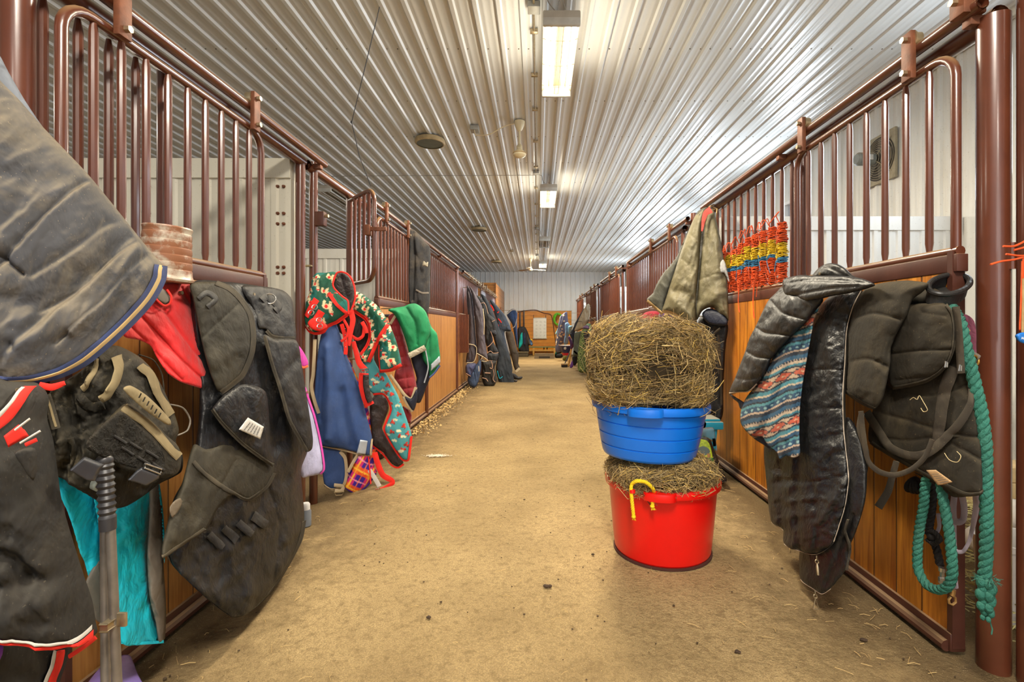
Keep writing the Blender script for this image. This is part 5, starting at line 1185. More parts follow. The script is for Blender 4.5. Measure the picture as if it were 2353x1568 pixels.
hp0 = P(2190,1355,F*1.50/(2190-CX)); MB().cyl(hp0, hp0+Vector((-.004,0,-.022)), .009, n=10).tube([hp0+Vector((-.004,0,-.02)), hp0+Vector((.008,0,-.03)), hp0+Vector((.010,0,-.046)), hp0+Vector((-.002,0,-.056)), hp0+Vector((-.014,0,-.05)), hp0+Vector((-.016,0,-.036)), hp0+Vector((-.008,0,-.027))], .0042, 8).build('bolt_snap', m_brs, t)
# black lead rope with knots
t = thing('lead_rope', 'black lead rope with knots and a steel snap beside the teal rope loop', 'rope', P(2165, 1345, 1.78))
f_blk = fabric('black_lead', S(34,31,30), .7)
bp = lambda pts, X: [P(x, y, F*X/(x-CX)) for x, y in pts]
MB().rope(bp([(2140,1095),(2144,1130),(2140,1180),(2135,1217),(2142,1240),(2152,1262),(2160,1300)], 1.545), .014, .05, 7).build('black_rope', f_blk, t)
MB().sphere(P(2144,1234,F*1.53/(2144-CX)), .020, 8, (1.1,.9,.9)).rope(bp([(2128,1226),(2144,1222),(2160,1238),(2146,1250),(2130,1240)], 1.52), .009, .03, 6).build('knot', f_blk, t)
mb = MB()
for k in range(4): mb.tube(ring(P(2096,1114,F*1.55/(2096-CX))+Vector((0,-.01*k,0)), .030-.003*k, .002, (.3+.2*k,-1,.3*k-.4), 16), .009, 7, closed=True)
mb.build('coiled_knot', f_blk, t)
q = P(2165,1305,F*1.53/(2165-CX)); MB().cyl(q, q+Vector((0,0,-.014)), .012, n=12).cyl(q+Vector((0,0,-.014)), q+Vector((0,0,-.034)), .008, n=10).bbox(q.x-.013, q.x+.013, q.y-.006, q.y+.006, q.z-.06, q.z-.034, .003).build('steel_snap', m_steel, t)

# ---- khaki rug on the far post
f_khaki = fabric('khaki_waxed_canvas', S(92,86,64), .6, S(150,138,106), .3, .6, 6)
f_khakd = fabric('dark_khaki_canvas', S(54,54,46), .65, S(118,110,90), .22, .6, 6)
f_tape = fabric('tan_tape', S(170,142,98), .85)
t = thing('horse_rug', 'tall khaki canvas rug hung by its neck from the post behind the hay', 'horse rug', P(1630, 780, 4.4))
dKh = dpl((1640,485,4.42), (1674,740,4.08), (1488,690,4.75)); kp = lambda e: (lambda px, py, l: P(px, py, float(dKh(np.array([[px, py]], float))[0])-e)+Vector((-.3,-.95,0))*l)
DK = (-.25, -.97, 0)
cK1 = cl('left_flap', t, f_khakd, [(1580,531),(1568,560),(1556,588),(1540,610),(1524,628),(1508,655),(1500,674),(1486,690),(1504,708),(1522,722),(1530,690),(1545,650),(1562,600)], dKh, bulge=.05, R=25, g=3, d=DK, seed=91, noise=(.014,14,50,-35))
ribbon([(1487,691),(1504,706),(1523,722)], 6, lambda a, b, l: cK1.pt(a, b, l+.004), .003, 4).build('tan_hem', f_tape, t)
cK3 = cl('right_panel', t, f_khaki, [(1625,482),(1640,484),(1646,505),(1652,535),(1657,556),(1664,602),(1670,630),(1673,684),(1674,737),(1664,728),(1650,722),(1640,708),(1626,708),(1613,716),(1602,735),(1596,720),(1600,650),(1606,580),(1612,520)], dKh, bulge=.09, R=32, g=3, d=DK, seed=92, edge=6, noise=[(.018,16,60,-6),(.008,14,12,40)], folds=[((1668,632),(1640,634),(1605,645),4,-.012),((1640,500),(1648,600),(1640,700),12,.02),((1606,690),(1630,660),(1660,640),8,-.016),((1625,705),(1640,680),(1668,672),8,.014)])
cK2 = cl('front_panel', t, f_khaki, [(1603,490),(1622,482),(1614,520),(1609,560),(1606,610),(1601,660),(1598,700),(1600,740),(1604,781),(1590,757),(1574,740),(1556,727),(1538,718),(1522,716),(1526,700),(1540,655),(1552,618),(1566,575),(1582,532),(1592,508)], dKh, bulge=.09, R=32, g=3, d=DK, seed=93, edge=6, lift=.05, noise=[(.016,14,60,22),(.008,12,12,40)], folds=[((1562,596),(1580,612),(1600,640),4,-.012),((1580,540),(1600,560),(1607,570),4,-.010),((1550,670),(1580,680),(1596,700),10,-.03),((1545,690),(1560,705),(1590,730),8,.02)])
ribbon([(1522,717),(1538,719),(1556,728),(1574,741),(1590,758),(1603,780)], 7, lambda a, b, l: cK2.pt(a, b, l+.004), .003, 4).build('tan_hem', f_tape, t)
cl('neck_bunch', t, f_khakd, [(1597,505),(1602,490),(1614,482),(1628,480),(1620,495),(1606,512)], dKh, bulge=.05, R=12, g=3, d=DK, lift=.06, noise=(.01,6,10,30))
ribbon([(1634,482),(1622,490),(1616,510),(1613,532)], [16,12,8,4], kp(.14), .003, 4).build('red_strap', fabric('dull_red', S(140,52,44), .8), t)
cl('pale_patch', t, fabric('pale_lining', S(140,140,140), .8), [(1658,600),(1664,608),(1669,628),(1672,650),(1660,630),(1644,632),(1650,612)], dKh, bulge=.01, R=8, g=3, d=DK, lift=.09)
cl('dark_lining', t, f_navyl, [(1613,722),(1626,710),(1642,712),(1660,722),(1672,738),(1668,748),(1645,748),(1625,742)], dKh, bulge=.03, R=14, g=3, d=DK, lift=.02)
MB().tube([P(1635,474,4.5), P(1648,480,4.45), P(1645,500,4.42)], .006, 6).tube([P(1628,476,4.5), P(1640,470,4.48), P(1652,476,4.5)], .006, 6).build('twine_tie', f_tape, t)
t = thing('horse_rug', 'black rug with dark straps under the tall khaki rug, touching the turquoise tote', 'horse rug', P(1640, 965, 4.2))
cl('black_shell', t, f_blackG, [(1598,760),(1612,726),(1640,740),(1672,746),(1668,790),(1664,850),(1662,900),(1662,945),(1655,967),(1636,962),(1618,958),(1606,900),(1600,830)], dpl((1600,760,4.42),(1672,760,4.15),(1640,960,4.22)), bulge=.07, R=28, g=3.5, d=DK, seed=95, noise=(.02,14,50,6), folds=[((1640,760),(1636,850),(1640,950),8,-.04)])
for pts in ([(1655,755),(1640,770),(1648,800),(1652,860)], [(1650,770),(1656,840),(1658,930)]): ribbon(pts, 5, lambda a, b, l: P(a, b, 4.02)+Vector(DK)*l, .003, 5).build('strap', f_bind, t)
ribbon([(1612,968),(1618,975),(1612,985),(1606,983)], 10, lambda a, b, l: P(a, b, 3.92), .006, 4).build('hanging_tail', f_olive, t)
t = thing('horse_rug', 'purple rug with a pale stripe hanging beneath the tall khaki rug', 'horse rug', P(1580, 795, 4.8))
c_ = cl('purple_shell', t, fabric('plum_cloth', S(74,34,92), .7), [(1514,722),(1538,716),(1560,728),(1586,748),(1604,778),(1602,800),(1570,800),(1535,775),(1514,748)], dY(4.9), bulge=.05, R=25, g=3.5, d=DK, noise=(.012,12,30,10))
ribbon([(1532,720),(1527,740),(1524,760)], 9, lambda a, b, l: c_.pt(a, b, l+.004), .003, 4).build('pale_stripe', f_tape, t)
t = thing('horse_rug', 'red rug folded over the rail just above the hay on the right', 'horse rug', P(1490, 745, 5.6))
cl('red_fold', t, fabric('dull_red_cloth', S(150,44,56), .8), [(1466,742),(1474,726),(1486,717),(1507,715),(1520,722),(1516,735),(1505,745),(1485,752)], dY(5.5), bulge=.06, R=14, g=2.5, d=DK, noise=(.012,10,6,-20))
cl('grey_fold', t, f_khakd, [(1506,735),(1520,726),(1518,748),(1506,750)], dY(5.6), bulge=.03, R=8, g=2.5, d=DK)

# baling twine wound on the bars
cols = {'orange': fabric('orange_twine', S(214,84,36), .65), 'yellow': fabric('yellow_twine', S(214,178,34), .6), 'blue': fabric('blue_twine', S(56,120,160), .6)}
xs_ = [1673,1687,1701,1716,1732,1749,1768,1789,1810]; tops = [575,582,574,561,547,538,531,523,512]; YB = [3.12+1.46*(k+.5)/11 for k in range(11)][::-1]
for i in range(9):
    Y = YB[i+1] if i+1 < 11 else YB[-1]; x = XR; zt_ = CH-(tops[i]-CY)*Y/F; zb_ = CH-(684-i*1.6-CY)*Y/F
    zb_ = max(zb_, ZS+.02)
    t = thing('twine_hank', 'orange, yellow and blue baling twine wound on bar, %s from the khaki rug' % ('first second third fourth fifth sixth seventh eighth ninth'.split()[i]), 'twine', (x, Y, zb_), 'baling twine wound on the stall bars')
    H = zt_-zb_; r_ = np.random.default_rng(i+3)
    segs = [('orange', 0, .46+r_.uniform(-.07,.07)-.01*i)]; s0 = segs[0][2]; s1 = s0+r_.uniform(.05,.13); s2 = s1+r_.uniform(.2,.28)+.02*(4-i)*(i < 4)
    segs += [('blue', s0, s1), ('yellow', s1, s2), ('orange', s2, 1.0)]
    for cn, a, b in segs:
        mb = MB(); n = max(3, int((b-a)*H/.012)); pts = []
        for lay in range(2):
            pts = []
            for k in range(n*9+1):
                u = k/(n*9); ang = 2*math.pi*k/9+lay; z = zb_+H*(a+(b-a)*u)
                rr = .019+.007*lay+.004*math.sin(3*ang+k*.11)+r_.normal(0,.0025)+.006*math.sin(math.pi*min(1, max(0, (z-zb_)/H)))*(1+.3*math.sin(k*.05+i))
                pts.append((x+rr*math.cos(ang), Y+rr*math.sin(ang), z+r_.normal(0,.0035)))
            mb.tube(pts, .0046, 5)
        for q_ in range(2 if cn != 'blue' else 1):
            z = zb_+H*(a+(b-a)*r_.uniform(.2,1)); p = Vector((x-.03, Y+r_.uniform(-.02,.02), z))
            mb.tube(resample3([p, p+Vector((-.012, r_.uniform(-.02,.02), r_.uniform(-.03,.03))), p+Vector((-.012, r_.uniform(-.03,.03), r_.uniform(-.12,.02)))], .012), .0025, 5)
        mb.build(cn+'_winding', cols[cn], t)
    mb = MB()
    for q_ in range(2):
        p = Vector((x-.02, Y, zt_)); mb.tube(resample3([p, p+Vector((-.02, r_.uniform(-.03,.03), .05)), p+Vector((-.03, r_.uniform(-.06,.06), .06)), p+Vector((-.045, r_.uniform(-.07,.07), .0))], .012), .003, 5)
    if i in (1, 4, 6):
        p = Vector((x-.055, Y, zb_+.1)); e = r_.uniform(.16, .3); mb.tube(resample3([p, p+Vector((-.015, .02, -.1)), p+Vector((-.02, .01, -.1-e)), p+Vector((-.022, -.015, -.12-e)), p+Vector((-.015,.03,-.1-e*.5)), p], .02), .0028, 5)
    mb.build('loose_end', cols['orange'], t)
# orange twine and blue tag on the rightmost post
t = thing('twine_loop', 'orange twine tied round the rightmost post with a blue tag', 'twine', P(2340, 790, 1.60))
T_ = lambda x, y, Y=1.585: P(x, y, Y)
for pts in ([(2276,608),(2300,601),(2330,597),(2370,586)], [(2305,566),(2330,566),(2352,556),(2370,545)], [(2312,584),(2340,588),(2372,588)], [(2330,575),(2350,570),(2380,560)], [(2352,590),(2354,680),(2348,760),(2356,765)], [(2358,590),(2362,680),(2356,760)], [(2350,600),(2347,690),(2344,758)], [(2344,758),(2350,764),(2360,762)]):
    MB().tube(resample3([T_(x, y) for x, y in pts], .015), .0034, 6).build('orange_strand', cols['orange'], t)
cl('blue_tag', t, plain('blue_tag', S(24,110,196), .4, .05), [(2337,772),(2342,766),(2356,764),(2372,768),(2372,784),(2356,790),(2344,786)], dY(1.57), bulge=.003, R=5, g=3, d=DC)
def letters(par, txt, loc, size, m, rot=(math.pi/2,0,0), name='lettering'):
    cu = bpy.data.curves.new(name, 'FONT'); cu.body = txt; cu.size = size; cu.extrude = .0006; cu.align_x = 'CENTER'; cu.align_y = 'CENTER'
    tmp = bpy.data.objects.new('tmp', cu); C.objects.link(tmp); tmp.location = loc; tmp.rotation_euler = rot
    bpy.context.view_layer.update(); dg = bpy.context.evaluated_depsgraph_get()
    me = bpy.data.meshes.new_from_object(tmp.evaluated_get(dg)); me.transform(tmp.matrix_world); bpy.data.objects.remove(tmp); bpy.data.curves.remove(cu)
    me.materials.clear(); return link(name, me, m, par)
letters(t, 'AL', P(2351, 778, 1.562), .011, plain('white_print', S(230,230,230), .6))
MB().tube([T_(2350,764,1.575), T_(2352,690,1.58), T_(2352,640,1.58)], .004, 6).build('tan_toggle', f_tape, t)
lt = thing('latch_bracket', 'brown steel latch bracket on the right side of the thick right post', 'bracket', P(2300, 620, 1.76))
MB().bbox(1.725, 1.768, 1.72, 1.745, P(0,620,1.75).z, P(0,560,1.75).z, .004).build('latch_plate', m_pipe2, lt)
MB().cyl((1.70,1.733,P(0,560,1.75).z), (1.70,1.733,P(0,620,1.75).z), .012, n=10).build('latch_pin', m_pipe, lt)

# exhaust fan on the outer wall
t = thing('wall_fan', 'square exhaust fan with wire guard and grey motor on the right wall', 'fan', (XO-.05, 5.6, 2.55))
y0, y1 = F*XO/(2067-CX), F*XO/(1996-CX); yc = (y0+y1)/2; zc = CH-(366-CY)*yc/F
m_fan = plain('dusty_fan_metal', S(158,148,124), .6, .2, 12, .2, dust=(TAN, .3, .9, .6))
h2 = (y1-y0)/2; MB().bbox(XO-.05, XO-.018, y0, y1, zc-h2*1.12, zc+h2*1.12, .006).build('mount_plate', m_fan, t)
mb = MB()
for k in range(9):
    r_ = .045+k*.0265; mb.tube(ring((XO-.11+.008*k, yc, zc), r_, .002, (1,0,0), 32), .0028, 5, closed=True)
for k in range(4): a = math.pi/4+k*math.pi/2; mb.tube([(XO-.11, yc+.05*math.cos(a), zc+.05*math.sin(a)), (XO-.05, yc+.28*math.cos(a), zc+.28*math.sin(a))], .005, 6)
mb.build('wire_guard', m_fan, t)
MB().cyl((XO-.053, yc, zc), (XO-.0525, yc, zc), .25, n=32).build('opening_shade', plain('opening_shade_paint', S(60,54,46), .8), t)  # flat dark disc, colour stands in for the shade of the opening
for k in range(5):
    a = 2*math.pi*k/5+.3; R_ = Matrix.Rotation(a, 3, 'X'); vs = [Vector((XO-.06-.012*s, yc, zc))+R_ @ Vector((s*.012, w, r)) for r, w in ((.03,.03),(.22,.07)) for s, w in ((-1,-w),(1,w))]
    MB().add(vs, [(0,1,3,2)]).build('fan_blade', plain('fan_blade', S(96,88,74), .6), t, 0)
mo = MB().cyl((XO-.30, yc, zc), (XO-.13, yc, zc), .075, n=24).cyl((XO-.32, yc, zc), (XO-.30, yc, zc), .055, .075, n=24).build('motor', plain('grey_motor', S(120,124,120), .45, .1, 12, .05, dust=(TAN, .4, .95, .7)), t)
MB().bbox(XO-.23, XO-.17, yc-.079, yc-.07, zc-.03, zc+.03, .002).build('rating_plate', m_tag, mo)
# turquoise storage tote and packaged rug on the floor
m_tote = plain('turquoise_tote', S(20,150,186), .4, .08, 8, .05, dust=(S(150,130,100), .5, .95, .8))
t = thing('storage_tote', 'turquoise lidded storage tote on the floor behind the blue tub', 'tote', (1.32, 4.2, 0))
x1 = P(1652,0,4.0).x; x0 = x1-.44; z1 = .49
def taper(x0, x1, y0, y1, z0, z1, k, m, name, par, b=.02):
    bm = bmesh.new(); bmesh.ops.create_cube(bm, size=1)
    for v in bm.verts:
        s_ = 1 if v.co.z > 0 else k; v.co = Vector(((x0+x1)/2+v.co.x*(x1-x0)*s_, (y0+y1)/2+v.co.y*(y1-y0)*s_, z0+(v.co.z+.5)*(z1-z0)))
    bmesh.ops.bevel(bm, geom=bm.edges[:], offset=b, segments=3, affect='EDGES', profile=.5); bm.verts.index_update()
    return MB().add([v.co for v in bm.verts], [[v.index for v in f.verts] for f in bm.faces]).build(name, m, par)
taper(x0, x1, 4.0, 4.55, .003, z1-.04, .84, m_tote, 'tote_body', t)
MB().bbox(x0-.03, x1+.03, 3.97, 4.58, z1-.075, z1-.01, .012).bbox(x0-.012, x1+.012, 3.99, 4.56, z1-.012, z1+.012, .01).build('tote_lid', m_tote, t)
t = thing('rug_package', 'clear plastic package with a green grass label leaning on the turquoise tote', 'package', P(1630, 1120, 3.85))
cPk = cl('dark_rug_roll', t, f_blackG, [(1590,1005),(1625,1000),(1640,1030),(1652,1060),(1664,1090),(1670,1104),(1655,1112),(1600,1118),(1580,1060)], dpl((1590,1005,3.95),(1670,1100,3.80),(1600,1118,3.80)), bulge=.08, R=30, g=4, d=DC, noise=(.01,14,20,30))
def pack_col(q):
    c = base_col(len(q), L3(36,104,44)); up_ = q[:,1] < 1052
    c[up_] = L3(150,170,40); n_ = fbm(q[:,0]/4, q[:,1]/3, 8); c[up_ & (q[:,1] < 1028)] = (L3(96,128,30)*.6+.8*L3(170,180,60)*n_[:,None])[up_ & (q[:,1] < 1028)]
    c[ell(q, (1616,1036), (15,10), .1)] = L3(70,84,84); c[ell(q, (1601,1040), (9,8))] = L3(70,84,84)
    for x in (1608,1614,1626,1630): c[(np.abs(q[:,0]-x) < 2) & (q[:,1] > 1042) & (q[:,1] < 1052)] = L3(140,100,60)
    return c
cl('grass_label', t, attr_fabric('printed_card', .4, .05), [(1580,1012),(1622,1012),(1632,1024),(1638,1050),(1644,1092),(1590,1100),(1575,1050)], dpl((1590,1005,3.85),(1670,1100,3.72),(1600,1118,3.71)), bulge=.006, R=12, g=1.6, d=DC, color=pack_col)
nt = NT('clear_vinyl'); nt.b.inputs['Transmission Weight'].default_value = .92; nt.b.inputs['Roughness'].default_value = .12; nt.b.inputs['IOR'].default_value = 1.15
m_vin = nt.fin(S(225,228,230), None, nt.bump(nt.noise(30, 3), .5, .01))
cl('clear_sleeve', t, m_vin, [(1600,990),(1638,983),(1644,1005),(1648,1040),(1640,1020),(1620,1004),(1600,1012)], dY(3.78), bulge=.02, R=10, g=3, d=DC, noise=(.01,6,8,30), back=.002)
ribbon([(1640,1008),(1642,1026)], 7, lambda a, b, l: P(a, b, 3.74), .002, 4).build('white_sticker', m_tag, t)
# things glimpsed in the stall past the right posts
for k, (z, lab) in enumerate(((.01, 'lowest'), (.112, 'middle'), (.214, 'topmost'))): tag(MB().bbox(3.0, 3.95, 3.2+.02*k, 3.45, z, z+.1, .008).build('timber_rail', plain('pale_timber', S(196,172,128), .8, .2, 8), None), lab+' pale timber rail of the stack glimpsed between the two right posts', 'timber')
t = thing('white_bucket', 'white plastic bucket on the stall floor between the two right posts', 'bucket', (1.98, 2.0, 0))
MB().lathe([(.0,.004),(.11,.004),(.115,.02),(.135,.32),(.145,.32),(.145,.345),(.13,.345),(.105,.03),(0,.03)], (2.05,2.08,.004), 28).build('bucket_body', plain('white_plastic', S(208,204,196), .45, .06), t)
t = thing('feed_sack', 'rolled white feed sack on the bedding between the two right posts', 'sack', (2.32, 2.35, 0))
MB().sphere((2.42,2.45,.30), .11, 10, (1,1.5,.7)).sphere((2.42,2.52,.12), .14, 10, (1,1.2,.7)).build('sack_cloth', plain('white_sack', S(206,200,190), .8, .1, 10, .5), t)
t = thing('bedding', 'pale hay bedding strewn on the stall floor past the right post', 'hay')
mb = MB()
for k in range(2600):
    p = Vector((RNG.uniform(1.85,3.9), RNG.uniform(1.9,4.4), RNG.uniform(.01,.09))); a = RNG.uniform(0,6.28); L = RNG.uniform(.05,.16)
    mb.tube([p, p+Vector((L*math.cos(a), L*math.sin(a), RNG.uniform(-.02,.04)))], .0025, 3, False)
o = mb.build('loose_hay', plain('bedding_hay', S(186,178,120), .8, .3, 20, 0), t); t['kind'] = 'stuff'
# ================================================================ CENTRE: TUBS AND HAY
def tub_profile(rb, rt, h, t_=.006, lip=.022, groove=()):
    pr = [(0,.002),(rb-.02,.0),(rb-.006,.004),(rb,.016)]
    zs = sorted(list(np.linspace(.016, h-.05, 25))+[gz+d for gz in groove for d in (-.004, -.0015, .0015, .004)])
    for z in zs:
        u = (z-.016)/(h-.066); r = rb+(rt-rb)*(max(0, u)**.85)
        pr.append((r-(.005 if any(abs(z-gz) < .002 for gz in groove) else 0), z))
    pr += [(rt+.002,h-.045),(rt+lip*.9,h-.042),(rt+lip,h-.036),(rt+lip,h-.012),(rt+lip*.85,h-.003),(rt+lip*.4,h),(rt+.003,h-.002),(rt-t_,h-.012)]
    for k in range(8): u = k/7; pr.append(((rt-t_)+(rb-t_-rt+t_)*u, h-.03-(h-.05)*u))
    pr.append((0, .018)); return pr
def handle_tab(mb, c, ang, r, z, w=.17):
    """thickened lip section carrying the rope holes"""
    n = 12; vs = []
    for k in range(n+1):
        a = ang+(k/n-.5)*w/r; e = .030*math.sin(math.pi*min(1, max(0, (k/n-.0)*1)))**.35
        for (q, zz) in ((r-.002, z), (r+e, z-.002), (r+e+.003, z-.02), (r+e, z-.042), (r-.002, z-.046)):
            vs.append((c[0]+q*math.cos(a), c[1]+q*math.sin(a), zz))
    return mb.add(vs, [(i*5+k, i*5+(k+1) % 5, (i+1)*5+(k+1) % 5, (i+1)*5+k) for i in range(n) for k in range(5)])
m_redt = plain('red_tub_plastic', S(226,14,10), .34, .06, 5, .03, 40, Coat_Weight=.15)
m_blut = plain('blue_tub_plastic', S(10,112,222), .36, .06, 5, .03, 40, Coat_Weight=.12)
m_yel = fabric('yellow_rope', S(236,200,30), .7)
RC = Vector((.705, 2.75, .006)); rh = .416
t = thing('muck_tub', 'red plastic tub standing on the aisle floor with a yellow rope handle', 'tub', RC)
mb = MB().lathe(tub_profile(.265, .297, rh), RC, 72)
ang = math.atan2(-1, -.30); handle_tab(mb, RC, ang, .322, RC.z+rh-.002, .17); handle_tab(mb, RC, ang+math.pi, .322, RC.z+rh-.002, .17)
mb.build('tub_shell', m_redt, t, 50)
MB().lathe([(.262,-.004),(.272,-.004),(.272,.006),(.262,.006)], RC, 48).build('dirty_base', plain('mud_ring', S(70,34,24), .9), t)
Yr = 2.435
hpth = [P(1456,1188,Yr), P(1453,1160,Yr), P(1450,1128,Yr+.01), P(1452,1113,Yr+.02), P(1464,1106,Yr-.0), P(1484,1109,Yr-.0), P(1499,1122,Yr), P(1502,1132,Yr+.02), P(1500,1145,Yr), P(1499,1164,Yr)]
ro = MB().rope(hpth, .0095, .034, 7).build('rope_handle', m_yel, t)
mb = MB()
for q in (hpth[0], hpth[-1]):
    mb.sphere(q, .012, 7, (1,1,.8))
    for k in range(14): mb.cyl(q, q+Vector((RNG.normal(0,.006), RNG.normal(0,.006), -.018)), .0022, .001, 4)
mb.build('frayed_end', m_yel, ro)
for px, py in ((1452,1126),(1503,1136)): MB().cyl(P(px,py,Yr+.02)+Vector((0,-.01,.004)), P(px,py,Yr+.02)+Vector((0,-.012,-.012)), .015, n=14).build('rope_boss', m_redt, t)
BC = Vector((.624, 2.73, .545)); bh = .302
t = thing('muck_tub', 'blue plastic tub stacked on the hay in the red tub', 'tub', BC)
mb = MB().lathe(tub_profile(.252, .298, bh, groove=(.065,.130,.195,.255)), (0,0,0), 72, sx=1.02, sy=.98, M=Matrix.Rotation(.035, 3, 'Y'))
mb.v = [tuple(Vector(v)+BC) for v in mb.v]
handle_tab(mb, BC, math.atan2(-1, -.28), .318, BC.z+bh, .18); handle_tab(mb, BC, math.atan2(-1, -.28)+math.pi, .318, BC.z+bh, .18)
mb.build('tub_shell', m_blut, t, 50)
# hay
nt = NT('hay_stems'); at_ = nt.n('ShaderNodeAttribute'); at_.attribute_name = 'Col'
nt.b.inputs['Specular IOR Level'].default_value = .25; m_hay = nt.fin(at_.outputs['Color'], .65)
def hay(name, label, c, size, n, seed, power=2.6, zcut=None, top=True, long_=1.0):
    """a heap of dry stems round a packed core"""
    r_ = np.random.default_rng(seed); c = Vector(c); sx, sy, sz = size
    V, Fc, Cc = [], [], []
    pal = [S(176,148,98), S(150,124,82), S(204,176,118), S(124,102,70), S(186,162,112), S(104,86,60), S(218,184,98), S(144,128,92)]
    # packed core, darkened to paint shade into the gaps
    nu, nv = 56, 30; base = len(V)
    for i in range(nv+1):
        ph = -math.pi/2+math.pi*i/nv
        for k in range(nu):
            th = 2*math.pi*k/nu
            f = lambda w, e: math.copysign(abs(w)**e, w)
            e1 = 2/power
            x, y, z = f(math.cos(ph), e1)*f(math.cos(th), e1), f(math.cos(ph), e1)*f(math.sin(th), e1), f(math.sin(ph), e1)
            if z > 0 and sz > .2: z *= 1-.30*max(0, x-.05)**1.4-.16*max(0, -x-.45)
            w = .90+.10*math.sin(5*th+3*ph+seed)*math.cos(4*ph+2*th)
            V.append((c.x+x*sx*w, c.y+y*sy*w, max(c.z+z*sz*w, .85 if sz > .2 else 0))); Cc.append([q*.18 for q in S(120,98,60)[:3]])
    for i in range(nv):
        for k in range(nu): Fc.append((base+i*nu+k, base+i*nu+(k+1) % nu, base+(i+1)*nu+(k+1) % nu, base+(i+1)*nu+k))
    for j in range(n):
        th, ph = r_.uniform(0, 2*math.pi), math.asin(r_.uniform(-.95, 1))
        if math.sin(th) > .35 and r_.random() < .55: th = -th
        f = lambda w, e: math.copysign(abs(w)**e, w); e1 = 2/power
        x, y, z = f(math.cos(ph), e1)*f(math.cos(th), e1), f(math.cos(ph), e1)*f(math.sin(th), e1), f(math.sin(ph), e1)
        nrm = Vector((x/sx, y/sy, z/sz)).normalized(); d = r_.uniform(.88, 1.0)+abs(r_.normal(0, .035))
        w = 1+.07*math.sin(5*th+3*ph+seed)*math.cos(4*ph+2*th)+.06*math.sin(2*th+1.1*seed)*math.cos(2.3*ph)+.035*math.sin(11*th-7*ph)
        if z > 0 and sz > .2: z *= 1-.30*max(0, x-.05)**1.4-.16*max(0, -x-.45)
        p = c+Vector((x*sx, y*sy, z*sz))*d*w
        if sz > .2 and p.z < .868 and r_.random() < .95: continue
        u = nrm.orthogonal().normalized(); v = nrm.cross(u); a = r_.uniform(0, 2*math.pi)
        lay = Vector((1, 0, .12)) if r_.random() < .4 else (u*math.cos(a)+v*math.sin(a))    # many stems lie along the flake
        dr = (lay-nrm*lay.dot(nrm)).normalized()+nrm*abs(r_.normal(0, .22)) if r_.random() > .05 else (nrm+u*r_.normal(0,.5)+v*r_.normal(0,.5))
        dr.normalize(); L = r_.uniform(.05, .17)*long_; rad = r_.uniform(.0007, .0015)
        if r_.random() < .07: rad *= 1.7; L *= 1.25
        bend = Vector((r_.normal(0,1), r_.normal(0,1), r_.normal(0,.7)-.3))*L*.16
        q = [p-dr*L*.5, p+bend*.6, p+dr*L*.5-nrm*L*.10]
        if zcut and q[2].z < zcut and abs(q[2].x-c.x) > sx*.9: q[2].z = zcut
        uu = dr.orthogonal().normalized(); vv = dr.cross(uu); o_ = len(V)
        for m_, pp in enumerate(q):
            for k in range(3):
                ang_ = 2*math.pi*k/3; V.append(tuple(pp+(uu*math.cos(ang_)+vv*math.sin(ang_))*rad))
        col = np.array(pal[r_.integers(len(pal))][:3])*r_.uniform(.6, 1.35)*(1.0 if d > .96 else .55)  # deeper stems darkened: shade between them is painted into the colour
        Cc += [list(col)]*9
        for m_ in range(2):
            for k in range(3): Fc.append((o_+m_*3+k, o_+m_*3+(k+1) % 3, o_+m_*3+3+(k+1) % 3, o_+m_*3+3+k))
    me = bpy.data.meshes.new(name); me.from_pydata(V, [], Fc); me.update()
    cc = np.ones((len(V), 4), np.float32); cc[:,:3] = np.clip(np.array(Cc), 0, 1)
    me.color_attributes.new('Col', 'FLOAT_COLOR', 'POINT').data.foreach_set('color', cc.ravel())
    o = link(name, me, m_hay, None); tag(o, label, 'hay', None, 'stuff'); return o
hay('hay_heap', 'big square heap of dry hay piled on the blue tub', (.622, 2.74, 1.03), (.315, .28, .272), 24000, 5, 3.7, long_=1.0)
hay('hay_layer', 'layer of hay filling the red tub beneath the blue tub', (.70, 2.74, .445), (.285, .285, .10), 9000, 6, 2.6, long_=.8)

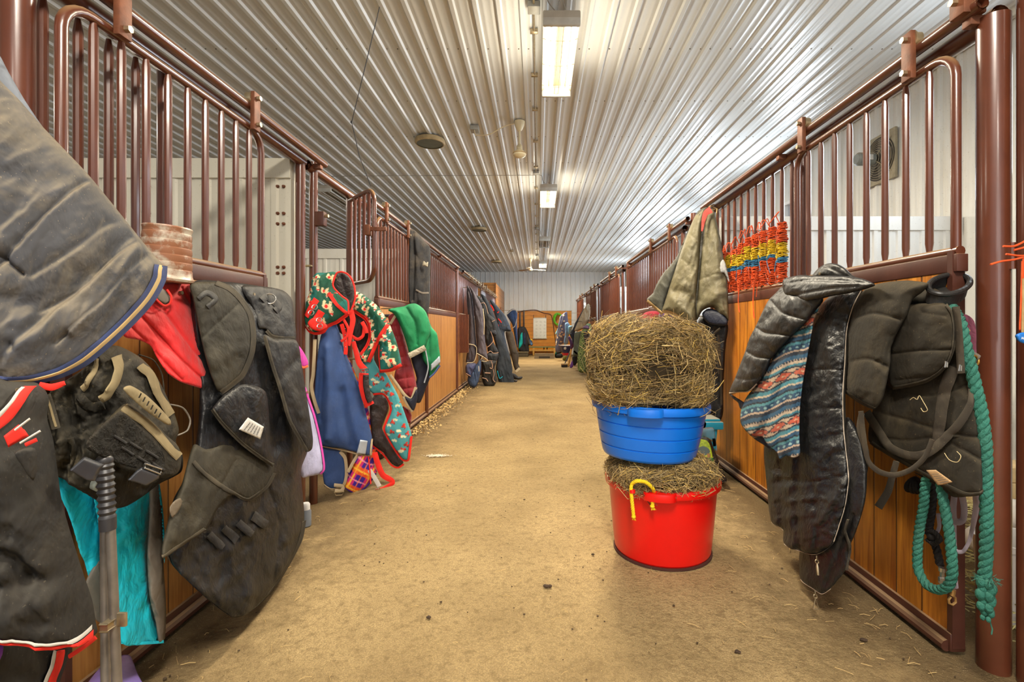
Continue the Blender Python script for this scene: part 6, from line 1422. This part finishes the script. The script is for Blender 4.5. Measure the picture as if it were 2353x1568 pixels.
# ================================================================ CEILING FITTINGS
nt = NT('lit_tube'); nt.b.inputs['Emission Color'].default_value = (1,.86,.62,1); nt.b.inputs['Emission Strength'].default_value = 14; m_tube = nt.m
m_tubeoff = plain('unlit_tube', S(190,188,182), .3, .05)
m_endp = plain('white_fixture_end', S(196,194,186), .5, .1, 12, .1, dust=(S(160,140,110), -1, -.3, .4))
m_refl = plain('dull_reflector', S(120,108,88), .5, .1, 12, .05, metal=.3)
m_wire = plain('grey_wire', S(150,146,138), .6)
def fixture(label, y0, lit, x=.187, L=1.14, w=.145):
    zf = HC-.30; t = thing('strip_light', label, 'ceiling light', (x, y0+L/2, zf))
    hs = MB().add([(x-w, y0, zf+.02), (x-w*.6, y0, zf+.075), (x+w*.6, y0, zf+.075), (x+w, y0, zf+.02), (x-w, y0+L, zf+.02), (x-w*.6, y0+L, zf+.075), (x+w*.6, y0+L, zf+.075), (x+w, y0+L, zf+.02)], [(0,1,5,4),(1,2,6,5),(2,3,7,6)]).build('reflector', m_refl, t, 0)
    for yy, s_ in ((y0-.012, 1), (y0+L+.012, -1)):
        mb = MB(); mb.bbox(x-w*1.02, x+w*1.02, yy-.018, yy+.018, zf-.035, zf+.085, .012); mb.build('end_cap', m_endp, t)
    for k in range(4):
        xx = x+(-.105, -.055, .055, .105)[k]
        MB().cyl((xx, y0+.01, zf), (xx, y0+L-.01, zf), .0165, n=12).build('tube', m_tube if lit else m_tubeoff, t)
    mb = MB()
    for xx in (-.02, .02): mb.cyl((x+xx, y0, zf-.006), (x+xx, y0+L, zf-.006), .004, n=6)
    for k in range(3): mb.tube([(x-w, y0+L*(k+.5)/3, zf-.01), (x-w*.5, y0+L*(k+.5)/3, zf-.03), (x+w*.5, y0+L*(k+.5)/3, zf-.03), (x+w, y0+L*(k+.5)/3, zf-.01)], .0025, 5)
    mb.build('wire_guard', m_bolt, t)
    mb = MB()
    for yy in (y0+.06, y0+L-.06):
        mb.tube([(x-.05, yy, zf+.07), (x, yy, HC-.02)], .003, 5); mb.tube([(x+.05, yy, zf+.07), (x, yy, HC-.02)], .003, 5)
    mb.build('hanger_wire', m_wire, t)
    MB().tube(resample3([(x-.02, y0, zf+.06), (x-.10, y0-.02, zf+.14), (x-.12, y0+.05, HC-.05), (-.02, y0+.03, HC-.03)], .03), .005, 6).build('power_cord', m_wire, t)
    return t
fixture('nearest lit strip light hanging over the aisle', 3.80, True)
fixture('second lit strip light down the aisle', 8.35, True)
fixture('unlit strip light down the aisle', 13.1, False)
fixture('farthest lit strip light near the back wall', 17.75, True)
fixture('unlit strip light over the left stalls beyond the white partition', 8.4, False, -3.73)
# conduit
t = thing('conduit', 'thin grey conduit with clips running along the ceiling beside the lights', 'conduit', (-.034, 12, HC-.03))
MB().cyl((-.034, 2.5, HC-.032), (-.034, DB-.1, HC-.032), .010, n=8).build('conduit_pipe', m_bolt, t)
for y in (4.35, 5.1, 5.9, 6.9, 8.0, 9.2, 10.4, 11.5, 12.6, 13.7, 15, 16.3, 17.6, 19): MB().bbox(-.07, 0, y-.02, y+.02, HC-.045, HC-.012, .004).build('clip', m_bolt, t)
for y in (4.02, 8.28, 12.9, 17.6): MB().bbox(-.085, .02, y-.055, y+.055, HC-.06, HC-.012, .006).build('junction_box', plain('galvanised_box', S(150,148,140), .5, .1, 12, .05, metal=.4), t)
m_ivory = plain('ivory_enamel', S(214,200,164), .4, .08, 10, .05)
def ceil_fan(label, x, y, blades, a0=0):
    t = thing('ceiling_fan', label, 'fan', (x, y, HC-.48))
    MB().lathe([(.07,HC-.015),(.065,HC-.06),(.045,HC-.11),(.022,HC-.14)], (x,y,0), 24).build('canopy', m_ivory, t)
    MB().cyl((x,y,HC-.13), (x,y,HC-.34), .014, n=12).build('down_rod', m_ivory, t)
    mo_ = MB().lathe([(.02,HC-.31),(.035,HC-.33),(.038,HC-.38),(.075,HC-.415),(.085,HC-.435),(.082,HC-.455),(.06,HC-.475),(.02,HC-.485),(0,HC-.486)], (x,y,0), 28).build('motor', m_ivory, t)
    MB().tube(ring((x,y,HC-.43), .086, .002, (0,0,1), 28), .004, 6, closed=True).build('brass_band', m_brs, mo_)
    for k in range(blades):
        a = a0+2*math.pi*k/3; d = Vector((math.cos(a), math.sin(a), 0)); s = Vector((-math.sin(a), math.cos(a), .18))
        vs = []
        for r, w in ((.10,.03),(.2,.05),(.55,.075),(.60,.05)): vs += [Vector((x,y,HC-.44))+d*r+s*w, Vector((x,y,HC-.44))+d*r-s*w]
        vs += [v+Vector((0,0,.008)) for v in vs]
        MB().add(vs, [(0,1,3,2),(2,3,5,4),(4,5,7,6),(8,10,11,9),(10,12,13,11),(12,14,15,13),(0,2,10,8),(2,4,12,10),(4,6,14,12),(1,9,11,3),(3,11,13,5),(5,13,15,7),(0,8,9,1),(6,7,15,14)]).build('fan_blade', m_ivory if k != 1 else plain('dusty_blade', S(120,100,72), .7), t, 0)
    return t
ceil_fan('ivory ceiling fan motor without blades near the middle of the ceiling', -.24, 6.28, 0)
ceil_fan('far ivory ceiling fan with blades beside the farthest light', -.28, 18.6, 3, .35)
t = thing('junction_box', 'small grey box on the ceiling left of the near fan', 'box', (-.81, 6.1, HC-.06))
bx_ = P(1091, 295, 6.45); MB().bbox(bx_.x-.055, bx_.x+.055, 6.38, 6.52, HC-.075, HC-.012, .006).build('box_body', plain('galvanised', S(160,158,150), .5, .1, 12, .05, metal=.4), t)
MB().tube(resample3([(bx_.x, 6.40, HC-.07), (bx_.x+.02, 6.4, HC-.14), (bx_.x+.2, 6.36, HC-.15), (bx_.x+.4, 6.3, HC-.07), (-.30, 6.28, HC-.04)], .03), .006, 6).build('fan_cord', m_ivory, t)
t = thing('junction_box', 'small grey box on the ceiling left of the far fan', 'box', (-.9, 16.6, HC-.06)); MB().bbox(-.95, -.83, 16.5, 16.64, HC-.075, HC-.012, .006).build('box_body', m_bolt, t)
m_spk = plain('grimy_vent_rim', S(176,156,118), .6, .25, 10, .2); m_spg = plain('greenish_vent_mesh', S(92,94,80), .5, .2, 12, .1)
for i, (px, py, Y, lab) in enumerate(((988,323,6.85,'nearest round ceiling vent on the left, dirty rim'), (1101,526,12.9,'middle round ceiling vent on the left'), (1141,602,19.2,'farthest round ceiling vent on the left'))):
    x = (px-CX)*Y/F; t = thing('ceiling_vent', lab, 'vent', (x, Y, HC-.09))
    MB().lathe([(.17,HC-.012),(.205,HC-.03),(.212,HC-.075),(.200,HC-.09),(.185,HC-.092)], (x,Y,0), 40, closed=True).build('vent_rim', m_spk, t)
    MB().lathe([(.196,HC-.078),(.19,HC-.084),(.10,HC-.086),(.0001,HC-.087)], (x,Y,0), 40).build('vent_mesh', m_spg, t)
t = thing('hanging_wire', 'thin black wire hanging from the ceiling over the left feed gate', 'wire', P(808, 281, 4.6))
MB().tube([P(875, 4, 4.02), P(840, 150, 4.2), P(808, 281, 4.5), P(826, 360, 4.15), P(852, 428, 3.78)], .0035, 6).sphere(P(808, 281, 4.5), .012, 6).build('wire_line', m_plk, t)

# ================================================================ BACK OF THE AISLE
m_green = plain('green_bench_paint', S(110,122,80), .6); m_yw = plain('pale_pine', S(196,146,66), .6, .15)
t = thing('bench', 'low green-topped wooden bench against the back wall', 'bench', (.3, 22.5, 0))
q = lambda px, Y: (px-CX)*Y/F
x0, x1 = q(1192, 22.4), q(1276, 22.4); zt_ = CH-42*22.4/F
MB().bbox(x0, x1, 22.2, 22.75, zt_-.04, zt_, .01).build('bench_top', m_green, t)
for x in (x0+.04, q(1226,22.3), x1-.04): MB().bbox(x-.04, x+.04, 22.22, 22.3, .004, zt_-.04, .006).build('leg', m_yw, t)
MB().bbox(x0, x1, 22.3, 22.34, .2, .27, .006).build('stretcher', m_yw, t)
for x in (q(1250,22.6), q(1257,22.6)): MB().bbox(x-.03, x+.03, 22.6, 22.66, .004, zt_-.04, .006).build('back_leg', m_yw, t)
t = thing('mounting_step', 'flat grey-brown plastic step on the floor before the bench', 'step', (.25, 19.9, 0))
a_, b_ = q(1229.5, 19.9), q(1272.5, 19.9); taper(b_, a_, 19.9, 20.35, .004, .19, 1.06, plain('muddy_plastic', S(96,82,60), .7, .15, 8, .1, dust=(TAN, .5, 1, .5)), 'step_shell', t, .015)
t['label'] = 'flat grey-brown plastic step on the floor before the bench'
MB().box(a_+.16, b_-.16, 19.885, 19.9, .02, .10).build('recess_shade', plain('recess_shade_paint', S(44,38,30), .8), t)  # dark slab on the face paints the shade of a recess, nothing is hollowed
t = thing('chart_board', 'white paper chart with faint pencil rows pinned on the back wall', 'chart', P(1240, 778, 22.95))
Yw = 22.98; p0, p1 = P(1225.5, 777.5, Yw), P(1255.5, 731, Yw)
MB().bbox(p0.x, p1.x, Yw-.02, Yw, p0.z, p1.z, .004).build('paper_sheet', plain('white_paper', S(236,235,224), .6, .05, 3), t)
MB().bbox(p0.x-.02, p1.x+.02, Yw-.035, Yw, p0.z-.03, p0.z+.02, .006).bbox(p0.x, p1.x, Yw-.03, Yw, p1.z-.015, p1.z+.015, .004).build('hanging_bar', plain('pale_bar', S(196,190,170), .5), t)
mb = MB(); r_ = np.random.default_rng(4)
for row in range(5):
    z = p1.z-.16-row*.165
    for col in range(3):
        x = p0.x+.09+col*.19
        for k in range(3): 
            w_ = r_.uniform(.03, .12); xo = r_.uniform(0, .04); mb.box(x+xo, x+xo+w_, Yw-.0225, Yw-.0205, z-k*.03, z-k*.03+.008)
mb.build('pencil_rows', plain('pencil', S(176,172,158), .8), t, 0)
for px in (1226, 1254): MB().tube([P(px, 724, Yw-.02), P(px, 732, Yw-.02)], .012, 6).build('pin', m_plk, t)
for px, ya, lab in ((1195,718,'thicker'),(1204,713,'taller')): tag(MB().bbox(q(px-1.3,22.9), q(px+1.3,22.9), 22.86, 23.04, P(0,770,22.9).z, P(0,ya,22.9).z, .01).build('iron_rod', m_plk, None), lab+' of two black iron rods on the back wall above the gear bundle', 'rod')
tag(MB().tube(resample3([P(1186,718,23.0), P(1210,714,23.0), P(1232,713,23.0), P(1250,720,23.0), P(1266,724,23.0), P(1273,760,23.0), P(1277,790,23.0)], .1), .02, 6).build('electric_cord', plain('brown_cord', S(96,62,40), .6), None), 'brown cord sagging along the top of the back wall boards', 'cord')
t = thing('hose_coil', 'bright green hose coil hanging on the back wall', 'hose', P(1282, 748, 22.8))
MB().cyl(P(1281, 722, 22.5), P(1281, 722, 23.08), .02, n=8).build('peg', m_plk, t)
for k in range(4): MB().tube([P(1281+9*math.cos(a)+k*.8, 733+12.5*math.sin(a)+k*.6, 22.75-.04*k) for a in np.linspace(0, 2*math.pi, 30, endpoint=False)], .035, 8, closed=True).build('hose_loop', plain('lime_hose', S(96,190,24), .4), t)
def fpile(name, label, cat, shells, Y, hdir=DC):
    lo = max((p for s in shells for p in s[0]), key=lambda p: p[1]); t = thing(name, label, cat, P(lo[0], lo[1], Y))
    for i, (poly, col, part, dy) in enumerate(shells):
        cl(part, t, fabric('far_'+part, S(*col), .8, None, 0, .6, 4), poly, dY(Y+dy), bulge=.12, R=8, g=1.4, d=hdir, seed=i+int(lo[0]), edge=2.5, noise=(.04,4,22,-8))
    return t
def dc(pts): return [(x/7.839+1170, y/7.839+680) for x, y in pts]
fpile('gear_bundle', 'bundle of black and teal gear hung on the back wall rack', 'gear', [(dc([(150,600),(200,560),(280,560),(330,640),(370,760),(385,850),(355,900),(355,1010),(250,1018),(180,1000),(160,900)]), (38,38,42), 'dark_bag', 0), (dc([(200,700),(240,655),(250,850),(225,910),(170,960),(172,860)]), (20,160,160), 'teal_cloth', -.1), (dc([(248,690),(290,660),(300,880),(255,890)]), (40,48,76), 'navy_cloth', -.08), (dc([(330,680),(352,740),(375,830),(395,880),(350,890),(320,800)]), (70,66,60), 'mesh_bag', -.05)], 21.5)
fpile('rag', 'yellow rag lying over the blue cloth beside the gear bundle', 'rag', [(dc([(385,775),(410,785),(432,800),(405,808),(385,800)]), (226,190,50), 'yellow_rag', 0)], 21.3)
fpile('denim_cloth', 'pale blue cloth bunched beside the gear bundle on the back wall', 'cloth', [(dc([(360,790),(395,790),(415,830),(428,880),(400,905),(375,880)]), (86,120,164), 'blue_cloth', 0)], 21.45)
t = thing('storage_box', 'dark olive storage box on the floor below the gear bundle', 'storage box', (q(1203,21.4), 21.3, 0))
MB().bbox(q(1191,21.2), q(1214,21.2), 21.2, 21.7, .004, P(0,811,21.2).z, .02).build('box_body', plain('olive_plastic', S(70,62,44), .7), t)
MB().bbox(q(1190.5,21.2), q(1214.5,21.2), 21.18, 21.72, P(0,812,21.2).z, P(0,809,21.2).z, .01).build('box_lid', plain('olive_lid', S(84,76,54), .7, .1, 8, .1, dust=(TAN,.5,1,.6)), t)
# right far
def dots_col(q_):
    c = base_col(len(q_), L3(92,94,118)); r2 = np.random.default_rng(9)
    for k in range(60): c[ell(q_, (r2.uniform(1274,1308), r2.uniform(718,812)), (1.3,1.6))] = L3(214,190,150)
    return c
t = thing('horse_rug', 'slate rug with cream dots hanging at the far right', 'horse rug', P(1290, 812, 19))
cl('dotted_shell', t, attr_fabric('dotted_print', .85, .4), dc([(930,380),(985,320),(1040,290),(1052,380),(1062,480),(1030,560),(1015,700),(980,850),(965,980),(945,1020),(880,1030),(845,980),(850,860),(870,720),(895,560)]), dY(18.6), bulge=.2, R=8, g=1.1, d=DR, seed=4, edge=2.5, color=dots_col, noise=(.05,4,26,12))
ribbon(dc([(862,1032),(905,1030),(945,1015)]), 2.4, lambda a, b, l: P(a, b, 18.3), .01, 2).build('pale_hem', f_white, t)
fpile('towel', 'pale aqua towel hanging behind the dotted rug', 'towel', [(dc([(830,690),(870,600),(920,500),(940,440),(960,420),(950,520),(900,640),(865,700)]), (140,186,196), 'aqua_cloth', 0)], 20.3, DR)
fpile('denim_rug', 'light blue rug hanging right of the dotted rug', 'horse rug', [(dc([(1010,500),(1060,480),(1110,560),(1120,650),(1080,690),(1070,780),(1060,860),(1000,890),(985,860),(1010,700)]), (112,142,176), 'blue_shell', 0), (dc([(1075,545),(1140,545),(1130,600),(1110,690),(1075,690)]), (116,160,184), 'aqua_fold', -.1)], 18.0, DR)
fpile('horse_rug', 'dark rug with tan edging left of the cream rug at the far right', 'horse rug', [(dc([(1145,600),(1200,480),(1260,380),(1330,260),(1390,190),(1300,420),(1240,560),(1190,640),(1180,700),(1150,740),(1110,680),(1100,670)]), (60,62,68), 'dark_shell', 0), (dc([(1100,680),(1160,660),(1215,700),(1200,800),(1165,880),(1140,800)]), (44,48,62), 'navy_fold', -.05)], 15.0, DR)
t = fpile('horse_rug', 'cream canvas rug hung by its neck at the far right', 'horse rug', [(dc([(1185,635),(1225,520),(1280,390),(1340,270),(1400,160),(1435,145),(1455,200),(1458,320),(1440,430),(1425,500),(1380,600),(1330,600),(1250,630)]), (176,160,134), 'cream_shell', 0)], 14.4, DR)
ribbon(dc([(1230,470),(1280,462),(1320,468)]), .9, lambda a, b, l: P(a, b, 14.15), .006, 2).build('dark_seam', f_bind, t)
t = fpile('horse_rug', 'grey-green rug with a white hem under the cream rug', 'horse rug', [(dc([(1190,670),(1260,640),(1330,640),(1310,760),(1275,880),(1265,1075),(1240,1090),(1160,1085),(1165,980),(1175,800)]), (98,104,90), 'green_shell', 0), (dc([(1155,1085),(1240,1095),(1225,1200),(1180,1260),(1150,1180)]), (40,38,40), 'dark_lower', .15)], 14.5, DR)
ribbon(dc([(1163,995),(1205,1030),(1262,1072)]), 4, lambda a, b, l: P(a, b, 14.2), .008, 2).build('white_hem', f_white, t)
fpile('riding_cap', 'mauve cap lying on top of the green hay net', 'cap', [(dc([(1330,585),(1350,550),(1390,530),(1430,545),(1450,590),(1400,605)]), (130,104,140), 'mauve_cloth', -.1)], 13.3, DR)
fpile('riding_cap', 'mint green cap behind the mauve cap over the hay net', 'cap', [(dc([(1385,530),(1415,500),(1455,498),(1478,530),(1485,580),(1500,690),(1480,700),(1450,600),(1420,550)]), (140,170,136), 'mint_cloth', 0)], 13.3, DR)
nt = NT('green_netting'); vo_ = nt.n('ShaderNodeTexVoronoi'); vo_.feature = 'DISTANCE_TO_EDGE'; vo_.inputs['Scale'].default_value = 22; nt.l(nt.coord(), vo_.inputs['Vector'])
m_net = nt.fin(nt.mix(nt.ramp(vo_.outputs['Distance'], .10, .22), S(118,132,76), S(44,50,30)), .8, nt.bump(vo_.outputs['Distance'], .5, .02))
t = thing('hay_net', 'green hay net drooping to the floor at the right', 'hay net', P(1340, 856, 13.2))
cl('netting', t, m_net, dc([(1350,600),(1400,590),(1470,640),(1490,760),(1478,900),(1470,1040),(1440,1200),(1420,1360),(1370,1390),(1300,1380),(1262,1290),(1255,1150),(1270,980),(1290,800),(1320,680)]), dY(13.2), bulge=.25, R=12, g=1.4, d=DR, seed=3, edge=3, noise=(.05,6,18,8))
cl('dark_inside', t, f_liner, dc([(1360,640),(1430,640),(1455,800),(1420,900),(1370,860),(1350,760)]), dY(12.85), bulge=.05, R=6, g=1.5, d=DR)
t = thing('feed_bucket', 'navy and red feed bucket hanging at the far right', 'bucket', P(1302, 818, 16.4))
c0 = P(1302, 817, 16.6); MB().lathe([(0,0),(.13,0),(.15,.02),(.165,.09)], c0, 24).build('red_base', plain('red_band', S(206,30,50), .4), t)
MB().lathe([(.165,.09),(.215,.30),(.225,.30),(.225,.33),(.205,.33),(.16,.12)], c0, 24).build('navy_body', plain('navy_bucket', S(36,44,84), .4), t)
MB().lathe([(.216,.325),(.235,.33),(.235,.35),(.21,.35)], c0, 24).build('white_rim', plain('white_rim', S(206,200,200), .5), t)
cl('white_crest', t, m_tag, [(1296,799),(1299,797.5),(1302,800),(1300,804),(1296,803)], dY(16.36), bulge=.01, R=2, g=.8, d=DC)
t = thing('push_broom', 'push broom with black handle standing at the far right', 'broom', P(1297, 845, 15.6))
b0 = P(1297, 838, 15.6); MB().cyl(b0, P(1316, 795, 16.3), .018, n=8).build('handle', m_plk, t)
MB().bbox(b0.x-.11, b0.x+.11, b0.y-.05, b0.y+.05, .07, .12, .012).build('broom_head', plain('broom_wood', S(168,140,96), .7), t)
MB().bbox(b0.x-.10, b0.x+.10, b0.y-.055, b0.y+.05, .004, .07, .01).build('bristles', plain('dark_bristles', S(40,36,34), .9), t)
t = thing('shovel', 'purple plastic shovel leaning at the far right', 'shovel', P(1313, 846, 15.2))
cl('shovel_blade', t, plain('purple_plastic', S(104,62,150), .4), dc([(1090,1290),(1125,1180),(1175,1160),(1185,1190),(1140,1290),(1110,1302)]), dY(15.1), bulge=.03, R=5, g=1.4, d=DR)
MB().cyl(P(1318, 830, 15.2), P(1322, 775, 15.9), .017, n=8).build('handle', m_yw, t)
t = thing('wooden_fork', 'tan wooden tool handle leaning between the broom and shovel', 'tool', P(1309, 838, 15.9))
MB().cyl(P(1306,842,15.8), P(1315,788,16.2), .03, n=8).build('handle', m_yw, t)
fpile('horse_rug', 'purple rug strip hanging between the bucket and grey-green rug', 'horse rug', [(dc([(1068,740),(1090,730),(1130,800),(1165,870),(1150,940),(1110,960),(1100,860),(1075,780)]), (92,64,110), 'purple_fold', 0)], 16.0, DR)
fpile('gear_pile', 'dark pile of gear on the floor under the dotted rug', 'gear', [(dc([(830,1040),(900,1035),(965,1050),(955,1110),(900,1120),(830,1112)]), (36,38,40), 'dark_cloth', 0), (dc([(830,1020),(860,1010),(850,1060),(828,1060)]), (30,90,80), 'teal_strap', -.1)], 20.3, DR)
fpile('hay_tuft', 'tuft of green hay on the floor below the feed bucket', 'hay', [(dc([(965,1150),(985,1090),(1040,1070),(1060,1120),(1040,1170),(990,1172)]), (104,104,50), 'green_tuft', 0)], 18.5, DR)
fpile('saddle_pad', 'mint green pad hanging just behind the hay heap', 'saddle pad', [([(1375,775),(1378,762),(1385,752),(1392,750),(1394,760),(1388,772),(1380,780)], (166,196,140), 'mint_pad', 0)], 9.6, DR)
# ================================================================ FLOOR LITTER
m_straw = plain('floor_straw', S(190,160,104), .8, .25, 20, 0)
mb = MB()
for k in range(480):
    side = RNG.random()
    x = RNG.uniform(-1.45, 1.5) if side < .35 else (1.5-abs(RNG.normal(0,.32)) if side < .8 else -1.45+abs(RNG.normal(0,.25)))
    y = 1.4+RNG.gamma(1.6, 1.9)
    if y > 20: continue
    a = RNG.uniform(0, 6.28); L = RNG.uniform(.015,.06)*(2.2 if RNG.random() < .08 else 1); z = .009
    mb.tube([(x, y, z), (x+L*.5*math.cos(a)+RNG.normal(0,.003), y+L*.5*math.sin(a), z+RNG.uniform(0,.006)), (x+L*math.cos(a), y+L*math.sin(a), z)], RNG.uniform(.0006,.0013), 3)
tag(mb.build('straw_litter', m_straw, None), 'bits of loose straw scattered over the dirt floor', 'straw', None, 'stuff')
mb = MB()
for k in range(300):
    x, y = RNG.uniform(-1.45, 1.5), 1.5+RNG.gamma(1.5, 1.8); s = RNG.uniform(.0015,.005)*(1.8 if RNG.random() < .06 else 1)
    mb.sphere((x, y, .006+s*.3), s, 3, (1.2, 1, .6))
tag(mb.build('dirt_crumbs', plain('dirt_crumb', S(74,58,38), .95, .3, 20, 0), None), 'dark crumbs of dirt scattered over the floor', 'dirt', None, 'stuff')
for px, py, s, lab in ((1258,1352,.013,'dark pebble of dirt in the middle of the floor'), (1985,1475,.009,'small brown clod near the right bottom of the floor'), (1695,1503,.009,'flat olive leaf scrap on the floor at lower right'), (985,1423,.008,'small dark clod on the floor left of centre')):
    Y = F*CH/(py-CY); t = MB()
    for k in range(5): t.sphere((P(px,py,Y).x+RNG.normal(0,s*.4), Y+RNG.normal(0,s*.3), .006+s*.25), s*.7, 5, (1.2,1,.7))
    tag(t.build('dirt_clod', plain('clod', S(66,50,36), .95, .3, 30, .3), None), lab, 'dirt')
# wood shavings along the left boards, pale spilt patch
mb = MB()
for k in range(1500):
    y = RNG.uniform(5.6, 9.6) if RNG.random() < .85 else RNG.uniform(9.6, 12); x = XL+.09+abs(RNG.normal(0,.10)); s = RNG.uniform(.008,.02); a = RNG.uniform(0,6.28)
    z = .012+RNG.uniform(0,.035)*math.exp(-(x-XL-.09)*8); c_, s_ = math.cos(a)*s, math.sin(a)*s; h = RNG.normal(0,.006)
    mb.add([(x-c_, y-s_, z), (x+s_*.5, y-c_*.5, z+.004+h), (x+c_, y+s_, z), (x-s_*.5, y+c_*.5, z+.004-h)], [(0,1,2,3)])
tag(mb.build('wood_shavings', plain('pine_shavings', S(214,184,126), .9, .2, 20, 0), None, 0), 'pale wood shavings spilled along the foot of the left boards', 'shavings', None, 'stuff')
mb = MB(); c0 = P(1006, 1049, F*CH/(1049-CY))
for k in range(500):
    x, y = c0.x+RNG.normal(0,.05), c0.y+RNG.normal(0,.022); mb.sphere((x, y, .008), RNG.uniform(.002,.005), 3, (1.3,1.3,.5))
tag(mb.build('white_powder', plain('chalk_powder', S(206,196,176), .95, .1, 20, 0), None), 'small spill of white powder on the floor left of centre', 'powder', None, 'stuff')

# rods and hooks that carry the hung rugs
for o in [o for o in C.objects if o.type == 'EMPTY' and o.get('category') in ('horse rug', 'towel', 'blanket', 'saddle pad', 'coat', 'backpack', 'hay net', 'bucket')]:
    vs = [(ch, v.co+o.location) for ch in o.children if ch.type == 'MESH' for v in ch.data.vertices]
    if not vs: continue
    top = max(v.z for _, v in vs); tp = [v for _, v in vs if v.z > top-.06]
    y = sum(v.y for v in tp)/len(tp); x = sum(v.x for v in tp)/len(tp); low = min(v.z for _, v in vs)
    s_ = -1 if x < 0 else 1; xw = (XL+.03) if s_ < 0 else (XR-.03)
    if abs(y) > 20.6 or o.name.startswith('white_bucket'): continue
    inner = (x-s_*.02) if abs(x) < abs(xw) else xw-s_*.1
    MB().tube([(inner, y+.02, top-.05), (xw+s_*.03, y+.02, top-.05)], .007, 8).build('hanging_rod', m_bolt, o)
# ---------------------------------------------------------------- camera, light, world
cam = bpy.data.cameras.new('camera'); co = bpy.data.objects.new('camera', cam); C.objects.link(co)
co.location = (0, 0, CH); co.rotation_euler = (math.pi/2, 0, 0)
cam.sensor_width = 36; cam.lens = 36*F/2353; cam.shift_x = -(CX-1176.5)/2353; cam.shift_y = -(784-CY)/2353
cam.clip_start = .05; bpy.context.scene.camera = co
W = bpy.data.worlds.new('world'); bpy.context.scene.world = W; W.use_nodes = True
bg = W.node_tree.nodes['Background']; bg.inputs['Color'].default_value = (.93, .96, 1, 1); bg.inputs['Strength'].default_value = .42
def area(name, loc, rot, sx, sy, e, col, spread=180):
    l = bpy.data.lights.new(name, 'AREA'); l.shape = 'RECTANGLE'; l.size = sx; l.size_y = sy; l.energy = e; l.color = col; l.spread = math.radians(spread)
    o = bpy.data.objects.new(name, l); o.location = loc; o.rotation_euler = rot; C.objects.link(o); return o
WARM = (1, .89, .69)
for i, (y, e) in enumerate(((4.35, 130), (8.9, 125), (18.2, 190))):
    for s in (-1, 1): area('tube_light', (.187+s*.083, y, HC-.335), (0, 0, 0), .075, 1.1, e*.55, WARM)
    for s in (-1, 1): area('tube_side_light', (.187+s*.16, y, HC-.30), (0, s*math.radians(-100), 0), .09, 1.1, 5, WARM)
area('unseen_tube_fill', (.187, -.2, HC-.35), (0, 0, 0), .4, 1.3, 150, (1, .92, .80))  # unseen strip behind the camera, added as frontal fill
for s in (-1, 1): area('tube_side_light', (.187+s*.16, -.2, HC-.30), (0, s*math.radians(-100), 0), .09, 1.1, 6, WARM)  # side glow of that unseen strip
area('unseen_tube_fill', (.187, -3.6, HC-.35), (0, 0, 0), .4, 1.3, 90, (1, .92, .80))  # second unseen strip farther back, added as fill
for y in (2, 7, 12.5): area('left_row_light', (-6.2, y, HC-.35), (0, 0, 0), .3, 1.2, 70, (1, .9, .74))
for a, b in WIN: area('window_and_fill_light', (XO-.09, (a+b)/2, 2.74), (0, math.radians(90), 0), 1.0, .66, 62, (.78, .89, 1))
area('window_and_fill_light', (XO-.09, 3.6, 2.9), (0, math.radians(90), 0), .9, .66, 22, (.78, .89, 1))  # added daylight fill, the wall has no window at this spot
area('fill_light_behind', (0.3, -4.6, 1.7), (math.radians(90), 0, 0), 3.2, 2.6, 55, (1, .98, .96))  # added frontal fill from behind the camera
sc = bpy.context.scene
sc.view_settings.view_transform = 'Standard'
sc.view_settings.exposure = .55
sc.cycles.max_bounces = 6; sc.cycles.diffuse_bounces = 3; sc.cycles.glossy_bounces = 3; sc.cycles.transmission_bounces = 4; sc.cycles.use_adaptive_sampling = True; sc.cycles.adaptive_threshold = .06; sc.cycles.adaptive_min_samples = 16; sc.cycles.sample_clamp_indirect = 6
